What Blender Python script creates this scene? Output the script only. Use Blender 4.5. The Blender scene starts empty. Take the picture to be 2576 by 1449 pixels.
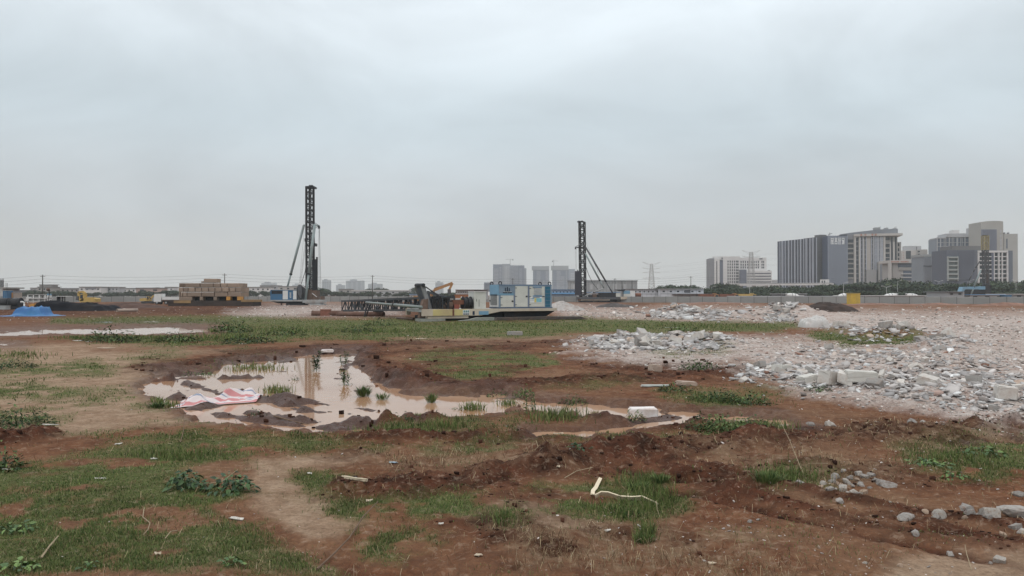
import bpy, bmesh, math, random
import numpy as np
from mathutils import Vector, Matrix

random.seed(7)
RNG = np.random.default_rng(11)
SC = bpy.context.scene
COL = SC.collection

# ------------------------------------------------------------------ camera
CAM_H = 2.5          # the photographer stands on slightly raised ground
FPX = 1874.0         # focal length in the 2576 px wide reading of the photograph
HOR = 742.0          # row of the horizon in that reading
cam_d = bpy.data.cameras.new("camera")
cam_d.sensor_width = 36.0
cam_d.lens = 36.0 * FPX / 2576.0
cam_d.clip_start = 0.1
cam_d.clip_end = 30000.0
cam = bpy.data.objects.new("camera", cam_d)
COL.objects.link(cam)
cam.location = (0, 0, CAM_H)
cam.rotation_euler = (math.radians(90.0) + math.atan((HOR - 724.5) / FPX), 0, 0)
SC.camera = cam

# ------------------------------------------------------------------ sky
HAZE = 0.00017
SUN_EL, SUN_AZ = math.radians(58), math.radians(200)
world = bpy.data.worlds.new("World")
SC.world = world
world.use_nodes = True
nt = world.node_tree
nt.nodes.clear()
w_out = nt.nodes.new("ShaderNodeOutputWorld")
w_tc = nt.nodes.new("ShaderNodeTexCoord")
w_sep = nt.nodes.new("ShaderNodeSeparateXYZ")
nt.links.new(w_tc.outputs["Generated"], w_sep.inputs[0])
w_ramp = nt.nodes.new("ShaderNodeValToRGB")
w_ramp.color_ramp.interpolation = 'EASE'
els = w_ramp.color_ramp.elements
SKY = [(0.0, (.392, .398, .392)), (.05, (.396, .406, .406)), (.12, (.398, .432, .455)), (.22, (.428, .490, .528)),
       (.36, (.560, .615, .655)), (.60, (.73, .765, .795)), (1.0, (.88, .91, .93))]
while len(els) < len(SKY):
    els.new(0.5)
for e, (p, c) in zip(els, SKY):
    e.position = p
    e.color = (c[0], c[1], c[2], 1)
nt.links.new(w_sep.outputs[2], w_ramp.inputs[0])
# soft cloud structure, stretched along the horizon
w_map = nt.nodes.new("ShaderNodeMapping")
w_map.inputs["Scale"].default_value = (1.0, 1.0, 2.4)
w_map.inputs["Rotation"].default_value = (0.0, math.radians(14), 0.3)
nt.links.new(w_tc.outputs["Generated"], w_map.inputs[0])
w_n = nt.nodes.new("ShaderNodeTexNoise")
w_n.inputs["Scale"].default_value = 2.3
w_n.inputs["Detail"].default_value = 5
w_n.inputs["Roughness"].default_value = .55
w_n.inputs["Distortion"].default_value = .5
nt.links.new(w_map.outputs[0], w_n.inputs["Vector"])
w_mr = nt.nodes.new("ShaderNodeMapRange")
w_mr.inputs[1].default_value = .28
w_mr.inputs[2].default_value = .72
w_mr.inputs[3].default_value = 1.10
w_mr.inputs[4].default_value = 1.50
nt.links.new(w_n.outputs[0], w_mr.inputs[0])
w_mul = nt.nodes.new("ShaderNodeVectorMath")
w_mul.operation = 'SCALE'
nt.links.new(w_ramp.outputs[0], w_mul.inputs[0])
nt.links.new(w_mr.outputs[0], w_mul.inputs["Scale"])
w_bgc = nt.nodes.new("ShaderNodeBackground")
nt.links.new(w_mul.outputs[0], w_bgc.inputs[0])
w_sky = nt.nodes.new("ShaderNodeTexSky")
w_sky.sky_type = 'NISHITA'
w_sky.sun_disc = False
w_sky.sun_elevation = SUN_EL
w_sky.sun_rotation = SUN_AZ
w_sky.dust_density = 4.0
w_bgs = nt.nodes.new("ShaderNodeBackground")
w_bgs.inputs[1].default_value = 0.08
nt.links.new(w_sky.outputs[0], w_bgs.inputs[0])
w_mix = nt.nodes.new("ShaderNodeMixShader")
w_mix.inputs[0].default_value = .95
nt.links.new(w_bgs.outputs[0], w_mix.inputs[1])
nt.links.new(w_bgc.outputs[0], w_mix.inputs[2])
nt.links.new(w_mix.outputs[0], w_out.inputs[0])

# veiled sun, very soft
sun_d = bpy.data.lights.new("sun", 'SUN')
sun_d.energy = 0.7
sun_d.angle = math.radians(35)
sun_d.color = (1.0, .965, .92)
sun = bpy.data.objects.new("sun", sun_d)
COL.objects.link(sun)
sdir = Vector((math.sin(SUN_AZ) * math.cos(SUN_EL), math.cos(SUN_AZ) * math.cos(SUN_EL), math.sin(SUN_EL)))
sun.rotation_euler = (-sdir).to_track_quat('-Z', 'Y').to_euler()
sun.location = (0, 0, 80)

vs = SC.view_settings
vs.view_transform = 'Standard'
vs.look = 'None'
vs.exposure = 0.22
vs.gamma = 1.0
vs.use_curve_mapping = False
cy = SC.cycles
cy.use_denoising = True
cy.max_bounces = 6
cy.diffuse_bounces = 2
cy.glossy_bounces = 3
cy.transmission_bounces = 4
cy.transparent_max_bounces = 8
cy.volume_bounces = 1
cy.use_adaptive_sampling = True
cy.adaptive_threshold = 0.015
cy.caustics_reflective = False
cy.caustics_refractive = False

# ------------------------------------------------------------------ materials
MATS = {}

def mat(name, color, rough=.7, metal=0.0, var=.12, scale=3.0, dirt=None, dirt_amt=.35, bump=0.0, bscale=20, rand=0.0, spec=.4, attr=None):
    """Principled material with noise variation, optional dirt and per-object variation."""
    if name in MATS:
        return MATS[name]
    m = bpy.data.materials.new(name)
    m.use_nodes = True
    t = m.node_tree
    b = t.nodes["Principled BSDF"]
    b.inputs["Roughness"].default_value = rough
    b.inputs["Metallic"].default_value = metal
    b.inputs["Specular IOR Level"].default_value = spec
    tc = t.nodes.new("ShaderNodeTexCoord")
    n = t.nodes.new("ShaderNodeTexNoise")
    n.inputs["Scale"].default_value = scale
    n.inputs["Detail"].default_value = 4
    t.links.new(tc.outputs["Object"], n.inputs["Vector"])
    mr = t.nodes.new("ShaderNodeMapRange")
    mr.inputs[1].default_value = .3
    mr.inputs[2].default_value = .7
    mr.inputs[3].default_value = 1 - var
    mr.inputs[4].default_value = 1 + var
    t.links.new(n.outputs[0], mr.inputs[0])
    if attr:
        src = t.nodes.new("ShaderNodeAttribute")
        src.attribute_name = attr
        csock = src.outputs["Color"]
    else:
        src = t.nodes.new("ShaderNodeRGB")
        src.outputs[0].default_value = (*color, 1)
        csock = src.outputs[0]
    sc = t.nodes.new("ShaderNodeVectorMath")
    sc.operation = 'SCALE'
    t.links.new(csock, sc.inputs[0])
    t.links.new(mr.outputs[0], sc.inputs["Scale"])
    last = sc.outputs[0]
    if rand:
        oi = t.nodes.new("ShaderNodeObjectInfo")
        mr2 = t.nodes.new("ShaderNodeMapRange")
        mr2.inputs[3].default_value = 1 - rand
        mr2.inputs[4].default_value = 1 + rand
        t.links.new(oi.outputs["Random"], mr2.inputs[0])
        s2 = t.nodes.new("ShaderNodeVectorMath")
        s2.operation = 'SCALE'
        t.links.new(last, s2.inputs[0])
        t.links.new(mr2.outputs[0], s2.inputs["Scale"])
        last = s2.outputs[0]
    if dirt:
        n2 = t.nodes.new("ShaderNodeTexNoise")
        n2.inputs["Scale"].default_value = scale * .6
        n2.inputs["Detail"].default_value = 6
        n2.inputs["Roughness"].default_value = .65
        t.links.new(tc.outputs["Object"], n2.inputs["Vector"])
        m2 = t.nodes.new("ShaderNodeMapRange")
        m2.inputs[1].default_value = .48
        m2.inputs[2].default_value = .68
        m2.inputs[4].default_value = dirt_amt
        t.links.new(n2.outputs[0], m2.inputs[0])
        mx = t.nodes.new("ShaderNodeMix")
        mx.data_type = 'RGBA'
        t.links.new(m2.outputs[0], mx.inputs[0])
        t.links.new(last, mx.inputs[6])
        mx.inputs[7].default_value = (*dirt, 1)
        last = mx.outputs[2]
    t.links.new(last, b.inputs["Base Color"])
    if bump:
        n3 = t.nodes.new("ShaderNodeTexNoise")
        n3.inputs["Scale"].default_value = bscale
        n3.inputs["Detail"].default_value = 5
        t.links.new(tc.outputs["Object"], n3.inputs["Vector"])
        bp = t.nodes.new("ShaderNodeBump")
        bp.inputs["Strength"].default_value = bump
        bp.inputs["Distance"].default_value = .02
        t.links.new(n3.outputs[0], bp.inputs["Height"])
        t.links.new(bp.outputs[0], b.inputs["Normal"])
    MATS[name] = m
    return m

# ------------------------------------------------------------------ pixel reading of the photograph -> place in the world
def S(d):                      # reading pixels per metre at distance d
    return FPX / d

def gd(y):                     # distance of flat ground seen in row y
    return CAM_H * FPX / (y - HOR)

def gp(x, y):                  # ground point seen at (x, y)
    d = gd(y)
    return ((x - 1288.0) / FPX * d, d)

def wx(x, d):
    return (x - 1288.0) / FPX * d

def wz(y, d):
    return CAM_H + (HOR - y) / FPX * d

# crop readings (zoomed views) -> the 2576 px reading
def r1(a, b): return (a * .17375, 670.8 + b * .17375)
def r2(a, b): return (383.3 + a * .17375, 670.8 + b * .17375)
def r3(a, b): return (638.9 + a * .2382, 447.2 + b * .2382)
def r4(a, b): return (830.6 + a * .2381, 690.0 + b * .2381)
def r5(a, b): return (1373.7 + a * .16752, 530.3 + b * .16752)
def r6(a, b): return (1661.2 + a * .14882, 613.3 + b * .14882)
def r7(a, b): return (1916.7 + a * .15433, 543.1 + b * .15433)
def r8(a, b): return (2236.1 + a * .15436, 543.1 + b * .15436)

# ------------------------------------------------------------------ object helpers
def tag(o, label=None, cat=None, group=None, kind=None):
    if label: o["label"] = label
    if cat: o["category"] = cat
    if group: o["group"] = group
    if kind: o["kind"] = kind
    return o

def empty(name, loc, label, cat, group=None, rz=0.0):
    o = bpy.data.objects.new(name, None)
    o.empty_display_size = .3
    COL.objects.link(o)
    o.location = loc
    o.rotation_euler = (0, 0, rz)
    return tag(o, label, cat, group)

def link_mesh(name, me, parent=None, loc=None, rot=None, scale=None):
    o = bpy.data.objects.new(name, me)
    COL.objects.link(o)
    if parent is not None: o.parent = parent
    if loc is not None: o.location = loc
    if rot is not None: o.rotation_euler = rot
    if scale is not None: o.scale = scale
    return o

def copy_tree(o, parent=None):
    c = o.copy()
    COL.objects.link(c)
    c.parent = parent
    for ch in o.children:
        copy_tree(ch, c)
    return c

class MB:
    """collects boxes, beams, tubes and prisms and links them as one mesh object"""
    def __init__(self):
        self.v = []
        self.f = []
    def add(self, vs, fs):
        k = len(self.v)
        self.v += [tuple(p) for p in vs]
        self.f += [tuple(i + k for i in q) for q in fs]
        return self
    def box(self, x0, x1, y0, y1, z0, z1):
        x0, x1 = min(x0, x1), max(x0, x1)
        y0, y1 = min(y0, y1), max(y0, y1)
        z0, z1 = min(z0, z1), max(z0, z1)
        return self.add([(x0, y0, z0), (x1, y0, z0), (x1, y1, z0), (x0, y1, z0), (x0, y0, z1), (x1, y0, z1), (x1, y1, z1), (x0, y1, z1)],
                        [(0, 3, 2, 1), (4, 5, 6, 7), (0, 1, 5, 4), (1, 2, 6, 5), (2, 3, 7, 6), (3, 0, 4, 7)])
    def prism(self, poly, y0, y1):
        """polygon in (x, z) extruded along y (y0 nearer)"""
        n = len(poly)
        vs = [(x, y0, z) for x, z in poly] + [(x, y1, z) for x, z in poly]
        fs = [tuple(range(n)), tuple(range(2 * n - 1, n - 1, -1))]
        fs += [(i, i + n, (i + 1) % n + n, (i + 1) % n) for i in range(n)]
        return self.add(vs, fs)
    def tube(self, p, q, r, n=8, r2=None, cap=True):
        p, q = Vector(p), Vector(q)
        ax = (q - p)
        if ax.length < 1e-6: return self
        ax.normalize()
        up = Vector((0, 0, 1)) if abs(ax.z) < .95 else Vector((1, 0, 0))
        a = ax.cross(up).normalized()
        b = ax.cross(a).normalized()
        r2 = r if r2 is None else r2
        vs = []
        for (c, rr) in ((p, r), (q, r2)):
            for i in range(n):
                t = 2 * math.pi * (i + .5) / n
                vs.append(c + a * math.cos(t) * rr + b * math.sin(t) * rr)
        fs = [(i, (i + 1) % n, (i + 1) % n + n, i + n) for i in range(n)]
        if cap:
            fs += [tuple(range(n - 1, -1, -1)), tuple(range(n, 2 * n))]
        return self.add(vs, fs)
    def beam(self, p, q, w, h=None):
        return self.tube(p, q, w * .7071, 4) if h is None else self._bm(p, q, w, h)
    def _bm(self, p, q, w, h):
        p, q = Vector(p), Vector(q)
        ax = (q - p).normalized()
        up = Vector((0, 0, 1)) if abs(ax.z) < .95 else Vector((1, 0, 0))
        a = ax.cross(up).normalized() * (w / 2)
        b = ax.cross(a).normalized() * (h / 2)
        vs = [c + s * a + t * b for c in (p, q) for s, t in ((-1, -1), (1, -1), (1, 1), (-1, 1))]
        return self.add(vs, [(0, 1, 5, 4), (1, 2, 6, 5), (2, 3, 7, 6), (3, 0, 4, 7), (3, 2, 1, 0), (4, 5, 6, 7)])
    def path(self, pts, r, n=5):
        for a, b in zip(pts[:-1], pts[1:]):
            self.tube(a, b, r, n)
        return self
    def build(self, name, m, parent=None, smooth=False, loc=None):
        me = bpy.data.meshes.new(name)
        me.from_pydata(self.v, [], self.f)
        me.materials.append(m)
        bm = bmesh.new()
        bm.from_mesh(me)
        bmesh.ops.recalc_face_normals(bm, faces=bm.faces)
        bm.to_mesh(me)
        bm.free()
        if smooth:
            for p in me.polygons: p.use_smooth = True
        return link_mesh(name, me, parent, loc)

def np_mesh(name, co, tris, m, col=None, smooth=False):
    """large mesh from numpy arrays: co (n,3), tris (k,3 or 4), col (n,3) -> attribute 'col'"""
    me = bpy.data.meshes.new(name)
    n, k, w = len(co), len(tris), tris.shape[1]
    me.vertices.add(n)
    me.vertices.foreach_set("co", co.astype(np.float32).ravel())
    me.loops.add(k * w)
    me.loops.foreach_set("vertex_index", tris.astype(np.int32).ravel())
    me.polygons.add(k)
    me.polygons.foreach_set("loop_start", np.arange(0, k * w, w, dtype=np.int32))
    me.polygons.foreach_set("loop_total", np.full(k, w, dtype=np.int32))
    if smooth:
        me.polygons.foreach_set("use_smooth", np.ones(k, dtype=bool))
    me.update(calc_edges=True)
    if col is not None:
        for nm, c in (col.items() if isinstance(col, dict) else (("col", col),)):
            a = me.attributes.new(nm, 'FLOAT_COLOR', 'POINT')
            a.data.foreach_set("color", np.concatenate([c, np.ones((n, 1))], 1).astype(np.float32).ravel())
    me.materials.append(m)
    return link_mesh(name, me)

# ------------------------------------------------------------------ noise
def vnoise(x, y, seed=0):
    ix = np.floor(x).astype(np.int64)
    iy = np.floor(y).astype(np.int64)
    fx = x - ix
    fy = y - iy
    fx = fx * fx * (3 - 2 * fx)
    fy = fy * fy * (3 - 2 * fy)
    def h(a, b):
        k = (a * 374761393 + b * 668265263 + seed * 1442695041) & 0xffffffff
        k = ((k ^ (k >> 13)) * 1274126177) & 0xffffffff
        return ((k ^ (k >> 16)) & 0xffffff) / 16777215.0
    a, b, c, e = h(ix, iy), h(ix + 1, iy), h(ix, iy + 1), h(ix + 1, iy + 1)
    return (a + (b - a) * fx) * (1 - fy) + (c + (e - c) * fx) * fy

def fbm(x, y, seed=0, o=4, g=.5):
    s, a, t = 0.0, 1.0, 0.0
    for i in range(o):
        s = s + a * (vnoise(x * 2 ** i + 17.3 * i, y * 2 ** i + 9.1 * i, seed + i) - .5)
        t += a
        a *= g
    return s / t * 2          # about -1..1

def poly_sd(px, py, poly, ys=2.2):
    """signed distance (reading pixels, rows stretched by ys); positive inside"""
    P = np.array(poly, float)
    P[:, 1] *= ys
    y = py * ys
    d2 = np.full(px.shape, 1e12)
    ins = np.zeros(px.shape, bool)
    n = len(P)
    for i in range(n):
        a, b = P[i], P[(i + 1) % n]
        e = b - a
        wx_, wy_ = px - a[0], y - a[1]
        t = np.clip((wx_ * e[0] + wy_ * e[1]) / (e @ e + 1e-9), 0, 1)
        d2 = np.minimum(d2, (wx_ - e[0] * t) ** 2 + (wy_ - e[1] * t) ** 2)
        c = (a[1] > y) != (b[1] > y)
        with np.errstate(divide='ignore', invalid='ignore'):
            xi = (b[0] - a[0]) * (y - a[1]) / (b[1] - a[1] + 1e-12) + a[0]
        ins ^= c & (px < xi)
    return np.where(ins, 1, -1) * np.sqrt(d2)

def poly_mask(px, py, polys, soft=12.0, warp=None):
    m = np.zeros(px.shape)
    for poly in polys:
        xs = [p[0] for p in poly]
        ys_ = [p[1] for p in poly]
        pad = 60
        sel = (px > min(xs) - pad) & (px < max(xs) + pad) & (py > min(ys_) - pad * .6) & (py < max(ys_) + pad * .6)
        if not sel.any(): continue
        sd = poly_sd(px[sel], py[sel], poly)
        if warp is not None: sd = sd + warp[sel]
        m[sel] = np.maximum(m[sel], np.clip(.5 + sd / soft, 0, 1))
    return m

# ------------------------------------------------------------------ the site: regions read off the photograph as ground outlines
WATER = {
 'wide': [(362,968),(405,948),(480,946),(560,938),(575,918),(700,908),(760,898),(800,890),(905,886),(900,925),(940,948),(1000,966),(1080,980),
          (1140,984),(1300,990),(1335,1010),(1270,1034),(1150,1046),(1085,1052),(1060,1066),(985,1056),(925,1078),(835,1088),(770,1078),
          (640,1068),(520,1058),(440,1024),(385,1000)],
 'channel': [(1290,1000),(1400,1002),(1480,1008),(1600,1012),(1650,1020),(1700,1030),(1780,1038),(1900,1036),(1985,1038),(2050,1072),(1965,1080),
          (1900,1064),(1800,1054),(1745,1062),(1690,1076),(1620,1087),(1480,1092),(1335,1094),(1325,1080),(1500,1074),(1610,1064),(1560,1054),(1430,1048),(1300,1032)],
 'far': [(-60,832),(100,826),(230,823),(300,820),(450,820),(545,821),(555,835),(470,841),(380,840),(240,839),(130,836),(60,843),(-60,846)],
 'edge': [(-60,862),(30,863),(55,867),(10,871),(-60,871)],
}
WLEVEL = {'wide': -.07, 'channel': -.055, 'far': -.10, 'edge': -.06}
GRASS = [
 [(130,800),(560,794),(830,804),(1040,800),(1440,798),(1640,808),(1900,812),(2010,822),(1960,838),(1700,840),(1480,838),(1300,848),(1000,852),(850,854),(620,870),(300,862),(130,852),(330,846),(560,843),(565,820),(240,818),(130,812)],
 [(1853,812),(2004,812),(2010,829),(1853,832)], [(2040,836),(2134,838),(2140,858),(2060,858)], [(2110,852),(2320,850),(2300,868),(2120,870)],
 [(980,908),(1100,886),(1220,880),(1390,898),(1400,915),(1300,945),(1150,966),(1080,956),(1090,922)],
 [(1380,978),(1500,958),(1610,962),(1600,978),(1450,986)],
 [(1650,985),(1870,975),(1960,990),(1940,1022),(1830,1036),(1720,1024)],
 [(1720,1078),(1850,1055),(1930,1075),(1940,1098),(1790,1104)],
 [(925,1076),(1080,1060),(1195,1056),(1205,1080),(1120,1098),(990,1108),(920,1100)],
 [(1280,1048),(1400,1038),(1480,1050),(1450,1072),(1300,1068)],
 [(1060,1118),(1200,1104),(1295,1108),(1230,1142),(1080,1142)],
 [(560,915),(700,905),(740,915),(640,938),(570,935)],
 [(660,975),(720,965),(735,985),(680,990)],
 [(230,1096),(370,1080),(560,1070),(565,1084),(640,1094),(880,1108),(950,1130),(760,1146),(650,1152),(620,1184),(480,1182),(440,1215),(690,1262),(650,1310),(610,1335),(780,1398),(900,1460),(-100,1460),(-100,1196),(190,1142),(300,1120),(170,1110)],
 [(715,1195),(800,1184),(890,1195),(870,1228),(790,1252),(745,1222)],
 [(815,1288),(1000,1275),(1150,1260),(1225,1270),(1180,1302),(1000,1312),(850,1320)],
 [(860,1345),(1000,1332),(1130,1358),(1150,1386),(1030,1402),(1010,1436),(890,1424)],
 [(1180,1310),(1300,1290),(1320,1330),(1220,1340)],
 [(1360,1240),(1500,1225),(1700,1250),(1710,1282),(1560,1300),(1400,1285)],
 [(1540,1215),(1650,1195),(1700,1215),(1640,1240)],
 [(1860,1190),(1980,1172),(2090,1190),(2085,1230),(1920,1236)],
 [(2220,1150),(2420,1120),(2900,1085),(2900,1225),(2500,1200),(2300,1188)],
 [(1330,1085),(1460,1090),(1450,1110),(1340,1106)],
 [(1500,1100),(1760,1092),(1760,1110),(1520,1112)],
 [(-100,962),(90,965),(210,985),(100,1002),(-100,1006)], [(-100,1036),(60,1040),(160,1052),(120,1076),(-100,1080)], [(-100,905),(60,912),(110,930),(40,944),(-100,948)],
 [(150,925),(240,922),(250,936),(160,940)], [(190,1002),(300,992),(340,1005),(230,1014)], [(340,1018),(430,1008),(440,1026),(360,1032)], [(1640,880),(1760,872),(1800,884),(1680,892)],
 [(330,892),(440,889),(450,899),(350,901)],
]
BARE = [
 [(200,1164),(300,1150),(400,1158),(330,1172),(220,1174)], [(480,1178),(560,1162),(640,1172),(600,1192),(500,1196)],
 [(560,1290),(660,1268),(720,1290),(640,1322),(590,1318)], [(350,1338),(470,1310),(560,1318),(440,1352)], [(330,1400),(470,1380),(520,1410),(380,1430)],
 [(0,1288),(60,1280),(80,1310),(0,1320)], [(300,1120),(480,1104),(540,1112),(350,1132)],
 [(760,1420),(860,1390),(900,1420),(800,1445)],
]
SAND = [
 [(640,1156),(900,1142),(960,1164),(725,1190),(722,1240),(800,1262),(815,1312),(905,1330),(870,1385),(770,1370),(735,1348),(690,1288),(640,1200)],
 [(-200,866),(200,872),(420,880),(560,892),(430,905),(390,940),(360,975),(420,1024),(480,1060),(560,1072),(360,1082),(150,1112),(-200,1130)],
 [(2250,1400),(2400,1380),(2900,1420),(2900,1500),(2200,1500)],
 [(1180,1300),(1300,1280),(1480,1310),(1500,1350),(1250,1345)],
 [(1000,845),(1300,848),(1480,843),(1500,852),(1300,862),(1000,862)],
]
DARK = [
 [(370,912),(480,900),(620,885),(800,868),(880,872),(830,892),(700,905),(560,918),(560,936),(480,944),(400,930)],
 [(880,872),(1040,866),(1200,864),(1400,868),(1300,885),(1120,882),(1000,900),(1090,925),(1075,950),(1150,968),(1400,958),(1560,935),(1700,925),(1860,935),(1850,960),(1640,965),(1400,978),(1200,985),(1060,978),(960,955),(905,920)],
 [(840,1215),(960,1198),(1160,1190),(1370,1170),(1380,1195),(1180,1232),(960,1250),(850,1240)],
 [(1380,1160),(1500,1128),(1800,1100),(2060,1080),(2300,1060),(3200,1040),(3200,1112),(2300,1112),(2000,1128),(1800,1160),(1480,1180)],
 [(900,1105),(1100,1095),(1340,1092),(1420,1110),(1280,1120),(1060,1116),(960,1125)],
 [(-100,1100),(60,1094),(150,1096),(80,1130),(-100,1142)],
 [(1640,1180),(1800,1210),(2000,1270),(2200,1320),(2420,1350),(2300,1360),(2050,1315),(1800,1250)],
 [(2180,1290),(2350,1315),(2576,1365),(2700,1390),(2500,1375),(2280,1330)],
 [(960,785),(1440,800),(1460,812),(1250,812),(1060,815)],
 [(-200,764),(1060,764),(1060,796),(830,800),(560,792),(130,802),(-200,812)], [(1460,762),(1640,762),(1600,772),(1470,772)], [(1000,860),(1450,856),(1480,872),(1300,890),(1000,886)], [(1400,905),(1620,915),(1860,925),(1850,950),(1500,950)],
]
RUBBLE = [
 [(1420,890),(1480,856),(1560,846),(1700,838),(1880,846),(1990,852),(2060,862),(2130,872),(2330,868),(2360,850),(2150,838),(2040,822),(1900,812),(1640,806),(1420,798),(1400,774),(1560,776),(1620,782),(1700,776),(1900,778),(2000,786),(2200,784),(3500,796),(3500,1130),(2900,1110),(2480,1085),(2200,1030),(2020,1000),(1880,960),(1840,925),(1640,918),(1520,905)],
 [(580,790),(700,772),(830,770),(1000,775),(1000,788),(820,790),(700,800),(600,798)],
]
DRY = [[(1650,1100),(1900,1120),(2150,1150),(2300,1190),(2100,1260),(1900,1200),(1700,1160)], [(900,1150),(1300,1140),(1480,1180),(1300,1180),(1000,1180)],
       [(1200,1340),(1700,1300),(2000,1360),(2000,1460),(1300,1460)], [(560,1390),(860,1380),(900,1460),(300,1460)], [(2100,1090),(2500,1080),(2600,1120),(2250,1140)]]
RIDGES = [  # polyline, half width m, height m, clod roughness
 ([(1400,1166),(1500,1150),(1650,1140),(1800,1124),(2000,1114),(2250,1098),(2600,1082)], .46, .26),
 ([(870,1238),(1000,1230),(1150,1215),(1300,1195),(1370,1183)], .34, .17),
 ([(990,958),(1150,976),(1400,972),(1700,950),(1850,944)], .7, .16),
 ([(600,988),(760,1020),(900,1040),(1085,1062)], .26, .27),
 ([(640,1030),(780,1052),(900,1062),(1000,1076)], .22, .25),
 ([(380,928),(560,914),(700,896),(830,884)], .8, .13),
 ([(905,892),(950,935),(1050,968)], .6, .16),
 ([(1690,1188),(1900,1262),(2200,1332),(2600,1394)], .18, .12),
 ([(1750,1172),(2000,1236),(2300,1296),(2600,1346)], .15, .09),
 ([(0,1124),(95,1104)], .35, .20),
 ([(1560,1185),(1800,1225),(2050,1278),(2300,1322),(2600,1372)], .11, -.09),
 ([(1600,1225),(1800,1262),(2050,1322),(2350,1385),(2600,1435)], .11, -.08),
 ([(900,1112),(1150,1104),(1330,1100),(1420,1112)], .2, .10),
 ([(1330,1100),(1500,1098),(1680,1088),(1760,1072)], .3, .10),
 ([(1500,1060),(1620,1055),(1690,1044)], .28, .22),
 ([(430,950),(520,972),(600,990)], .22, .24),
 ([(480,1022),(600,1040),(760,1062),(860,1074)], .2, .22),
 ([(560,948),(650,944),(740,952)], .2, .20),
 ([(700,1000),(820,1012),(960,1030),(1080,1040)], .16, .17),
 ([(400,985),(470,1000),(560,1030)], .2, .2),
 ([(880,905),(860,925),(850,950)], .3, .22),
]
HEAPS = [  # x, y (base row), half width m, half depth m, height m
 (1700,792,3.0,3.5,1.15), (1770,795,4.0,3.0,.65), (1860,799,4.0,3.0,.5), (1955,800,3.6,3.5,.95), (2010,800,3.2,3.5,.7), (2085,802,5.5,3.5,.5),
 (1560,868,1.8,1.6,.22), (1690,872,3.6,2.4,.34), (1790,868,2.0,2.2,.26), (2200,852,1.6,1.8,.40), (2270,850,1.6,2.2,.50), (2120,836,1.6,2.2,.3),
 (2390,880,1.6,2.2,.35), (2000,965,1.0,1.0,.16), (2200,990,1.4,1.1,.22), (2420,1015,1.6,1.2,.24), (1430,770,5,5,.6), (650,785,4,4,.35), (760,782,4,4,.35),
 (1420,766,7,6,.9), (1570,764,6,6,.6),
]
CHURN = [[(830,1110),(1000,1085),(1300,1095),(1500,1090),(1760,1085),(1990,1060),(2300,1040),(2700,1060),(2700,1210),(2400,1215),(2100,1235),(2200,1310),(2500,1380),(2300,1400),(1900,1330),(1650,1280),(1400,1240),(1100,1260),(850,1260)],
         [(340,890),(900,862),(1450,858),(1500,900),(1850,930),(1850,965),(1400,1000),(1050,985),(900,900),(560,940),(380,950)], [(130,772),(640,768),(640,800),(130,805)], [(1050,1300),(1800,1310),(2000,1400),(1900,1470),(1000,1470)]]
RID_W = [(np.array([gp(*p) for p in pl]), w, h) for pl, w, h in RIDGES]
HEAP_W = [(gp(x, y), a, b, h) for x, y, a, b, h in HEAPS]

def py_in_pool(pl):
    y = HOR + CAM_H * FPX / pl[:, 1].mean()
    return 940 < y < 1075

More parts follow.
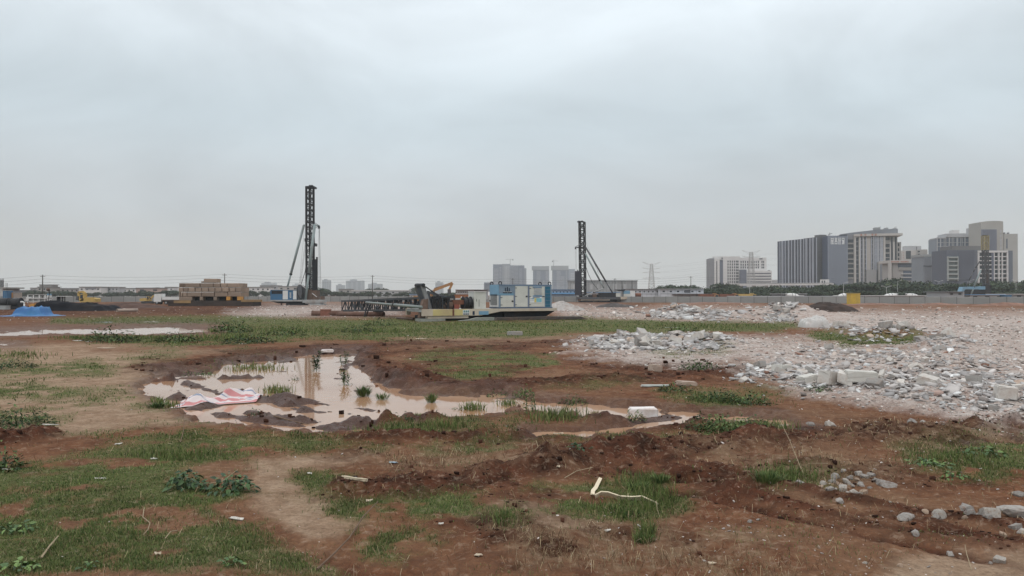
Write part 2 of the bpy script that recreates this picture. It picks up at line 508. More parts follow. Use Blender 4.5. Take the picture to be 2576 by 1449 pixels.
def terrain(X, Y, want=False):
    """ground height (and cover masks) at world points"""
    X = np.asarray(X, float)
    Y = np.asarray(Y, float)
    Yc = np.maximum(Y, 2.0)
    px = 1288 + X / Yc * FPX
    py = HOR + CAM_H * FPX / Yc
    near = np.clip((60 - Yc) / 45, 0, 1)
    n1 = fbm(X * .33, Y * .33, 1, 5, .55)
    amp = np.clip((py - HOR) * .16, 5, 34)
    warp = n1 * amp * 2.3 + fbm(X * 2.4, Y * 2.4, 5, 4, .6) * amp * 1.1
    M = {}
    dark = poly_mask(px, py, DARK, 26, warp)
    rub = poly_mask(px, py, RUBBLE, 70, warp * 1.3)
    h = .05 * fbm(X * .12, Y * .12, 9, 3) + .045 * fbm(X * .7, Y * .7, 13, 3) * near
    h = h + near * (.022 * fbm(X * 3.0, Y * 3.0, 21, 4, .6) + .012 * np.abs(fbm(X * 8.0, Y * 8.0, 23, 3, .6))) + .03
    sandm = poly_mask(px, py, SAND, 60, warp * 1.1)
    h = h + near * (1 - .8 * sandm) * (.040 * fbm(X * 2.6, Y * 2.6, 27, 5, .62) + .020 * np.abs(fbm(X * 6.0, Y * 6.0, 29, 3, .6)))
    churn = poly_mask(px, py, CHURN, 120, warp * 1.5) * np.clip((fbm(X * .75, Y * .75, 37, 5, .6) + .02) * 3.2, 0, 1)
    dark = np.maximum(dark * np.clip(.8 + 1.1 * fbm(X * .6, Y * .6, 39, 4, .6), np.where(Yc > 60, .65, .15), 1), churn * .85)
    # clods in churned mud
    cl = fbm(X * 2.2, Y * 2.2, 31, 5, .6)
    clod = np.abs(fbm(X * 3.6, Y * 3.6, 33, 4, .6))
    h = h + dark * (cl * .085 + clod * .10) * np.clip((110 - Yc) / 60, .25, 1)
    h = h + rub * (.10 * fbm(X * .5, Y * .5, 41, 4) + .05 * cl)
    for pl, w, hh in RID_W:
        lo, hi = pl.min(0) - 4 * w, pl.max(0) + 4 * w
        s = (X > lo[0]) & (X < hi[0]) & (Y > lo[1]) & (Y < hi[1])
        if not s.any(): continue
        xs, ys = X[s], Y[s]
        ww = xs * 0 + w
        d2 = np.full(xs.shape, 1e9)
        wob = fbm(xs * .9, ys * .9, 51, 3) * w * .9
        for a, b in zip(pl[:-1], pl[1:]):
            e = b - a
            t = np.clip(((xs - a[0]) * e[0] + (ys - a[1]) * e[1]) / (e @ e), 0, 1)
            d2 = np.minimum(d2, np.hypot(xs - a[0] - e[0] * t + wob * .4, ys - a[1] - e[1] * t + wob))
        g = np.exp(-(d2 / ww) ** 2)
        rm = np.clip(.80 + 1.5 * fbm(xs * .55, ys * .55, 57, 4, .6), .22, 1.35)
        if py_in_pool(pl): rm = np.maximum(rm, .7)
        g = g * rm
        h[s] += hh * g * (.75 + .55 * fbm(xs * 1.7, ys * 1.7, 53, 4, .6)) + g * .05 * fbm(xs * 5, ys * 5, 55, 3, .6)
        dark[s] = np.maximum(dark[s], np.clip(g * 1.6, 0, 1))
    for (cx, cy_), a, b, hh in HEAP_W:
        q = ((X - cx) / a) ** 2 + ((Y - cy_) / b) ** 2
        h = h + hh * np.exp(-q * 1.3) * (1 + .35 * fbm(X * .9, Y * .9, 61, 3))
    # the dug-out pool behind the mud bank lies a little lower, the rubble field a little higher
    h = h + .10 * rub * np.clip((70 - Yc) / 40, 0, 1)
    # water basins
    wet = np.zeros(X.shape)
    for k, poly in WATER.items():
        xs_ = [p[0] for p in poly]; ys_ = [p[1] for p in poly]
        s = (px > min(xs_) - 90) & (px < max(xs_) + 90) & (py > min(ys_) - 40) & (py < max(ys_) + 40)
        if not s.any(): continue
        sd = poly_sd(px[s], py[s], poly) + warp[s] * (.7 if k in ('wide', 'channel') else .6) + (8 if k == 'wide' else 2 if k == 'channel' else -3)
        t = np.clip(.5 + sd / 26, 0, 1)
        t = t * t * (3 - 2 * t)
        lv = WLEVEL[k]
        rel = h[s] - .03
        bed = lv - .075 + rel * .66 + .165 * fbm(X[s] * 1.0, Y[s] * 1.0, 71, 5, .62)
        if k == 'channel':
            bed = lv - .06 + rel * .55 + .04 * fbm(X[s] * 1.3, Y[s] * 1.3, 71, 4, .6)
        if k in ('far', 'edge'):
            bed = np.minimum(bed, lv - .05)
        h[s] = h[s] * (1 - t) + bed * t
        # banks around never dip under the level
        h[s] = np.where((t < .35) & (wet[s] < .3), np.maximum(h[s], lv + .006 + .02 * (1 - t)), h[s])
        wet[s] = np.maximum(wet[s], np.clip(.75 + sd / 70, 0, 1))
    h = np.where((wet < .02) & (Yc < 110), np.maximum(h, -.045), h)
    if not want:
        return h
    gw = warp * .9
    patch = fbm(X * 1.1, Y * 1.1, 81, 5, .6) + .5 * near * fbm(X * 4, Y * 4, 83, 3, .6)
    M['grass'] = np.maximum(poly_mask(px, py, GRASS[5:], 95, gw * 1.5), poly_mask(px, py, GRASS[:5], 24, gw * .9)) * np.clip(1.0 + patch * (.5 + 1.9 * near), 0, 1) * np.where(wet > .55, .25, 1.0) * (1 - poly_mask(px, py, BARE, 30, gw)) * (1 - .9 * np.clip(dark - .2, 0, 1))
    M['grass'] = M['grass'] * (1 - .85 * poly_mask(px, py, SAND[:1], 50, warp * .8))
    M['sand'] = np.maximum(sandm, poly_mask(px, py, SAND[:1], 40, warp * .8))
    M['dark'] = dark
    M['rubble'] = rub
    M['wet'] = wet
    M['dry'] = poly_mask(px, py, DRY, 90, gw * 1.5)
    return h, M

def H(x, y):
    return float(terrain(np.array([x]), np.array([y]))[0])

# ------------------------------------------------------------------ ground sheet (finer close to where the site is seen)
py_rows = [1700.0]
while py_rows[-1] > 757:
    y = py_rows[-1]
    py_rows.append(y - (1.7 + max(0, (y - 900)) * .0035))
dist = [3.6, 4.2] + [gd(y) for y in py_rows]
while dist[-1] < 9000:
    dist.append(dist[-1] * 1.06)
dist = np.array(dist)
cols = np.concatenate([np.arange(-1500, -330, 22.0), np.arange(-330, 2910, 2.9), np.arange(2910, 4080, 22.0)])
GX = (cols[None, :] - 1288) / FPX * dist[:, None]
GY = np.repeat(dist[:, None], len(cols), 1)
gh, GM = terrain(GX.ravel(), GY.ravel(), True)
fade = np.clip((420 - GY.ravel()) / 150, 0, 1)
gh = gh * fade
co = np.stack([GX.ravel(), GY.ravel(), gh], 1)
nr, nc = GX.shape
idx = np.arange(nr * nc).reshape(nr, nc)
quads = np.stack([idx[:-1, :-1], idx[:-1, 1:], idx[1:, 1:], idx[1:, :-1]], -1).reshape(-1, 4)

def ground_material():
    m = bpy.data.materials.new("site_ground")
    m.use_nodes = True
    t = m.node_tree
    b = t.nodes["Principled BSDF"]
    L = t.links.new
    geo = t.nodes.new("ShaderNodeNewGeometry")
    def noise(scale, detail=5, rough=.55, dist=0.0):
        n = t.nodes.new("ShaderNodeTexNoise")
        n.inputs["Scale"].default_value = scale
        n.inputs["Detail"].default_value = detail
        n.inputs["Roughness"].default_value = rough
        n.inputs["Distortion"].default_value = dist
        L(geo.outputs["Position"], n.inputs["Vector"])
        return n.outputs[0]
    def rng(s, a, b_, c=0.0, d=1.0):
        r = t.nodes.new("ShaderNodeMapRange")
        r.inputs[1].default_value, r.inputs[2].default_value, r.inputs[3].default_value, r.inputs[4].default_value = a, b_, c, d
        L(s, r.inputs[0])
        return r.outputs[0]
    def mix(f, a, b_):
        x = t.nodes.new("ShaderNodeMix")
        x.data_type = 'RGBA'
        if hasattr(f, 'node'): L(f, x.inputs[0])
        else: x.inputs[0].default_value = f
        for k, s in ((6, a), (7, b_)):
            if hasattr(s, 'node'): L(s, x.inputs[k])
            else: x.inputs[k].default_value = (*s, 1)
        return x.outputs[2]
    def mul(a, b_):
        x = t.nodes.new("ShaderNodeMath")
        x.operation = 'MULTIPLY'
        for k, s in ((0, a), (1, b_)):
            if hasattr(s, 'node'): L(s, x.inputs[k])
            else: x.inputs[k].default_value = s
        return x.outputs[0]
    A = []
    for nm in ("m1", "m2"):
        a = t.nodes.new("ShaderNodeAttribute")
        a.attribute_name = nm
        s = t.nodes.new("ShaderNodeSeparateColor")
        L(a.outputs["Color"], s.inputs[0])
        A += [s.outputs[i] for i in range(3)]
    grass, sand, dark, rub, wet, dry = A
    n_big, n_mid, n_fine, n_pat, n_cl = noise(.35, 6, .6), noise(2.4, 8, .65, .4), noise(30, 5, .7), noise(.9, 8, .68, .8), noise(9, 6, .7, .6)
    soil = mix(rng(n_mid, .35, .65), (.118, .044, .023), (.218, .102, .054))
    soil = mix(rng(n_big, .40, .66, 0, .7), soil, (.238, .144, .087))
    soil = mix(rng(n_pat, .52, .70, 0, .55), soil, (.055, .027, .018))
    sandc = mix(rng(n_mid, .3, .7), (.275, .185, .120), (.425, .310, .218))
    soil = mix(mul(sand, rng(n_pat, .25, .6, .45, 1.0)), soil, sandc)
    darkc = mix(rng(n_mid, .35, .65), (.024, .011, .007), (.122, .045, .025))
    soil = mix(mul(dark, rng(n_pat, .15, .45, .6, 1.0)), soil, darkc)
    rubc = mix(rng(n_mid, .36, .64), (.40, .315, .280), (.61, .555, .515))
    rubc = mix(rng(n_pat, .50, .66, 0, .7), rubc, (.33, .225, .185))
    soil = mix(mul(rub, rng(n_pat, .2, .5, .55, 1.0)), soil, rubc)
    gr = mix(rng(n_mid, .3, .7), (.070, .096, .032), (.125, .150, .052))
    gr = mix(rng(n_fine, .45, .75, 0, .45), gr, (.165, .125, .080))
    soil = mix(mul(grass, rng(n_mid, .22, .46, .6, 1.0)), soil, gr)
    st = mix(rng(n_fine, .40, .62), (.17, .115, .075), (.36, .28, .18))
    soil = mix(mul(dry, rng(n_mid, .42, .62, 0, .6)), soil, st)
    # small pale grit
    vor = t.nodes.new("ShaderNodeTexVoronoi")
    vor.inputs["Scale"].default_value = 9
    L(geo.outputs["Position"], vor.inputs["Vector"])
    grit = rng(vor.outputs["Distance"], .10, .04)
    soil = mix(mul(grit, rng(n_mid, .52, .60, 0, .65)), soil, (.52, .45, .38))
    soil = mix(rng(n_fine, .42, .70, 0, .42), soil, (.085, .050, .037))
    soil = mix(rng(n_cl, .50, .66, 0, .42), soil, (.090, .054, .040))
    soil = mix(rng(n_cl, .46, .34, 0, .35), soil, (.42, .32, .24))
    wetc = mix(.66, soil, (.062, .028, .018))
    soil = mix(wet, soil, wetc)
    L(soil, b.inputs["Base Color"])
    rr = t.nodes.new("ShaderNodeMath")
    rr.operation = 'SUBTRACT'
    rr.inputs[0].default_value = .92
    L(mul(wet, rng(n_mid, .3, .7, .25, .60)), rr.inputs[1])
    L(rr.outputs[0], b.inputs["Roughness"])
    L(rng(wet, .3, 1.0, .03, .28), b.inputs["Specular IOR Level"])
    bn = t.nodes.new("ShaderNodeMath")
    bn.operation = 'ADD'
    L(mul(n_mid, .6), bn.inputs[0])
    L(mul(n_cl, .35), bn.inputs[1])
    bp = t.nodes.new("ShaderNodeBump")
    bp.inputs["Strength"].default_value = .95
    bp.inputs["Distance"].default_value = .14
    L(bn.outputs[0], bp.inputs["Height"])
    L(bp.outputs[0], b.inputs["Normal"])
    return m

ground = np_mesh("ground", co, quads, ground_material(), {
    "m1": np.stack([GM['grass'], GM['sand'], GM['dark']], 1), "m2": np.stack([GM['rubble'], GM['wet'], GM['dry']], 1)}, smooth=True)
tag(ground, "uneven red-brown building site ground with mud and tyre ruts", kind="structure")
# plain land that carries on under and around the site sheet
mb = MB()
mb.box(-9500, 9500, -300, 9500, -1.2, -.9)
tag(mb.build("terrain", mat("far_land", (.13, .12, .09), .95, scale=.02)), "flat land around the site", kind="structure")

# muddy standing water, one sheet for each pool
def water_material():
    m = bpy.data.materials.new("muddy_water")
    m.use_nodes = True
    t = m.node_tree
    b = t.nodes["Principled BSDF"]
    geo = t.nodes.new("ShaderNodeNewGeometry")
    n = t.nodes.new("ShaderNodeTexNoise")
    n.inputs["Scale"].default_value = .35
    n.inputs["Detail"].default_value = 4
    t.links.new(geo.outputs["Position"], n.inputs["Vector"])
    cr = t.nodes.new("ShaderNodeValToRGB")
    cr.color_ramp.elements[0].position = .35
    cr.color_ramp.elements[0].color = (.36, .195, .110, 1)
    cr.color_ramp.elements[1].position = .68
    cr.color_ramp.elements[1].color = (.44, .285, .19, 1)
    t.links.new(n.outputs[0], cr.inputs[0])
    t.links.new(cr.outputs[0], b.inputs["Base Color"])
    b.inputs["Roughness"].default_value = .05
    b.inputs["IOR"].default_value = 1.33
    n2 = t.nodes.new("ShaderNodeTexNoise")
    n2.inputs["Scale"].default_value = 5
    n2.inputs["Detail"].default_value = 2
    t.links.new(geo.outputs["Position"], n2.inputs["Vector"])
    bp = t.nodes.new("ShaderNodeBump")
    bp.inputs["Strength"].default_value = .035
    bp.inputs["Distance"].default_value = .02
    t.links.new(n2.outputs[0], bp.inputs["Height"])
    t.links.new(bp.outputs[0], b.inputs["Normal"])
    return m
WM = water_material()
WLAB = {'wide': "wide pool of muddy water with reeds and a striped tarp beside it", 'channel': "shallow brown water in the wheel tracks round the foam block",
        'far': "long pale pool of water before the blue tarp and block stack", 'edge': "small pool of water on the sandy ground"}
for k, poly in WATER.items():
    P = np.array([gp(*p) for p in poly])
    c = P.mean(0)
    P = c + (P - c) * (1.12 if k != 'channel' else 1.0)
    if k == 'channel':
        P = np.array([gp(*p) for p in [(1240,985),(1700,1000),(2080,1020),(2120,1084),(1900,1090),(1700,1100),(1300,1106),(1240,1060)]])
    me = bpy.data.meshes.new("puddle")
    me.from_pydata([(p[0], p[1], WLEVEL[k]) for p in P], [], [tuple(range(len(P)))])
    me.materials.append(WM)
    tag(link_mesh("puddle", me), WLAB[k], "puddle", kind="structure")

# ------------------------------------------------------------------ grass and straw
def scatter(n, ylo, yhi, xlo=-260, xhi=2840):
    """random ground points, evenly spread over the seen part of the site"""
    x = RNG.uniform(xlo, xhi, n)
    y = RNG.uniform(ylo, yhi, n)
    d = CAM_H * FPX / (y - HOR)
    return (x - 1288) / FPX * d, d

def blades(X, Y, Z, hgt, wid, lean, col, az=None):
    """three-sided bent blades: 5 points, 3 faces each"""
    n = len(X)
    a = RNG.uniform(0, 2 * np.pi, n) if az is None else az
    ca, sa = np.cos(a), np.sin(a)
    b = RNG.uniform(0, 2 * np.pi, n)
    lx, ly = np.cos(b) * lean * hgt, np.sin(b) * lean * hgt
    w = wid / 2
    P = np.zeros((n, 5, 3))
    P[:, 0] = np.stack([X - ca * w, Y - sa * w, Z - .01], 1)
    P[:, 1] = np.stack([X + ca * w, Y + sa * w, Z - .01], 1)
    mz = Z + hgt * .55
    P[:, 2] = np.stack([X - ca * w * .8 + lx * .35, Y - sa * w * .8 + ly * .35, mz], 1)
    P[:, 3] = np.stack([X + ca * w * .8 + lx * .35, Y + sa * w * .8 + ly * .35, mz], 1)
    P[:, 4] = np.stack([X + lx, Y + ly, Z + hgt * np.sqrt(np.maximum(.05, 1 - np.minimum(lean, .95) ** 2))], 1)
    k = np.arange(n)[:, None] * 5
    F = np.concatenate([k + np.array([[0, 1, 3]]), k + np.array([[0, 3, 2]]), k + np.array([[2, 3, 4]])], 0)
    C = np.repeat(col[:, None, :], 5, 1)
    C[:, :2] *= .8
    return P.reshape(-1, 3), F, C.reshape(-1, 3)

def merge(parts):
    V, F, C, k = [], [], [], 0
    for v, f, c in parts:
        V.append(v); F.append(f + k); C.append(c)
        k += len(v)
    return np.concatenate(V), np.concatenate(F), np.concatenate(C)

GCOL = np.array([(.080, .115, .038), (.110, .150, .050), (.150, .185, .062), (.070, .100, .042), (.185, .185, .080), (.25, .21, .115)])
SCOL = np.array([(.36, .28, .17), (.28, .20, .12), (.44, .36, .24), (.20, .14, .085), (.15, .095, .06)])
leaf_m = mat("grass_blade", (.1, .14, .05), .7, var=.15, scale=.8, attr="col", spec=.06)
straw_m = mat("straw_blade", (.3, .24, .14), .8, var=.15, scale=3, attr="col", spec=.05)

def pick(cols, w, n):
    c = cols[RNG.choice(len(cols), n, p=np.array(w) / sum(w))]
    return c * RNG.uniform(.75, 1.25, (n, 1))

parts = []
for (cnt, ylo, yhi, h0, h1, wpx) in ((270000, 1075, 1470, .015, .055, 1.5), (150000, 855, 1110, .03, .085, 1.6), (82000, 786, 875, .03, .10, 2.2)):
    X, Y = scatter(cnt, ylo, yhi)
    z, M = terrain(X, Y, True)
    g = M['grass']
    keep = (RNG.uniform(0, 1, cnt) < np.clip(g * 1.25 - .06, 0, 1)) | (RNG.uniform(0, 1, cnt) < np.clip(.010 + .16 * (fbm(X * 1.4, Y * 1.4, 87, 4, .6) - .12), .004, .09) * (1 - M['wet']) * (1 - M['rubble']) * (1 - .8 * M['sand']))
    lvl = -.03
    keep &= ~((M['wet'] > .6) & (z < lvl - .06))
    X, Y, z, g = X[keep], Y[keep], z[keep], g[keep]
    n = len(X)
    tuft = np.clip(.75 + 1.0 * fbm(X * 1.6, Y * 1.6, 91, 4), .35, 2.0)
    hh = RNG.uniform(h0, h1, n) * tuft
    wd = np.maximum(wpx * RNG.uniform(.6, 1.3, n) / FPX * Y, .003)
    col = pick(GCOL, (3.5, 4, 3.0, 2.4, 1.6, 1.0), n) * np.clip(1 + .45 * fbm(X * .8, Y * .8, 95, 4), .5, 1.5)[:, None]
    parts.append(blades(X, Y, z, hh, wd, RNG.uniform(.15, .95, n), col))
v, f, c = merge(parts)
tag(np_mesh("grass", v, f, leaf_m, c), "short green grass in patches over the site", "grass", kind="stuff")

# taller reeds and rank grass at the pools
REEDS = [(1000,1092,110,10,340,.06,.16),(1110,1080,80,12,340,.08,.18),(640,922,80,8,300,.12,.26),(700,980,36,8,200,.15,.28),(1640,1255,60,26,500,.08,.2),(1560,1280,90,16,500,.06,.14),
         (1980,1205,80,22,600,.06,.17),(1920,1090,70,14,400,.12,.25),(1400,1058,70,12,350,.14,.28),(1190,1022,30,6,120,.15,.28),(1280,1012,24,6,100,.15,.25),(1610,1215,60,16,360,.08,.2),
         (540,835,12,4,60,.2,.35),(2400,1160,140,20,700,.05,.14),(420,1015,40,8,220,.1,.22),(60,900,70,10,240,.1,.2),(1820,1010,100,12,400,.06,.16),(330,853,150,4,420,.12,.28),(570,852,110,8,420,.12,.36),
         (740,835,150,8,450,.12,.32),(960,835,120,6,300,.15,.35),(210,852,80,3,200,.1,.25),(1265,1325,30,14,200,.06,.16),(1620,1350,28,16,260,.08,.22),(450,1150,120,14,700,.06,.14),(1250,820,330,8,800,.1,.22),(1750,822,200,8,500,.1,.25)]
parts = []
for (x, y, rx, ry, n, h0, h1) in REEDS:
    px = x + RNG.normal(0, .5, n) * rx
    py = np.maximum(y + RNG.normal(0, .5, n) * ry, 790)
    d = CAM_H * FPX / (py - HOR)
    X, Y = (px - 1288) / FPX * d, d
    z = np.maximum(terrain(X, Y), -.10)
    col = pick(GCOL, (2, 4, 4, 1.5, 1.5, .8), n)
    parts.append(blades(X, Y, z, RNG.uniform(h0, h1, n), np.maximum(1.7 / FPX * Y, .004), RNG.uniform(.05, .75, n), col))
v, f, c = merge(parts)
tag(np_mesh("rank_grass", v, f, leaf_m, c), "taller rank grass and reeds round the pools and mud", "grass", kind="stuff")

# dead straw lying on the mud
parts = []
X, Y = scatter(52000, 1060, 1470)
z, M = terrain(X, Y, True)
keep = (RNG.uniform(0, 1, len(X)) < M['dry'] * np.clip(.28 + 1.1 * fbm(X * .9, Y * .9, 77, 4), .02, .8) + .05 * (1 - M['sand'])) & (M['wet'] < .5)
X, Y, z = X[keep], Y[keep], z[keep]
n = len(X)
col = pick(SCOL, (2.2, 3, 1.1, 2.5, 2), n)
parts.append(blades(X, Y, z + .008, RNG.uniform(.04, .16, n), np.maximum(1.2 / FPX * Y, .002), np.clip(RNG.normal(.97, .03, n), .7, 1.0), col))
v, f, c = merge(parts)
tag(np_mesh("straw", v, f, straw_m, c), "dead straw and broken stalks strewn over the mud", "straw", kind="stuff")

# ------------------------------------------------------------------ rubble
def chunk_mesh(seed, sx, sy, sz, n=14, flat=False):
    r = random.Random(seed)
    bm = bmesh.new()
    if flat:
        for s in (0, 1):
            k = r.randint(4, 6)
            for i in range(k):
                pass
        k = r.randint(4, 6)
        ang = sorted(2 * math.pi * (i + r.uniform(-.28, .28)) / k for i in range(k))
        ring = [(math.cos(a) * sx * r.uniform(.75, 1.1), math.sin(a) * sy * r.uniform(.75, 1.1)) for a in ang]
        for (x, y) in ring:
            bm.verts.new((x, y, sz * r.uniform(.7, 1)))
            bm.verts.new((x * r.uniform(.86, 1.06), y * r.uniform(.86, 1.06), -sz * r.uniform(.7, 1)))
    else:
        for sgx in (-1, 1):
            for sgy in (-1, 1):
                for sgz in (-1, 1):
                    bm.verts.new((sgx * sx * r.uniform(.62, 1.0), sgy * sy * r.uniform(.62, 1.0), sgz * sz * r.uniform(.62, 1.0)))
        for i in range(n - 8):
            q = Vector((r.uniform(-1, 1), r.uniform(-1, 1), r.uniform(-1, 1)))
            q = q / max(abs(q.x), abs(q.y), abs(q.z)) * r.uniform(.8, 1.0)
            bm.verts.new((q.x * sx, q.y * sy, q.z * sz))
    bmesh.ops.convex_hull(bm, input=bm.verts)
    loose = [v for v in bm.verts if not v.link_faces]
    bmesh.ops.delete(bm, geom=loose, context='VERTS')
    bmesh.ops.recalc_face_normals(bm, faces=bm.faces)
    bmesh.ops.triangulate(bm, faces=bm.faces)
    me = bpy.data.meshes.new("chunk")
    bm.to_mesh(me)
    bm.free()
    return me

conc = [mat("concrete_pale", (.50, .47, .435), .9, var=.10, scale=4, dirt=(.30, .20, .15), dirt_amt=.55, bump=.4, bscale=14, rand=.22, spec=.1),
        mat("concrete_grey", (.35, .33, .31), .9, var=.12, scale=4, dirt=(.27, .19, .15), dirt_amt=.5, bump=.4, bscale=14, rand=.25, spec=.1),
        mat("concrete_warm", (.42, .335, .275), .9, var=.12, scale=4, dirt=(.25, .15, .11), dirt_amt=.6, bump=.4, bscale=14, rand=.22, spec=.1),
        mat("broken_brick", (.33, .165, .11), .9, var=.12, scale=5, dirt=(.40, .33, .28), dirt_amt=.5, bump=.4, bscale=18, rand=.2)]
shapes = [(1, .75, .38, 0), (1, .6, .5, 0), (1, .9, .62, 0), (1, .55, .3, 0), (1, .8, .14, 1), (1, .6, .10, 1), (1, .9, .17, 1), (.9, .8, .7, 0), (1, .35, .25, 0), (1, .7, .09, 1)]
CH = []
for i in range(40):
    sx, sy, sz, fl = shapes[i % len(shapes)]
    me = chunk_mesh(100 + i, sx * .5, sy * .5, sz * .5, 12, fl)
    me.name = "chunk"
    me.materials.append(conc[(0, 0, 1, 2, 0, 1, 0, 1, (2 if i % 3 else 3), 0)[(i * 7 + i // 10) % 10]])
    CH.append(me)

SLOTS = [  # cluster outline (x, y centre, half w, half h), number, size range m, how many show
 (1990, 952, 120, 18, 28, .16, .42), (2140, 975, 130, 22, 34, .18, .50), (2330, 985, 140, 26, 28, .16, .48), (2500, 1005, 80, 32, 20, .16, .52),
 (1600, 872, 110, 16, 24, .30, .85), (1740, 872, 90, 16, 24, .35, .95), (1560, 880, 60, 8, 8, .3, .7), (1700, 793, 60, 9, 20, .4, 1.1), (1800, 797, 80, 8, 16, .4, 1.0),
 (1965, 802, 45, 8, 20, .4, 1.1), (2230, 845, 90, 14, 22, .3, .75), (2120, 828, 40, 8, 8, .4, 1.0), (2380, 872, 80, 16, 16, .35, .95), (2140, 905, 200, 25, 14, .2, .42),
 (2400, 930, 160, 30, 12, .2, .42),
]
SLOT_AT = ["on the rubble edge above the green weeds", "around the big white block of the rubble edge", "on the rubble edge past the big white block", "at the far end of the near rubble edge",
 "on the low rubble bank before the lawn", "on the low rubble bank around the sunken mud patch", "in front of the low rubble bank", "on the tall rubble heap before the prefab offices", "between the two tall rubble heaps",
 "on the rubble heap beside the white bundle", "on the stone heap past the grassy hollow", "just past the white bundle", "in the scattered pile beyond the grassy hollow", "on the flat rubble behind the near edge", "on the pinkish flat rubble field"]
chunk_n = 0
for (x, y, rx, ry, n, s0, s1) in SLOTS:
    for i in range(n):
        px = min(2600, x + random.gauss(0, .5) * rx)
        pyy = y + random.gauss(0, .5) * ry
        X, Y = gp(px, pyy)
        s = s0 + (s1 - s0) * random.random() ** 1.7
        me = CH[random.randrange(len(CH))]
        o = bpy.data.objects.new("concrete_chunk", me)
        COL.objects.link(o)
        o.scale = (s * random.uniform(.85, 1.15), s * random.uniform(.85, 1.15), s * random.uniform(.8, 1.2))
        o.rotation_euler = (random.gauss(0, .28), random.gauss(0, .28), random.uniform(0, 6.28))
        zmin = min(v.co.z for v in me.vertices) * o.scale.z
        o.location = (X, Y, H(X, Y) - zmin * .75 + (random.random() < .25) * .3 * s * .4)
        cl_ = {"concrete_pale": "pale", "concrete_grey": "grey", "concrete_warm": "buff", "broken_brick": "brick-red"}[me.materials[0].name]
        sh_ = "slab" if max(abs(v.co.z) for v in me.vertices) < .12 else "chunk"
        tag(o, "broken " + cl_ + " concrete " + sh_ + " " + SLOT_AT[SLOTS.index((x, y, rx, ry, n, s0, s1))], "concrete chunk", "concrete chunks in the rubble field")
        chunk_n += 1

# the small broken stuff of the rubble field, too many to count
base = []
for me in CH:
    if len(me.polygons) > 26: continue
    v = np.array([q.co[:] for q in me.vertices])
    f = np.array([p.vertices[:] for p in me.polygons])
    base.append((v, f))
RC = np.array([(.51, .45, .41), (.40, .36, .335), (.57, .515, .475), (.45, .36, .305), (.32, .27, .24), (.42, .285, .235), (.26, .14, .10), (.66, .62, .58)])
def rubble_pts():
    out = []
    X, Y = scatter(84000, 766, 1110, 1380, 3150)
    _, M = terrain(X, Y, True)
    k = (RNG.uniform(0, 1, len(X)) < M['rubble'] * np.clip(.55 + .8 * fbm(X * .16, Y * .16, 99, 4, .6), .2, .85) * np.where((1288 + X / Y * FPX > 1850) & (Y > 25) & (Y < 75), .78, 1.0)) & (M['grass'] < .5)
    out.append((X[k], Y[k], 2.4, 10.0))
    X, Y = scatter(2600, 768, 800, 560, 1010)
    _, M = terrain(X, Y, True)
    k = (RNG.uniform(0, 1, len(X)) < M['rubble'] * .6)
    out.append((X[k], Y[k], 1.8, 6.0))
    for (x, y, rx, ry, n, s0, s1) in SLOTS:       # extra filling between the big pieces
        n = n * 26
        px = x + RNG.normal(0, .55, n) * rx
        py = np.maximum(768, y + RNG.normal(0, .55, n) * ry)
        d = CAM_H * FPX / (py - HOR)
        out.append(((px - 1288) / FPX * d, d, 5.0, 22.0))
    X, Y = scatter(800, 768, 812, -40, 1060)      # pale bits over the yard
    out.append((X, Y, 1.2, 4.5))
    X, Y = scatter(5600, 925, 1075, 1850, 2900)    # the heaped near edge
    k = poly_mask(1288 + X / Y * FPX, HOR + CAM_H * FPX / Y, [[(1870,935),(1960,925),(2200,945),(2900,970),(2900,1080),(2400,1040),(2200,1015),(2000,985)]], 20) > .5
    out.append((X[k], Y[k], 6.0, 30.0))
    X, Y = scatter(2600, 842, 896, 1470, 1860)    # the bank before the lawn
    k = poly_mask(1288 + X / Y * FPX, HOR + CAM_H * FPX / Y, [[(1480,868),(1540,852),(1640,848),(1780,850),(1850,864),(1800,886),(1640,890),(1520,888)]], 20) > .5
    out.append((X[k], Y[k], 6.0, 26.0))
    X, Y = scatter(2600, 1000, 1470, 1500, 2616)  # strays in the mud
    _, M = terrain(X, Y, True)
    k = RNG.uniform(0, 1, len(X)) < .30 * (M['wet'] < .4)
    out.append((X[k], Y[k], 2.0, 9.0))
    X, Y = scatter(2200, 800, 1470)
    _, M = terrain(X, Y, True)
    k = RNG.uniform(0, 1, len(X)) < .22 * (M['wet'] < .4)
    out.append((X[k], Y[k], 2.0, 6.0))
    return out
parts = []
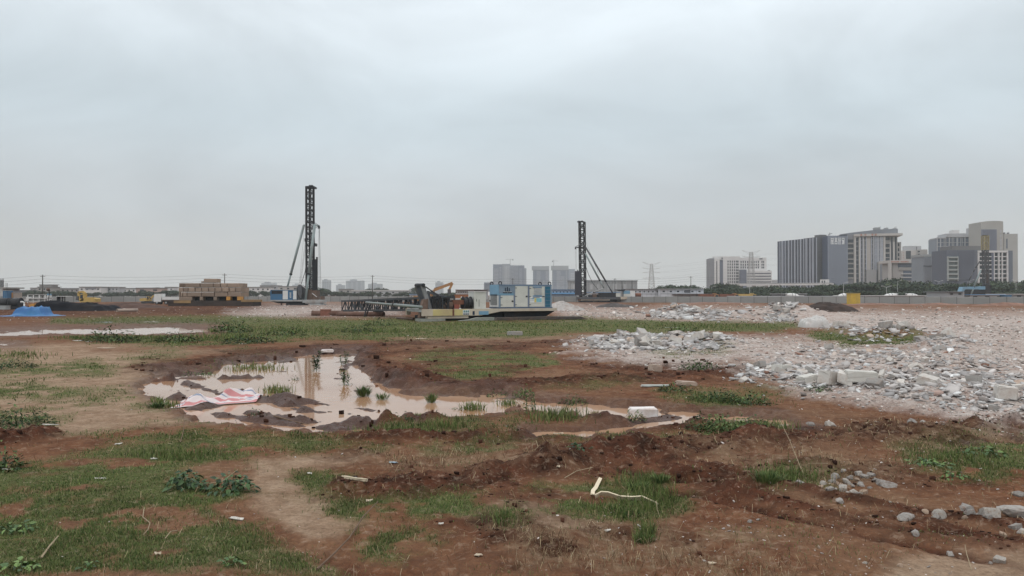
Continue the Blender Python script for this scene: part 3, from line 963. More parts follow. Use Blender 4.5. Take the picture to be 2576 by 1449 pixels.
for X, Y, p0, p1 in rubble_pts():
    n = len(X)
    z = terrain(X, Y)
    which = RNG.integers(0, len(base), n)
    s = (p0 + (p1 - p0) * RNG.uniform(0, 1, n) ** 2.6) / FPX * Y
    a = RNG.uniform(0, 6.28, n)
    t1, t2 = RNG.normal(0, .25, n), RNG.normal(0, .25, n)
    gw_ = 1.0 if p1 < 20 else .25
    col = pick(RC, (3.6, 3.0, 2.6, 1.3 * gw_, 1.3, .7 * gw_, .35 * gw_, 1.2), n)
    if p1 > 20: col = col * np.array([.90, .95, 1.0])
    for bi, (v, f) in enumerate(base):
        k = np.where(which == bi)[0]
        if not len(k): continue
        V = v[None] * (s[k, None, None] * RNG.uniform(.7, 1.3, (len(k), 1, 3))) * np.array([1, 1, .6])
        ca, sa = np.cos(a[k])[:, None], np.sin(a[k])[:, None]
        x = V[:, :, 0] * ca - V[:, :, 1] * sa
        y = V[:, :, 0] * sa + V[:, :, 1] * ca
        zz = V[:, :, 2] + x * t1[k, None] + y * t2[k, None]
        W = np.stack([x + X[k, None], y + Y[k, None], zz + z[k, None] + .12 * s[k, None]], -1).reshape(-1, 3)
        Fk = (f[None] + (np.arange(len(k)) * len(v))[:, None, None]).reshape(-1, 3)
        parts.append((W, Fk, np.repeat(col[k], len(v), 0)))
v, f, c = merge(parts)
tag(np_mesh("rubble", v, f, mat("rubble_bits", (.5, .5, .5), .92, var=.15, scale=3, attr="col", spec=.05), c),
    "small broken concrete and brick bits of the demolition rubble", "rubble", kind="stuff")

# clods of mud along the churned banks
X, Y = scatter(26000, 860, 1400)
z, M = terrain(X, Y, True)
k = (RNG.uniform(0, 1, len(X)) < np.clip(M['dark'] - .25, 0, 1) * .55) & (M['grass'] < .4)
X, Y, z = X[k], Y[k], z[k]
parts = []
which = RNG.integers(0, len(base), len(X))
s = (2.5 + 12 * RNG.uniform(0, 1, len(X)) ** 3.0) / FPX * Y
MC = np.array([(.036, .018, .013), (.070, .033, .022), (.11, .052, .034), (.028, .015, .011)])
col = pick(MC, (2, 3, 2, 1.5), len(X))
for bi, (v, f) in enumerate(base):
    k = np.where(which == bi)[0]
    if not len(k): continue
    V = v[None] * (s[k, None, None] * RNG.uniform(.7, 1.3, (len(k), 1, 3))) * np.array([1, 1, 1.4])
    W = (V + np.stack([X[k], Y[k], z[k] + .1 * s[k]], -1)[:, None, :]).reshape(-1, 3)
    Fk = (f[None] + (np.arange(len(k)) * len(v))[:, None, None]).reshape(-1, 3)
    parts.append((W, Fk, np.repeat(col[k], len(v), 0)))
v, f, c = merge(parts)
tag(np_mesh("mud_clods", v, f, mat("mud_bits", (.1, .06, .04), .9, var=.2, scale=6, attr="col", spec=.06), c), "wet red-brown mud clods on the churned banks", "mud", kind="stuff")

# ------------------------------------------------------------------ a vertical reading plane: local x along it, local y away from the viewer, z up
def r9(a, b): return (1213.9 + a * .07937, 702.8 + b * .07937)
def r10(a, b): return (1047.8 + a * .08929, 696.4 + b * .08929)
def r11(a, b): return (a * .07937, 696.4 + b * .07937)
def r12(a, b): return (1213.9 + a * .0992, 638.9 + b * .0992)
def rD(a, b): return (a, b)

class Fr:
    def __init__(self, x, d, ang=0.0, crop=rD, z0=None, x2=None, d2=None):
        self.A = np.array([wx(x, d), d])
        if x2 is not None:
            B = np.array([wx(x2, d2), d2])
            ang = math.atan2(B[1] - self.A[1], B[0] - self.A[0])
        self.ang = ang
        self.e = np.array([math.cos(ang), math.sin(ang)])
        self.n = np.array([-math.sin(ang), math.cos(ang)])
        self.crop = crop
        self.z0 = (H(self.A[0], self.A[1]) if d < 330 else 0.0) if z0 is None else z0
    def root(self, name, label, cat, group=None):
        self.o = empty(name, (self.A[0], self.A[1], self.z0), label, cat, group, self.ang)
        return self.o
    def p(self, a, b, off=0.0):
        x, y = self.crop(a, b)
        A = self.A + self.n * off
        k = (x - 1288.0) / FPX
        t = (k * A[1] - A[0]) / (self.e[0] - k * self.e[1])
        d = A[1] + t * self.e[1]
        return (t, off, wz(y, d) - self.z0)
    def rect(self, mb, a0, b0, a1, b1, o0, o1):
        """solid whose front (at offset o0) covers the read rectangle"""
        am, bm_ = (a0 + a1) / 2, (b0 + b1) / 2
        x0, x1 = self.p(a0, bm_, o0)[0], self.p(a1, bm_, o0)[0]
        z0, z1 = self.p(am, b1, o0)[2], self.p(am, b0, o0)[2]
        return mb.box(x0, x1, o0, o1, z0, z1)
    def poly(self, mb, pts, o0, o1):
        return mb.prism([(self.p(a, b, o0)[0], self.p(a, b, o0)[2]) for a, b in pts], o0, o1)
    def part(self, name, m, a0, b0, a1, b1, o0, o1, parent=None):
        return self.rect(MB(), a0, b0, a1, b1, o0, o1).build(name, m, self.o if parent is None else parent)

steel_dark = mat("mast_steel", (.016, .017, .021), .6, .1, var=.2, scale=2, dirt=(.04, .028, .022), dirt_amt=.4)
steel_mid = mat("frame_steel", (.10, .105, .115), .6, .2, var=.2, scale=2, dirt=(.12, .08, .06), dirt_amt=.5)
stay_m = mat("stay_paint", (.235, .285, .285), .5, var=.08, scale=1.5, dirt=(.20, .16, .13), dirt_amt=.3)
blue_m = mat("blue_paint", (.050, .140, .255), .5, var=.08, scale=1.2, dirt=(.12, .13, .14), dirt_amt=.35)
blue_lt = mat("pale_blue_paint", (.165, .305, .42), .5, var=.08, scale=1.2, dirt=(.22, .24, .25), dirt_amt=.35)
blue_gy = mat("grey_blue_paint", (.20, .26, .33), .5, var=.08, scale=1.2, dirt=(.25, .24, .23), dirt_amt=.3)
teal_m = mat("teal_paint", (.030, .135, .215), .5, var=.1, scale=1.2)
cream_m = mat("cream_paint", (.57, .565, .52), .5, var=.05, scale=1.2, dirt=(.36, .32, .27), dirt_amt=.3)
white_m = mat("white_paint", (.66, .65, .63), .5, var=.05, scale=1.2, dirt=(.45, .41, .37), dirt_amt=.3)
platform_m = mat("platform_grey", (.36, .37, .37), .6, var=.1, scale=1.0, dirt=(.22, .15, .11), dirt_amt=.6)
yellow_m = mat("platform_yellow", (.55, .46, .20), .6, var=.12, scale=.8, dirt=(.42, .30, .22), dirt_amt=.6)
peach_m = mat("platform_peach", (.52, .45, .36), .6, var=.1, scale=.8, dirt=(.35, .25, .19), dirt_amt=.5)
under_m = mat("undercarriage_dark", (.020, .022, .028), .7, var=.3, scale=1.5, dirt=(.07, .05, .04), dirt_amt=.4)
rope_m = mat("wire_rope", (.06, .06, .065), .6, .3)
rust_m = mat("rust_steel", (.19, .080, .052), .85, var=.25, scale=2, dirt=(.10, .05, .035), dirt_amt=.6)
brown_m = mat("brown_steel", (.13, .085, .065), .85, var=.25, scale=2)
black_m = mat("black_rubber", (.022, .022, .024), .7, var=.2)
digger_m = mat("digger_yellow", (.50, .34, .11), .5, var=.08, scale=1.0, dirt=(.30, .22, .14), dirt_amt=.45)
digger_o = mat("digger_orange", (.38, .20, .085), .55, var=.1, scale=1.0, dirt=(.28, .18, .12), dirt_amt=.45)
glass_d = mat("dark_glass", (.035, .045, .055), .15, var=.1, spec=.6)
sign_w = mat("sign_white", (.70, .71, .72), .6, var=.03)
sign_b = mat("sign_navy", (.020, .032, .060), .6, var=.03)

def lattice(mb_ch, mb_br, P, Q, ux, uy, pitch, rc, rb, k0=0, cross=False):
    """square truss from P to Q: half-axes ux, uy; chords into mb_ch (list of four), bracing into mb_br"""
    P, Q, ux, uy = Vector(P), Vector(Q), Vector(ux), Vector(uy)
    cs = [ux + uy, -ux + uy, -ux - uy, ux - uy]
    for i, c in enumerate(cs):
        mb_ch[i].beam(P + c, Q + c, rc)
    n = max(2, round((Q - P).length / pitch))
    for k in range(n + 1):
        a = P.lerp(Q, k / n)
        for i in range(4):
            mb_br.beam(a + cs[i], a + cs[(i + 1) % 4], rb)
        if k < n:
            b = P.lerp(Q, (k + 1) / n)
            for i in range(4):
                j = (i + 1) % 4
                if (k + i) % 2: mb_br.beam(a + cs[i], b + cs[j], rb)
                else: mb_br.beam(a + cs[j], b + cs[i], rb)
                if cross:
                    if (k + i) % 2: mb_br.beam(a + cs[j], b + cs[i], rb)
                    else: mb_br.beam(a + cs[i], b + cs[j], rb)

def stay(fr, a0, b0, a1, b1, o0, o1, r0, r1, split, m, parent=None):
    """telescopic stay: upper tube, lower tube and a collar between them"""
    P, Q = Vector(fr.p(a0, b0, o0)), Vector(fr.p(a1, b1, o1))
    S_ = P.lerp(Q, split)
    ob = MB().tube(P, S_, r0, 10).build("stay_tube", m, fr.o, True)
    MB().tube(S_, Q, r1, 10).build("inner_tube", m, ob, True)
    dr = (Q - P).normalized() * .16
    MB().tube(S_ - dr, S_ + dr, max(r0, r1) * 1.25, 10).build("collar", steel_dark, ob)
    return ob

def ropes(fr, name, pairs, o0, r=.022, parent=None):
    for (a0, b0, a1, b1) in pairs:
        MB().tube(fr.p(a0, b0, o0), fr.p(a1, b1, o0), r, 4).build(name, rope_m, fr.o if parent is None else parent)

GLYPHS = [  # strokes in a unit square, blocky marks as they read from this far
 [(.05,.9,.95,.9),(.05,.62,.95,.62),(.2,.35,.9,.35),(.05,.05,.05,.95),(.95,.62,.95,.95),(.5,.05,.5,.62),(.3,.05,.95,.05)],
 [(.2,.95,.8,.95),(.2,.75,.8,.75),(.2,.55,.8,.55),(.2,.55,.2,.95),(.8,.55,.8,.95),(.1,.4,.9,.4),(.1,.05,.9,.05),(.1,.05,.1,.4),(.9,.05,.9,.4)],
 [(.1,.0,.1,1),(.45,.0,.45,1),(.85,.0,.85,1),(.45,.55,.85,.55),(.1,.7,.45,.7)],
 [(.1,.95,.9,.95),(.1,.6,.9,.6),(.1,.6,.1,.95),(.9,.05,.9,.95),(.3,.4,.9,.4),(.3,.1,.7,.25),(.1,.05,.9,.05)],
]
def glyphs(fr, a0, b0, a1, b1, off, m, parent, n=4, vertical=False, w=.16):
    """a line of characters as raised strokes"""
    for i in range(n):
        if vertical:
            ga0, ga1, gb0, gb1 = a0, a1, b0 + (b1 - b0) * (i + .08) / n, b0 + (b1 - b0) * (i + .92) / n
        else:
            ga0, ga1, gb0, gb1 = a0 + (a1 - a0) * (i + .1) / n, a0 + (a1 - a0) * (i + .9) / n, b0, b1
        mb = MB()
        tw, th = (ga1 - ga0) * w / 2, (gb1 - gb0) * w / 2
        for (x0, y0, x1, y1) in GLYPHS[i % 4]:
            A0, A1 = ga0 + (ga1 - ga0) * min(x0, x1), ga0 + (ga1 - ga0) * max(x0, x1)
            B0, B1 = gb1 - (gb1 - gb0) * max(y0, y1), gb1 - (gb1 - gb0) * min(y0, y1)
            fr.rect(mb, A0 - tw, B0 - th, A1 + tw, B1 + th, off - .03, off)
        mb.build("character", m, parent)

# ------------------------------------------------------------------ upright piling rig with the blue cabin
fr = Fr(770, 180.0, 0, r3, z0=None)
rig = fr.root("piling_rig", "tall black lattice-mast piling rig with blue and white cabin beside the block stack", "piling rig", "piling rigs on the site")
th = math.radians(20)
hw = .86
mx0, mz0 = fr.p(594, 1270, 2.2)[0], fr.p(594, 1270, 2.2)[2]
mx1, mz1 = fr.p(588, 96, 2.2)[0], fr.p(588, 96, 2.2)[2]
ch = [MB() for _ in range(4)]
br = MB()
lattice(ch, br, (mx0, 2.2, mz0), (mx1, 2.2, mz1), (math.cos(th) * hw, math.sin(th) * hw, 0), (-math.sin(th) * hw, math.cos(th) * hw, 0), 1.42, .34, .17)
for c in ch: c.build("mast_chord", steel_dark, rig)
br.build("mast_bracing", steel_dark, rig)
h = fr.rect(MB(), 538, 86, 634, 104, 1.0, 3.4).build("mast_head", steel_dark, rig)
for a in (590, 612):
    c = fr.p(a, 86, 2.2)
    MB().tube((c[0], 1.9, c[2]), (c[0], 2.5, c[2]), .26, 10).build("sheave", steel_dark, h)
MB().beam((mx0 - .15, 2.2, mz0), (mx1 - .15, 2.2, mz1), .30).build("ladder_column", steel_dark, rig)
MB().beam((mx0 + .38, 1.6, mz0), (mx1 + .38, 1.6, mz1), .22).build("ladder_column", steel_dark, rig)
# guide rails with the hammer hanging low on the far side
for a in (618, 632):
    P, Q = fr.p(a, 100, 1.0), fr.p(a + 8, 1260, 1.0)
    MB().beam(P, Q, .16).build("guide_rail", steel_dark, rig)
fr.part("hammer", steel_dark, 612, 860, 652, 1252, .75, 2.0)
fr.part("hammer_guide", steel_dark, 654, 836, 668, 1180, .9, 1.4)
fr.part("drive_head", steel_dark, 600, 690, 646, 720, .7, 2.6)
stay(fr, 524, 502, 354, 1150, 2.0, -.2, .30, .23, .80, stay_m)
stay(fr, 640, 490, 545, 1288, .5, -.6, .36, .28, .66, stay_m)
c = MB()
c.beam(fr.p(520, 500, 2.0), fr.p(560, 500, 2.0), .3)
c.beam(fr.p(632, 470, 1.2), fr.p(690, 506, 1.2), .13)
c.beam(fr.p(636, 500, 1.2), fr.p(690, 506, 1.2), .30)
c.beam(fr.p(650, 528, 1.2), fr.p(680, 508, 1.2), .13)
jib = c.build("jib", stay_m, rig)
MB().tube(fr.p(685, 506, 1.2), fr.p(685, 536, 1.2), .22, 8, .3).build("hoist_block", black_m, jib)
ropes(fr, "rope", [(681, 536, 684, 1250), (688, 536, 692, 1250), (692, 536, 704, 1250), (689, 536, 712, 1252)], 1.2, .026)
ropes(fr, "rope", [(540, 660, 484, 1112), (542, 700, 490, 1112), (528, 560, 480, 1112), (546, 720, 496, 1112)], 1.4, .020)
MB().path([fr.p(552, 880, 1.0), fr.p(540, 990, .9), fr.p(512, 1080, .8), fr.p(496, 1130, .8)], .07, 6).build("hose", black_m, rig)
MB().tube(fr.p(547, 640, 1.2), fr.p(548, 672, 1.2), .35, 8).build("pulley", black_m, rig)
# cabin
fr.part("deck", platform_m, 172, 1290, 512, 1306, -1.8, 2.6)
fr.part("deck_beam", platform_m, 512, 1288, 722, 1320, -1.6, 2.4)
MB_ = MB()
fr.poly(MB_, [(180, 1306), (510, 1306), (510, 1332), (420, 1328), (260, 1326)], -1.2, 2.2)
MB_.build("chassis", under_m, rig)
cab = fr.part("cabin", blue_m, 173, 1187, 450, 1290, -1.3, 1.6)
for (a0, a1) in ((304, 357), (413, 449)):
    dd = fr.part("cabin_door", white_m, a0, 1192, a1, 1284, -1.36, -1.30, cab)
    fr.rect(MB(), a0 - 2, 1236, a0 + 4, 1240, -1.40, -1.36).build("hinge", black_m, dd)
fr.rect(MB(), 186, 1194, 300, 1226, -1.34, -1.30).build("air_intake", under_m, cab)
fr.rect(MB(), 172, 1183, 452, 1188, -1.42, 1.7).build("roof_edge", blue_gy, cab)
glyphs(fr, 376, 1210, 394, 1268, -1.32, sign_w, cab, 4, True)
# cable reel, winch and struts
mbr = MB()
cc = fr.p(478, 1210, -1.0)
n = 18
rx, rz = fr.p(505, 1210, -1.0)[0] - cc[0], fr.p(478, 1128, -1.0)[2] - cc[2]
ring = [(cc[0] + math.cos(2 * math.pi * i / n) * rx, cc[2] + math.sin(2 * math.pi * i / n) * rz) for i in range(n)]
mbr.prism(ring, -1.1, .9)
reel = mbr.build("cable_reel", steel_mid, rig)
MB().path([fr.p(452, 1160, -1.2), fr.p(454, 1220, -1.2), fr.p(478, 1268, -1.2), fr.p(512, 1292, -1.2)], .09, 6).build("reel_rim", black_m, reel)
c = MB()
c.beam(fr.p(482, 1118, .3), fr.p(664, 1258, .3), .13)
c.beam(fr.p(478, 1120, .5), fr.p(478, 1180, .5), .5)
c.build("strut", white_m, rig)
fr.part("winch", brown_m, 560, 1180, 612, 1288, .2, 1.6)
fr.part("winch", steel_mid, 500, 1150, 545, 1288, .4, 1.6)
fr.part("mast_foot", brown_m, 615, 1190, 668, 1288, .4, 3.0)
fr.part("counter_block", brown_m, 700, 1252, 728, 1312, -.8, 1.0)
fr.part("walking_pontoon", under_m, 338, 1328, 516, 1360, -1.8, 3.0)
fr.part("walking_pontoon", platform_m, 590, 1330, 712, 1358, -1.8, 3.0)
fr.part("jack_leg", steel_mid, 284, 1306, 292, 1356, -.2, .2)
fr.part("pontoon_frame", platform_m, 540, 1318, 700, 1332, -1.4, 2.0)

# ------------------------------------------------------------------ upright piling rig before the blue-roofed sheds
fr = Fr(1470, 250.0, 0, r5, z0=.35)
rig = fr.root("piling_rig", "tall lattice-mast piling rig with two long back stays before the blue-roofed sheds", "piling rig", "piling rigs on the site")
th = math.radians(-24)
hw = .84
P = fr.p(553, 1290, 1.5); Q = fr.p(540, 166, 1.5)
ch = [MB() for _ in range(4)]
br = MB()
lattice(ch, br, P, Q, (math.cos(th) * hw, math.sin(th) * hw, 0), (-math.sin(th) * hw, math.cos(th) * hw, 0), 1.45, .36, .19)
for c in ch: c.build("mast_chord", steel_dark, rig)
br.build("mast_bracing", steel_dark, rig)
c = MB()
fr.poly(c, [(470, 160), (488, 145), (515, 152), (545, 144), (570, 160), (560, 168), (480, 168)], .6, 2.4)
c.build("mast_head", steel_dark, rig)
for a in (500, 514):
    MB().beam(fr.p(a, 166, .7), fr.p(a + 6, 1290, .7), .18).build("guide_rail", steel_dark, rig)
fr.part("hammer", mat("hammer_steel", (.045, .046, .060), .6, .2, var=.2), 437, 905, 524, 1268, .2, 1.8)
fr.part("hammer_guide", steel_dark, 470, 886, 482, 910, .6, 1.2)
stay(fr, 596, 548, 1002, 1238, 1.2, .2, .28, .22, .74, steel_mid)
stay(fr, 590, 640, 868, 1160, .4, -.6, .28, .22, .78, stay_m)
stay(fr, 868, 1160, 560, 1292, -.6, .4, .18, .18, .5, platform_m)
c = MB()
fr.poly(c, [(434, 545), (490, 538), (596, 542), (590, 590), (570, 600), (545, 560), (498, 560), (440, 552)], .9, 1.5)
c.beam(fr.p(434, 545, 1.2), fr.p(492, 514, 1.2), .14)
jib = c.build("jib", steel_mid, rig)
MB().tube(fr.p(443, 550, 1.2), fr.p(443, 576, 1.2), .2, 8, .3).build("hoist_block", black_m, jib)
ropes(fr, "rope", [(441, 576, 448, 900), (455, 560, 456, 900), (602, 470, 790, 950), (700, 740, 800, 960), (492, 166, 494, 560)], 1.2, .026)
MB().path([fr.p(602, 850, 1.0), fr.p(640, 960, 1.0), fr.p(700, 1085, .9), fr.p(780, 1180, .8)], .08, 6).build("hose", black_m, rig)
fr.part("deck", steel_mid, 470, 1298, 1120, 1330, -1.8, 2.4)
fr.part("hull", under_m, 560, 1330, 1060, 1362, -1.2, 2.0)
fr.part("winch", under_m, 640, 1262, 790, 1300, -1.0, 1.4)
fr.part("winch", brown_m, 700, 1250, 760, 1300, -1.3, .8)
fr.part("deck_beam", peach_m, 520, 1330, 960, 1345, -1.6, 2.2)
fr.part("end_block", brown_m, 480, 1322, 525, 1352, -1.8, 1.0)
fr.part("walking_pontoon", under_m, 800, 1345, 965, 1372, -1.6, 3.0)
fr.part("walking_pontoon", under_m, 500, 1350, 700, 1372, -1.6, 3.0)
fr.part("engine_house", under_m, 800, 1228, 1048, 1300, -1.4, 1.8)
fr.part("cabinet", cream_m, 1050, 1238, 1116, 1292, -1.5, .6)
fr.part("cabin", blue_lt, 1168, 1200, 1262, 1248, -1.6, 1.2)
fr.part("cabin_door", white_m, 1262, 1202, 1337, 1286, -1.5, 1.2)
fr.part("cabin_base", cream_m, 1168, 1248, 1262, 1288, -1.6, 1.2)
c = MB(); fr.poly(c, [(1040, 1182), (1190, 1182), (1180, 1206), (1110, 1206)], -1.6, 1.4)
c.build("canopy", under_m, rig)
for a in (1048, 1150, 1185):
    fr.part("canopy_post", steel_mid, a, 1200, a + 6, 1300, -1.3, -1.2)
c = MB()
P, Q = fr.p(1340, 1268, -.6), fr.p(1425, 1268, -.6)
c.tube(P, Q, .72, 12)
c.build("fuel_tank", rust_m, rig, True)
c = MB()
for i in range(5):
    c.path([fr.p(1290 + i * 7, 1300, -.8), fr.p(1310 + i * 8, 1336, -.8), fr.p(1345 + i * 5, 1330 - i * 3, -.8), fr.p(1372, 1296, -.8)], .07, 5)
c.build("hose", black_m, rig)
c = MB(); fr.poly(c, [(1115, 1290), (1330, 1290), (1290, 1308), (1170, 1330), (1115, 1330)], -1.5, 1.6)
c.build("deck_tail", peach_m, rig)
fr.part("jack_leg", steel_mid, 1114, 1330, 1122, 1375, -.6, -.3)
fr.part("jack_leg", steel_mid, 1044, 1330, 1050, 1372, -.6, -.3)
fr.part("jack_leg", steel_mid, 492, 1330, 500, 1372, -.6, -.3)

# ------------------------------------------------------------------ small rig behind the hoarding, pale mast
fr = Fr(2488, 340.0, 0, lambda a, b: (2363.9 + a * .14115, 562.2 + b * .14115), z0=0)
rig = fr.root("piling_rig", "distant piling rig with a pale tan mast head and blue deck behind the hoarding", "piling rig", "piling rigs on the site")
tan_m = mat("mast_tan", (.34, .29, .16), .7, var=.2)
ch = [MB() for _ in range(4)]; br = MB()
lattice(ch, br, fr.p(815, 470, 1), fr.p(815, 220, 1), (1.05, 0, 0), (0, 1.05, 0), 1.6, .26, .16, cross=True)
for c in ch: c.build("mast_chord", tan_m, rig)
br.build("mast_bracing", tan_m, rig)
ch = [MB() for _ in range(4)]; br = MB()
lattice(ch, br, fr.p(830, 1300, 1), fr.p(815, 470, 1), (.9, 0, 0), (0, .9, 0), 1.6, .30, .16, cross=True)
for c in ch: c.build("mast_chord", steel_mid, rig)
br.build("mast_bracing", steel_mid, rig)
fr.part("mast_head", steel_dark, 800, 204, 862, 218, .2, 1.8)
fr.part("hammer", brown_m, 850, 900, 890, 1060, .2, 1.2)
fr.part("drive_head", under_m, 815, 1085, 920, 1300, -.4, 1.6)
stay(fr, 735, 830, 560, 1262, .2, -.4, .38, .34, .7, stay_m)
stay(fr, 718, 670, 600, 860, .6, .4, .26, .24, .6, steel_mid)
stay(fr, 600, 860, 470, 1120, .6, .4, .24, .24, .6, steel_mid)
c = MB(); fr.poly(c, [(420, 1130), (815, 1120), (815, 1178), (460, 1172), (420, 1225), (385, 1215)], -.6, 2.6)
c.build("deck", blue_lt, rig)
fr.part("engine_house", under_m, 440, 1180, 815, 1300, -.2, 2.0)
fr.part("deck_leg", under_m, 400, 1225, 440, 1440, -.2, 2.0)
fr.part("deck_leg", under_m, 760, 1300, 830, 1440, -.2, 2.0)

# ------------------------------------------------------------------ lowered rig with the blue and white power container
ANG = math.radians(25)
fr = Fr(1256, 73.0, ANG, r9, z0=None)
rig = fr.root("lowered_piling_rig", "piling rig with its mast lowered and a blue and white power container on cream deck", "piling rig", "piling rigs on the site")
CL = fr.p(2195, 500)[0]            # container length
ZB, ZT = fr.p(525, 885)[2], fr.p(525, 160)[2]
ZD = fr.p(525, 925)[2]
CW = 2.35
def fbox(name, m, a0, b0, a1, b1, o0, o1, parent):
    x0, x1 = fr.p(a0, 500, o0)[0], fr.p(a1, 500, o0)[0]
    return MB().box(x0, x1, o0, o1, fr.p(525, b1, o0)[2], fr.p(525, b0, o0)[2]).build(name, m, parent)
cont = MB().box(0, CL, 0, CW, ZB, ZT).build("power_container", blue_gy, rig)
MB().box(-.05, CL + .05, -.05, CW + .05, ZD, ZB).build("skid", mat("skid_blue", (.09, .12, .17), .6), cont)
fbox("top_rail", mat("rail_blue", (.13, .19, .27), .5), 525, 160, 2195, 205, -.03, .02, cont)
for (a0, b0, a1, b1, nm) in ((580, 512, 985, 875, 1), (1040, 208, 1432, 872, 3), (1490, 218, 1968, 872, 3)):
    dr = fbox("container_door", cream_m, a0, b0, a1, b1, -.045, .0, cont)
    for k in range(3 if nm == 3 else 2):
        bb = (b0 + 60) + (b1 - b0 - 125) * k / (2 if nm == 3 else 1)
        fbox("hinge", steel_mid, a0 - 6, bb - 9, a0 + 52, bb + 9, -.075, -.04, dr)
    if a0 != 1490:
        lk = fbox("latch", black_m, a1 - 58, (b0 + b1) / 2 - 24, a1 - 6, (b0 + b1) / 2 + 24, -.08, -.04, dr)
    else:
        fbox("latch", black_m, 1902, 530, 1966, 558, -.08, -.04, dr)
        lv = fbox("vent", blue_gy, 1636, 250, 1870, 500, -.06, -.03, dr)
        for k in range(9):
            fbox("louvre", white_m, 1640, 262 + k * 26, 1866, 276 + k * 26, -.10, -.04, dr)
        fbox("vent_hood", mat("hood_blue", (.09, .22, .40), .5), 1605, 228, 1885, 250, -.13, -.04, dr)
        fbox("vent_sill", mat("hood_blue", (.09, .22, .40), .5), 1600, 514, 1890, 546, -.09, -.04, dr)
        po = fbox("notice_board", sign_w, 1512, 556, 1882, 744, -.075, -.04, dr)
        fbox("notice_print", sign_b, 1586, 572, 1812, 588, -.082, -.075, dr)
        fbox("notice_print", mat("print_yellow", (.62, .50, .16), .6), 1644, 600, 1706, 732, -.082, -.075, dr)
        fbox("notice_print", mat("print_teal", (.22, .48, .55), .6), 1708, 600, 1872, 722, -.082, -.075, dr)
        fbox("notice_print", mat("print_blue", (.14, .32, .46), .6), 1570, 600, 1640, 632, -.082, -.075, dr)
        fbox("notice_print", mat("print_grey", (.42, .44, .45), .6), 1520, 600, 1566, 632, -.082, -.075, dr)
        for k in range(3):
            fbox("notice_print", mat("print_grey", (.42, .44, .45), .6), 1520 + k * 40, 656, 1548 + k * 40, 674, -.082, -.075, dr)
for b in (512, 875, ):
    pass
tp = fbox("ladder_recess", teal_m, 1990, 226, 2150, 905, -.02, .02, cont)
for k in range(5):
    fbox("rung", blue_gy, 1992, 322 + k * 118, 2148, 330 + k * 118, -.06, -.015, tp)
fbox("corner_post", blue_gy, 2150, 205, 2195, 885, -.03, .02, cont)
fbox("door_post", mat("post_slate", (.17, .20, .27), .5), 1436, 205, 1486, 872, -.025, .0, cont)
fbox("door_post", mat("post_slate", (.17, .20, .27), .5), 990, 490, 1036, 872, -.025, .0, cont)
fbox("sign_panel", blue_lt, 535, 440, 990, 505, -.012, .0, cont)
# emblem: three towers on a base with a line of lettering under it
em = MB()
for (a0, b0, a1, b1) in ((708, 262, 732, 378), (772, 240, 800, 378), (846, 270, 862, 378), (708, 358, 866, 380), (732, 296, 772, 302), (800, 300, 846, 306), (718, 276, 732, 284), (838, 280, 852, 288)):
    x0, x1 = fr.p(a0, 500)[0], fr.p(a1, 500)[0]
    em.box(x0, x1, -.03, -.008, fr.p(525, b1)[2], fr.p(525, b0)[2])
em.build("emblem", sign_b, cont)
em = MB()
em.box(fr.p(664, 500)[0], fr.p(920, 500)[0], -.02, -.008, fr.p(525, 396)[2], fr.p(525, 384)[2])
em.build("emblem_line", white_m, cont)
for (a0, a1) in ((646, 704), (720, 778), (806, 858), (872, 926)):
    for gi in range(1):
        gm = MB()
        for (x0_, y0_, x1_, y1_) in GLYPHS[(a0 // 60) % 4]:
            A0, A1 = a0 + (a1 - a0) * min(x0_, x1_), a0 + (a1 - a0) * max(x0_, x1_)
            B0, B1 = 438 - 36 * max(y0_, y1_), 438 - 36 * min(y0_, y1_)
            gm.box(fr.p(A0 - 5, 500)[0], fr.p(A1 + 5, 500)[0], -.03, -.008, fr.p(525, B1 + 3)[2], fr.p(525, B0 - 3)[2])
        gm.build("character", sign_b, cont)
# lifting eyes
for (xx, yy) in ((.15, .12), (.15, CW - .12), (CL - .2, .12), (CL - .2, CW - .12)):
    c = MB()
    pts = [(xx + math.cos(t) * .16, yy, ZT + .12 + math.sin(t) * .16) for t in np.linspace(-.9, 4.0, 10)]
    c.path(pts, .05, 6)
    c.build("lifting_eye", black_m, cont)
# end wall of the container (local x = 0)
def ebox(name, m, y0, y1, z0, z1, x0, x1, parent):
    return MB().box(x0, x1, y0, y1, z0, z1).build(name, m, parent)
zz = ZT - ZB
ebox("end_wall_top", blue_lt, .06, CW - .04, ZB + zz * .53, ZT - .03, -.03, .01, cont)
ed = ebox("end_grille", white_m, .16, CW - .06, ZB + .03, ZB + zz * .51, -.05, .01, cont)
for k in range(11):
    z = ZB + .24 + k * .098
    ebox("grille_slot", black_m, .40, CW - .32, z, z + .038, -.075, -.045, ed)
ebox("latch", black_m, CW - .26, CW - .16, ZB + .55, ZB + .72, -.10, -.05, ed)
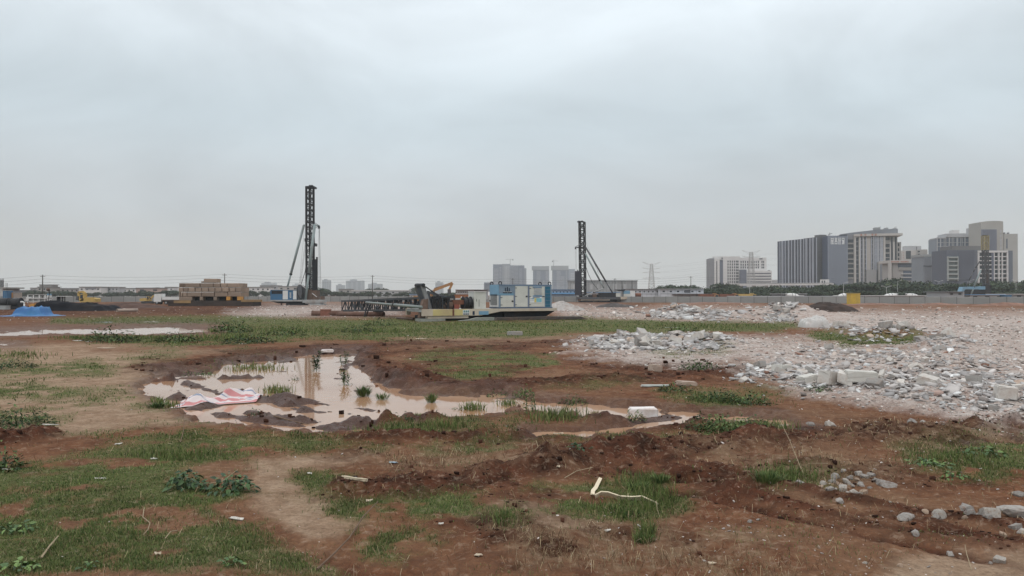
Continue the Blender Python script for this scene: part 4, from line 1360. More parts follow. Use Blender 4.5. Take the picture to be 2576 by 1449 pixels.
# deck of the rig
tL = fr.p(-1900, 900, -.4)[0]
zt, zm = ZD, fr.p(525, 1010)[2]
z_lo = zt - .64
c = MB()
c.prism([(tL, zt), (fr.p(2290, 500)[0], zt), (fr.p(2290, 500)[0], zm), (.0, zm), (-2.1, z_lo), (tL, z_lo)], -.45, -.05)
deck = c.build("deck_beam", peach_m, rig)
MB().box(tL + 1.0, -3.6, -.47, -.44, z_lo + .03, zt - .03).build("deck_panel", yellow_m, deck)
MB().box(-5.05, -4.88, -.49, -.44, z_lo, zt).build("deck_rib", rust_m, deck)
for (x0, x1, za, zb_, m_) in ((-4.0, -3.35, .10, .62, sign_w), (-3.0, -2.8, .22, .62, sign_b), (-2.35, -1.35, .22, .62, blue_lt)):
    pn = MB().box(x0, x1, -.50, -.46, zt - zb_ * .92, zt - za).build("deck_plate", m_, deck)
    if m_ is sign_w:
        for k in range(3):
            MB().box(x0 + .06 + k * .2, x0 + .20 + k * .2, -.512, -.50, zt - .34, zt - .14).build("character", mat("print_green", (.10, .22, .22), .6), pn)
            MB().box(x0 + .04 + k * .2, x0 + .20 + k * .2, -.512, -.50, zt - .54, zt - .42).build("character", sign_b, pn)
MB().box(tL, fr.p(2290, 500)[0], -.05, 4.6, zt - .28, zt - .02).build("deck_plate", platform_m, rig)
MB().box(tL, tL + .4, 4.6, 5.0, z_lo, zt).build("deck_beam", peach_m, rig)
c = MB()
c.prism([(-1.4, zm), (CL + .5, zm), (CL - .9, zm - .72), (-.3, zm - .78), (-1.9, zm - .55)], .2, 3.6)
c.build("turntable", under_m, rig)
MB().box(tL + .7, -2.0, .1, 4.2, .05, z_lo).build("underframe", under_m, rig)
MB().box(tL + .5, tL + 4.6, -.35, .3, z_lo - .24, z_lo - .02).build("track_guard", peach_m, rig)
MB().box(tL - .2, tL + 2.2, -.5, 1.2, -.05, .22).build("walking_pontoon", mat("pontoon_pale", (.26, .27, .24), .8, var=.15, dirt=(.18, .13, .1)), rig)
c = MB()
c.prism([(-1.0, .02), (CL + 3.4, .02), (CL + 2.6, .26), (CL - 1.0, .30), (-.8, .26)], -1.4, .2)
c.build("walking_pontoon", mat("pontoon_mud", (.075, .065, .058), .9, var=.2, dirt=(.16, .10, .075), dirt_amt=.6), rig)
c = MB()
c.prism([(-4.6, .0), (-1.0, .0), (-1.0, .30), (-2.6, .30), (-3.4, .12)], -1.1, -.2)
c.build("walking_pontoon", mat("pontoon_pale", (.26, .27, .24)), rig)
MB().tube((.9, -.1, .42), (.9, .5, .42), .42, 14).build("wheel", black_m, rig)
MB().box(CL * .35, CL * .8, .3, 3.0, .30, .55).build("cross_beam", platform_m, rig)
for xx in (CL * .45, CL * .78):
    MB().beam((xx, .6, .1), (xx + .4, .6, zm - .5), .12).build("jack_leg", steel_mid, rig)
# cabinet beside the container
x0, x1 = fr.p(*[(r10(1655, 0)[0] - 1213.9) / .07937, 500], -.2)[0], fr.p((r10(1990, 0)[0] - 1213.9) / .07937, 500, -.2)[0]
cabn = MB().box(x0, x1, .1, 1.6, zt, zt + 1.62).build("switch_cabinet", cream_m, rig)
MB().box(x0 - .04, x1 + .04, .04, 1.66, zt + 1.60, zt + 1.68).build("cabinet_roof", white_m, cabn)
MB().box(x0 + .50, x0 + .54, .08, .11, zt + .2, zt + .9).build("handle", steel_mid, cabn)
MB().box(x0 + .24, x0 + .28, .08, .11, zt + .7, zt + .95).build("handle", black_m, cabn)
# winch drum and red motor
MB().tube((x0 - .95, .5, zt + .52), (x0 - .22, .5, zt + .52), .56, 16).build("winch_drum", black_m, rig)
for xx in (x0 - .98, x0 - .6, x0 - .22):
    MB().tube((xx - .03, .5, zt + .52), (xx + .03, .5, zt + .52), .68, 16).build("drum_flange", under_m, rig)
MB().box(x0 - 2.1, x0 - 1.0, .2, 1.0, zt + .42, zt + .86).build("motor", rust_m, rig)
MB().box(x0 - 2.0, x0 - 1.5, .2, 1.0, zt, zt + .42).build("motor_foot", mat("motor_red", (.24, .07, .05), .7), rig)
MB().tube((x0 - 3.4, .6, zt + .35), (x0 - 2.1, .6, zt + .35), .36, 12).build("drive_shaft", brown_m, rig)
# folded A-frame with its hose bundle
def loc10(a, b, off):
    x, y = r10(a, b)
    return fr.p((x - 1213.9) / .07937, (y - 702.8) / .07937, off)
A0, A1 = Vector(loc10(170, 250, .9)), Vector(loc10(380, 900, .9))
MB()._bm(A0, A1, .40, .34) if False else None
pm = MB(); pm._bm(A0, A1, .30, .34)
pm.build("a_frame_leg", mat("a_frame_grey", (.24, .24, .245), .6, var=.15, dirt=(.14, .12, .11)), rig)
pm = MB(); pm._bm(A0 + Vector((0, 1.6, 0)), A1 + Vector((0, 1.6, 0)), .46, .42)
pm.build("a_frame_leg", steel_mid, rig)
MB().tube(A0 + Vector((0, -.3, .05)), A0 + Vector((0, 2.0, .05)), .18, 10).build("a_frame_head", under_m, rig)
for k in range(7):
    pts = []
    B0 = Vector(loc10(170 + 20 * k, 245 + 8 * k, .7 + .1 * k)); B1 = Vector(loc10(1185, 700 + 16 * k, .6 + .1 * k))
    for i in range(9):
        t = i / 8
        q = B0.lerp(B1, t)
        q.z -= .28 * math.sin(math.pi * t) * (1 + .1 * k) - .1 * math.sin(2 * math.pi * t)
        pts.append(q)
    MB().path(pts, .05, 6).build("hose", black_m if k % 3 else steel_mid, rig)
c = MB(); c._bm(Vector(loc10(300, 420, .8)), Vector(loc10(900, 600, .8)), .22, .22); c.build("a_frame_tie", steel_mid, rig)
# mast foot panel standing on the deck
pm = MB()
for a in (480, 660, 880): pm._bm(Vector(loc10(a, 900, .3)), Vector(loc10(a, 580, .3)), .28, .2)
pm._bm(Vector(loc10(420, 590, .3)), Vector(loc10(940, 590, .3)), .2, .24)
for a, b in ((480, 660), (660, 880)):
    pm._bm(Vector(loc10(a, 880, .3)), Vector(loc10(b, 610, .3)), .13, .13); pm._bm(Vector(loc10(b, 880, .3)), Vector(loc10(a, 610, .3)), .13, .13)
pm.build("mast_foot_frame", steel_dark, rig)
# the lowered mast
def toloc(wxy, z):
    q = np.array(wxy) - fr.A
    return Vector((q @ fr.e, q @ fr.n, z - fr.z0))
N = toloc((wx(1128, 71), 71), 1.70)
Fq = toloc((wx(872, 96), 96), 1.10)
ax = (Fq - N).normalized()
side = ax.cross(Vector((0, 0, 1))).normalized()
upv = side.cross(ax).normalized()
ch = [MB() for _ in range(4)]; br = MB()
lattice(ch, br, N, Fq, side * .62, upv * .60, 1.3, .22, .10)
mast_pale = mat("mast_weathered", (.050, .056, .064), .6, .1, var=.25, scale=1.2, dirt=(.10, .075, .06), dirt_amt=.4)
for c in ch: c.build("mast_chord", mast_pale, rig)
br.build("mast_bracing", mat("mast_brace", (.040, .045, .052), .6, .1, var=.2), rig)
for s in (.35, .75):
    c = MB(); c.tube(N.lerp(Fq, s) + upv * .62 + side * .3, N.lerp(Fq, s + .22) + upv * .62 + side * .3, .06, 6); c.build("guide_rail", mast_pale, rig)
for s, sc_ in ((.06, 1.0), (.22, 1.0), (.40, 1.0)):
    q = N.lerp(Fq, s)
    pm = MB(); pm._bm(q - upv * .62 + side * .64, q + upv * .66 + side * .64, .28, .12); pm.build("mast_bracket", steel_dark, rig)
    pm = MB(); pm._bm(q - upv * .62 - side * .64, q + upv * .66 - side * .64, .28, .12); pm.build("mast_bracket", steel_dark, rig)
for s in (.62, .97):
    q = N.lerp(Fq, s)
    MB().box(q.x - .5, q.x + .5, q.y - .5, q.y + .5, -.1, q.z - .5).build("mast_trestle", under_m, rig)
# stay lying in front of the mast
P, Q = toloc((wx(921, 84), 84), 1.66), toloc((wx(1060, 69.5), 69.5), 1.36)
M_ = P.lerp(Q, .55)
st = MB().tube(P, M_, .125, 12).build("stay_tube", mat("stay_green", (.20, .225, .215), .5, var=.08), rig, True)
MB().tube(M_, Q, .155, 12).build("stay_tube", mat("stay_green", (.20, .225, .215)), rig, True)
dr = (Q - P).normalized() * .12
MB().tube(M_ - dr, M_ + dr, .19, 12).build("collar", black_m, st)
c = MB(); c._bm(P + Vector((.2, 0, -.1)), P + Vector((-.3, -.2, -1.75)), .25, .12); c._bm(P + Vector((.5, 0, -.15)), P + Vector((-.1, -.2, -1.75)), .10, .10)
c.build("stay_prop", steel_dark, rig)
bk = toloc((wx(1062, 70.5), 70.5), 1.3)
c = MB(); c.prism([(bk.x - .3, .3), (bk.x + .45, .3), (bk.x + .55, bk.z + .85), (bk.x + .1, bk.z + .75), (bk.x - .15, bk.z - .1)], bk.y - .2, bk.y + .5)
c.build("hinge_block", mat("hinge_brown", (.16, .105, .08), .85, var=.2), rig)

# ------------------------------------------------------------------ excavators
def excavator(name, label, x, d, z0, m, boom, stick, bucket, flip=1, rz=0.0):
    """boom/stick/bucket: end points in local metres (x towards the arm, z up)"""
    root = empty(name, (wx(x, d), d, z0), label, "excavator", "excavators on the site", rz)
    f = flip
    for s in (-1.05, 1.05):
        c = MB()
        n = 10
        out = [(1.75 * math.cos(a) if False else (1.6 if math.cos(a) > 0 else -1.6) + .42 * math.cos(a), .42 + .42 * math.sin(a)) for a in [2 * math.pi * (i + .5) / 16 for i in range(16)]]
        c.prism(out, s - .28, s + .28)
        tr = c.build("track", under_m, root)
        for xx in (-1.6, -.8, 0, .8, 1.6):
            MB().tube((xx, s - .32, .42), (xx, s + .32, .42), .24, 8).build("track_roller", steel_mid, tr)
    MB().box(-.9, .9, -.9, .9, .42, .95).build("undercarriage", under_m, root)
    c = MB()
    c.prism([(-2.3 * f, 1.0), (1.0 * f, 1.0), (1.0 * f, 1.45), (.2 * f, 1.95), (-2.3 * f, 2.0), (-2.55 * f, 1.8), (-2.55 * f, 1.2)], -1.2, 1.2)
    body = c.build("body", m, root)
    MB().box(-2.58 * f, -1.9 * f, -1.22, 1.22, 1.05, 1.75).build("counterweight", m, body)
    MB().box(-1.6 * f, -.2 * f, -1.1, 1.1, 1.97, 2.12).build("engine_cover", m, body)
    MB().tube((-1.2 * f, .5, 2.1), (-1.2 * f, .5, 2.5), .07, 6).build("exhaust", black_m, body)
    cabo = MB().prism([(.15 * f, 1.3), (1.15 * f, 1.3), (1.2 * f, 1.9), (.95 * f, 2.85), (.15 * f, 2.85)], -1.2, -.2).build("cab", m, root)
    MB().prism([(.28 * f, 1.85), (1.0 * f, 1.85), (.85 * f, 2.72), (.28 * f, 2.72)], -1.225, -1.19).build("cab_window", glass_d, cabo)
    MB().prism([(1.185 * f, 1.75), (1.225 * f, 1.85), (.985 * f, 2.75), (.955 * f, 2.70)], -1.1, -.3).build("cab_window", glass_d, cabo)
    pts = [Vector((.7 * f, .35, 1.6))] + [Vector((q[0] * f, .35, q[1])) for q in boom]
    c = MB()
    for a, b in zip(pts[:-1], pts[1:]): c._bm(a, b, .42, .55)
    c.build("boom", m, root)
    tip = pts[-1]
    sp = [tip] + [Vector((q[0] * f, .35, q[1])) for q in stick]
    c = MB()
    for a, b in zip(sp[:-1], sp[1:]): c._bm(a, b, .34, .42)
    stk = c.build("stick", m, root)
    MB().tube(pts[len(pts) // 2] + Vector((0, 0, .35)), tip.lerp(sp[-1], .15) + Vector((0, 0, .25)), .09, 8).build("ram", steel_mid, root)
    MB().tube(Vector((.8 * f, .35, 1.4)), pts[len(pts) // 2] + Vector((0, 0, -.2)), .10, 8).build("ram", steel_mid, root)
    if bucket:
        q = [(a * f, b) for a, b in bucket]
        MB().prism(q, -.25, .95).build("bucket", steel_mid, stk)
    return root

excavator("excavator", "yellow excavator with folded boom behind the black netted mound", 219, 150, H(wx(219, 150), 150) + .15, digger_m,
          [(.5, 2.9), (1.2, 3.45)], [(2.2, 3.3), (2.1, 2.3)], [(1.9, 2.4), (2.4, 2.3), (2.5, 1.5), (1.9, 1.4)], -1).scale = (.86, .86, .86)
excavator("excavator", "orange excavator with bent boom raised behind the lowered rig", 1072, 150, .3, digger_o,
          [(1.6, 3.2), (5.3, 4.6)], [(4.6, 3.2)], [(4.3, 3.3), (4.9, 3.4), (5.0, 2.6), (4.4, 2.3)], 1)
excavator("excavator", "small distant excavator with low yellow boom beside the white truck", 372, 215, 0.0, digger_m,
          [(2.0, 3.0), (4.3, 2.5)], [(4.8, 1.4)], [(4.5, 1.4), (5.1, 1.5), (5.2, .8), (4.6, .7)], 1).scale = (.75, .75, .75)

# ------------------------------------------------------------------ trucks
def wheels(root, xs, ys, r=.5):
    for x in xs:
        for y in ys:
            t = MB().tube((x, y - .18, r), (x, y + .18, r), r, 14).build("wheel", black_m, root)
            MB().tube((x, y - .2, r), (x, y + .2, r), r * .5, 10).build("rim", platform_m, t)

def truck_cab(root, x0, x1, m):
    c = MB().prism([(x0, .7), (x1, .7), (x1, 1.7), (x1 - .18, 2.75), (x0, 2.8)], -1.2, 1.2).build("cab", m, root)
    MB().prism([(x0 + .55, 1.75), (x1 - .12, 1.75), (x1 - .28, 2.5), (x0 + .55, 2.5)], -1.225, -1.19).build("cab_window", glass_d, c)
    MB().prism([(x1 - .02, 1.75), (x1 + .02, 1.72), (x1 - .14, 2.6), (x1 - .18, 2.6)], -1.05, 1.05).build("windscreen", glass_d, c)
    return c

def mixer(x, d, label, flip=1, z0=0.0):
    root = empty("mixer_truck", (wx(x, d), d, z0), label, "mixer truck", "concrete mixer trucks behind the hoarding", 0 if flip > 0 else math.pi)
    MB().box(-4.4, 3.2, -.5, .5, .75, 1.05).build("chassis", under_m, root)
    truck_cab(root, 2.0, 4.1, white_m)
    c = MB()
    ax0, ax1 = Vector((1.7, 0, 2.1)), Vector((-4.2, 0, 3.1))
    prof = [(0, .55), (.06, .95), (.25, 1.22), (.5, 1.25), (.75, .98), (.95, .62), (1.0, .58)]
    for (t0, q0), (t1, q1) in zip(prof[:-1], prof[1:]):
        c.tube(ax0.lerp(ax1, t0), ax0.lerp(ax1, t1), q0, 18, q1, cap=(t0 == 0 or t1 == 1.0))
    dm = c.build("drum", white_m, root, True)
    for t0 in (.3, .55):
        MB().tube(ax0.lerp(ax1, t0), ax0.lerp(ax1, t0 + .035), 1.275 if t0 < .5 else 1.24, 18).build("drum_stripe", steel_mid, dm)
    MB().box(-4.6, -3.7, -.6, .6, 1.05, 2.6).build("hopper_frame", platform_m, root)
    MB().prism([(-4.7, 3.6), (-3.9, 3.9), (-4.0, 3.2), (-4.4, 2.8)], -.6, .6).build("hopper", platform_m, root)
    wheels(root, (-3.2, -1.9, 2.9), (-1.0, 1.0))
    root.scale = (.84, .84, .84)
    return root
mixer(2000, 300, "white concrete mixer truck behind the hoarding near the long canopy shed")
mixer(2118, 300, "white concrete mixer truck partly behind the yellow hut", -1)
mixer(2234, 300, "white mixer truck with striped drum behind the hoarding", -1)
mixer(2300, 330, "white mixer truck behind the hoarding beside the slim street lamp", 1)

def tipper(x, d, label, m, group="orange tipper trucks behind the hoarding"):
    root = empty("tipper_truck", (wx(x, d), d, 0), label, "truck", group)
    MB().box(-3.6, 3.4, -.5, .5, .75, 1.05).build("chassis", under_m, root)
    truck_cab(root, 2.0, 3.9, m)
    MB().prism([(-3.7, 1.1), (1.8, 1.1), (2.2, 2.9), (-3.8, 2.9)], -1.2, 1.2).build("tipper_body", rust_m if m is digger_o else m, root)
    MB().box(1.88, 3.0, -1.15, 1.15, 2.95, 3.2).build("cab_shield", m, root)
    wheels(root, (-2.6, -1.4, 2.8), (-1.0, 1.0))
tipper(1782, 300, "orange tipper truck behind the hoarding beside the white site offices", digger_o)
tipper(1832, 300, "orange tipper truck in the middle of three behind the hoarding", digger_o)
tipper(1876, 300, "yellow-fronted tipper truck parked behind the hoarding by thin lamp post", digger_m)
# white flatbed truck by the block stack
root = empty("flatbed_truck", (wx(425, 195), 195, H(wx(425, 195), 195)), "white truck with long low trailer behind the concrete block stack", "truck")
truck_cab(root, 1.5, 3.4, white_m).rotation_euler = (0, 0, 0)
MB().box(-6.6, 1.4, -1.2, 1.2, 1.0, 1.2).build("bed", brown_m, root)
MB().box(-6.6, 1.3, -1.1, 1.1, 1.25, 1.95).build("load", white_m, root)
MB().box(-6.5, 3.0, -.5, .5, .7, 1.0).build("chassis", under_m, root)
wheels(root, (-5.6, -4.4, .2, 2.6), (-1.0, 1.0))
root.rotation_euler = (0, 0, math.pi)

# ------------------------------------------------------------------ stacked concrete test-load blocks
fr = Fr(528, 165.0, 0, r2)
block_m = mat("load_block", (.285, .212, .162), .9, var=.10, scale=.8, dirt=(.25, .19, .15), dirt_amt=.45, bump=.3, bscale=6, rand=.2)
base = fr.root("load_platform", "dark steel beam platform carrying the stacked concrete blocks", "platform")
beam_brown = mat("beam_brown", (.045, .033, .028), .8, var=.2, scale=.6, dirt=(.08, .05, .038), dirt_amt=.5)
beam_yel = mat("beam_yellow", (.30, .19, .085), .7, var=.15, scale=.6, dirt=(.18, .12, .08), dirt_amt=.5)
fr.part("main_beam", beam_brown, 228, 492, 1445, 578, -.4, 5.6)
fr.part("cross_beam", beam_yel, 310, 488, 555, 528, -.5, -.4)
fr.part("cross_beam", beam_yel, 1285, 478, 1462, 512, -.5, 5.5)
fr.part("side_beam", beam_brown, 228, 486, 308, 520, -.5, 5.4)
fr.part("sleeper", mat("sleeper_tan", (.30, .21, .14), .9, var=.2), 475, 578, 680, 612, -.2, 5.0)
fr.part("sleeper", under_m, 680, 578, 1130, 614, .4, 4.6)
fr.part("sleeper", brown_m, 300, 578, 420, 612, .2, 5.0)
fr.part("sleeper", brown_m, 1240, 578, 1400, 612, .2, 5.0)
fr.part("gap_shade_fill", under_m, 400, 434, 1260, 491, 1.6, 4.6)  # near-black filler standing in for the shaded interior between the supports
rows = [
 (172, 233, [(738, 935)], "top concrete block of the stack"), (208, 233, [(703, 738)], ""),
 (237, 299, [(383, 398), (400, 415), (417, 431), (433, 448), (450, 468), (470, 688), (692, 879), (882, 984), (987, 1079), (1082, 1265)], ""),
 (301, 366, [(372, 444), (446, 519), (521, 614), (617, 709), (712, 809), (812, 904), (907, 1005), (1008, 1105), (1108, 1199), (1202, 1290)], ""),
 (368, 434, [(380, 408), (410, 438), (440, 498), (500, 707), (710, 897), (900, 1091), (1094, 1287)], ""),
 (434, 491, [(383, 578), (683, 735), (880, 935)], ""),
]
G_BL = "concrete blocks stacked on the load platform"
for ri, (b0, b1, cs, lab) in enumerate(rows):
    for ci, (a0, a1) in enumerate(cs):
        for rank in range(2):
            o0 = .1 + random.uniform(-.08, .10) if rank == 0 else 2.35
            o1 = o0 + (2.2 if rank == 0 else 2.6)
            if rank == 1 and (a1 - a0) < 60 and ri < 3: continue
            if rank == 1 and ri in (0, 1, 5): continue
            xa, _, za = fr.p(a0, b1, .1)
            xb, _, zb = fr.p(a1, b0, .1)
            w, dep, hgt = xb - xa - .07, o1 - o0, zb - za - .04
            mb = MB()
            e = .085
            x0, x1, y0, y1, z0, z1 = -w / 2, w / 2, 0, dep, 0, hgt
            mb.add([(x0 + e, y0, z0 + e), (x1 - e, y0, z0 + e), (x1 - e, y0, z1 - e), (x0 + e, y0, z1 - e),
                    (x0, y0 + e, z0), (x1, y0 + e, z0), (x1, y0 + e, z1), (x0, y0 + e, z1),
                    (x0, y1, z0), (x1, y1, z0), (x1, y1, z1), (x0, y1, z1)],
                   [(0, 1, 2, 3), (0, 4, 5, 1), (1, 5, 6, 2), (2, 6, 7, 3), (3, 7, 4, 0), (4, 8, 9, 5), (5, 9, 10, 6), (6, 10, 11, 7), (7, 11, 8, 4), (11, 10, 9, 8)])
            o = mb.build("load_block", block_m)
            o.location = (fr.A[0] + (xa + xb) / 2, fr.A[1] + o0, fr.z0 + za)
            o.rotation_euler = (0, 0, random.uniform(-.012, .012))
            t = {0: "large tan concrete block alone on top of the stack", 1: "small tan concrete block beside the topmost block",
                 2: "tan concrete block in the top course of the stack", 3: "tan concrete block in the middle course of the stack",
                 4: "tan concrete block in the bottom course of the stack", 5: "tan concrete spacer block on the beam platform"}[ri]
            if ri == 2 and a1 - a0 < 30: t = "narrow end-on concrete block in the top course of the stack"
            tag(o, t, "concrete block", G_BL)
for (a0, a1) in ((1070, 1125), (1228, 1285)):
    o = fr.rect(MB(), a0, 434, a1, 486, -.3, 1.2).build("jack_box", mat("jack_orange", (.55, .27, .06), .6, var=.1, dirt=(.2, .12, .06)))
    o.location = (fr.A[0], fr.A[1], fr.z0)
    tag(o, "orange steel box under the stacked concrete blocks", "box", "orange boxes under the stack")

# ------------------------------------------------------------------ cloth and mounds
def mound(name, label, cat, x, d, rx, ry, h, m, seed=0, rough=.25, n=40, pw=1.0, shape=None):
    a = np.linspace(-1, 1, n)
    U, V = np.meshgrid(a, a)
    R = np.sqrt(U ** 2 + V ** 2)
    base_ = np.clip(1 - R ** 1.6, 0, 1) ** pw if shape is None else shape(U, V)
    X0, Y0 = wx(x, d), d
    Z = h * base_ * (1 + rough * fbm(U * 3, V * 3, seed, 4, .55)) + rough * .4 * h * fbm(U * 7, V * 7, seed + 3, 3, .6) * (base_ > 0) * np.clip(base_ * 4, 0, 1)
    G = terrain(X0 + (U * rx).ravel(), Y0 + (V * ry).ravel()).reshape(U.shape)
    Z = np.where(base_ > .002, np.maximum(Z, 0) + G + .01, G - .06)
    co_ = np.stack([(U * rx).ravel(), (V * ry).ravel(), Z.ravel()], 1)
    i = np.arange(n * n).reshape(n, n)
    q = np.stack([i[:-1, :-1], i[:-1, 1:], i[1:, 1:], i[1:, :-1]], -1).reshape(-1, 4)
    o = np_mesh(name, co_, q, m, smooth=True)
    o.location = (X0, Y0, 0)
    return tag(o, label, cat)

soil_dark = mat("dark_soil", (.036, .024, .020), .95, var=.35, scale=1.2, dirt=(.075, .045, .033), dirt_amt=.6, bump=.8, bscale=5)
mound("soil_mound", "dark brown soil heap at the back of the rubble field", "soil heap", 2082, 112, 4.7, 3.0, 1.45, soil_dark, 5, .3)
net_m = mat("black_net", (.014, .015, .019), .9, var=.3, scale=.7, dirt=(.045, .034, .03), dirt_amt=.5, spec=.1, bump=.5, bscale=3)
def tarpshape(U, V):
    return np.clip(1.25 - np.maximum(np.abs(U) ** 2.2, np.abs(V) ** 2), 0, .75) / .75 * np.clip(1.1 - .45 * U, .4, 1.3) * np.clip((1 - np.abs(U)) * 5, 0, 1) * np.clip((1 - np.abs(V)) * 5, 0, 1)
mound("netted_mound", "long low soil mound under black dust net before the yellow excavator", "netted mound", 198, 118, 6.4, 3.2, .95, net_m, 9, .42, shape=tarpshape)
mound("soil_mound", "low brown earth bank behind the dust net", "soil heap", 320, 140, 8.0, 3.0, 1.05, mat("bank_soil", (.075, .042, .032), .95, var=.3, scale=.8, bump=.6, bscale=4), 15, .35)
mound("soil_mound", "pale pink sand heap behind the concrete rubble", "soil heap", 2000, 95, 3.4, 2.5, 1.25, mat("pink_sand", (.42, .285, .215), .95, var=.1, scale=1, bump=.4, bscale=6), 19, .10)
mound("soil_mound", "small dark soil heap before the distant rig with two stays", "soil heap", 1548, 150, 4.2, 2.6, .75, mat("grey_soil", (.075, .065, .062), .95, var=.3, scale=.8, bump=.6, bscale=4), 23, .4)
mound("soil_mound", "pale grey rubble heap beside the power container", "rubble heap", 1418, 120, 3.6, 3.0, 1.15, mat("pale_spoil", (.36, .33, .31), .95, var=.25, scale=1.2, dirt=(.2, .14, .11), dirt_amt=.6, bump=.9, bscale=4), 27, .5)
for i, (x, d, rx, h) in enumerate(((2350, 180, 9, .5), (2530, 172, 8, .7), (2200, 185, 8, .4), (1800, 215, 12, .4))):
    mound("soil_mound", "low red earth bank along the foot of the hoarding", "soil heap", x, d, rx, 2.6, h, mat("red_bank", (.21, .115, .082), .95, var=.25, scale=.6, bump=.6, bscale=3), 31 + i, .45)["group"] = "red earth banks at the hoarding"

# blue tarpaulin over a heap of goods
blue_tarp = mat("blue_tarp", (.030, .135, .330), .5, var=.12, scale=.7, dirt=(.03, .16, .26), dirt_amt=.6, bump=.2, bscale=2)
def tarp2(U, V):
    core = np.clip((.58 - np.maximum(np.abs(U + .04) * 1.3, np.abs(V - .2))) / .13, 0, 1)
    core = core * (1 - .16 * np.abs(np.sin(U * 11 + V * 4)))
    skirt = np.clip(1.05 - (np.abs(U) ** 1.1 + .6 * np.abs(V) ** 2), 0, 1) * .24 * (.8 + .5 * np.sin(U * 9 + V * 5))
    return np.clip(np.maximum(core * .98, skirt), 0, 1) * (np.maximum(np.abs(U), np.abs(V)) < .97)
t = mound("blue_tarpaulin", "blue plastic tarpaulin draped over a heap beside the long pool", "tarpaulin", 80, 88, 3.7, 2.4, 1.05, blue_tarp, 41, .28, n=64, shape=tarp2)

# striped woven sheet at the pool
def striped():
    m = bpy.data.materials.new("striped_sheet")
    m.use_nodes = True
    t = m.node_tree
    b = t.nodes["Principled BSDF"]
    a = t.nodes.new("ShaderNodeAttribute")
    a.attribute_name = "uvw"
    s = t.nodes.new("ShaderNodeSeparateColor")
    t.links.new(a.outputs["Color"], s.inputs[0])
    mm = t.nodes.new("ShaderNodeMath"); mm.operation = 'MULTIPLY'; mm.inputs[1].default_value = 5.5
    t.links.new(s.outputs[1], mm.inputs[0])
    fr_ = t.nodes.new("ShaderNodeMath"); fr_.operation = 'FRACT'
    t.links.new(mm.outputs[0], fr_.inputs[0])
    r = t.nodes.new("ShaderNodeValToRGB")
    r.color_ramp.interpolation = 'CONSTANT'
    e = r.color_ramp.elements
    cols_ = [(0, (.62, .54, .53)), (.20, (.50, .20, .20)), (.55, (.62, .54, .53)), (.80, (.22, .25, .33)), (.90, (.62, .54, .53))]
    while len(e) < len(cols_): e.new(.5)
    for q, (p, c_) in zip(e, cols_): q.position = p; q.color = (*c_, 1)
    t.links.new(fr_.outputs[0], r.inputs[0])
    t.links.new(r.outputs[0], b.inputs["Base Color"])
    b.inputs["Roughness"].default_value = .5
    return m
def sheet(name, label, cat, quad, h, m, seed, nu=60, nv=24, fold=.10):
    """crumpled cloth over the ground: quad in reading pixels (near-left, near-right, far-right, far-left)"""
    Q = [np.array(gp(*q)) for q in quad]
    u, v = np.meshgrid(np.linspace(0, 1, nu), np.linspace(0, 1, nv))
    P = ((1 - u) * (1 - v))[..., None] * Q[0] + (u * (1 - v))[..., None] * Q[1] + (u * v)[..., None] * Q[2] + ((1 - u) * v)[..., None] * Q[3]
    w = .12 * fbm(u * 3, v * 3, seed, 3)
    X, Y = P[..., 0] + w, P[..., 1] + w * .6
    g = np.maximum(terrain(X.ravel(), Y.ravel()).reshape(X.shape), -.055)
    rid = np.exp(-((v - .55 + .28 * np.sin(u * 6)) / .15) ** 2) * (.25 + .75 * np.abs(np.sin(np.pi * (u * 1.9 + .15)))) * np.clip(np.minimum(u, 1 - u) * 6, 0, 1)
    Z = g + .012 + h * rid * (.65 + .5 * fbm(u * 4, v * 2, seed + 2, 3)) + fold * np.abs(fbm(u * 7 + v * 2, v * 6, seed + 5, 3)) * np.sin(np.pi * v) ** .6
    i = np.arange(nu * nv).reshape(nv, nu)
    q = np.stack([i[:-1, :-1], i[:-1, 1:], i[1:, 1:], i[1:, :-1]], -1).reshape(-1, 4)
    vv = v * .62 + .05 * fbm(u * 2.5, v * 2.5, seed + 9, 2) + .05 * u
    o = np_mesh(name, np.stack([X.ravel(), Y.ravel(), Z.ravel()], 1), q, m, {"uvw": np.stack([u.ravel(), vv.ravel(), u.ravel() * 0], 1)}, smooth=False)
    so = o.modifiers.new("thickness", 'SOLIDIFY'); so.thickness = .006
    return tag(o, label, cat)
sheet("striped_sheet", "crumpled red white and blue striped woven sheet lying at the pool", "tarpaulin", [(428, 1021), (640, 1006), (668, 988), (470, 1003)], .30, striped(), 3, fold=.13)
white_sheet = mat("white_sheet", (.52, .50, .48), .7, var=.08, scale=2, dirt=(.36, .29, .25), dirt_amt=.5)
def bale(U, V):
    return np.clip(1 - np.abs(U) ** 5, 0, 1) ** .4 * np.clip(1 - np.abs(V) ** 4, 0, 1) ** .5 * (.82 + .16 * np.abs(np.cos(V * 7 + U * 3)) + .1 * U)
mound("white_bale", "bulging white plastic sheet bundle at the edge of the rubble", "plastic bundle", 2046, 57, .92, .8, .80, white_sheet, 51, .25, n=48, shape=bale)

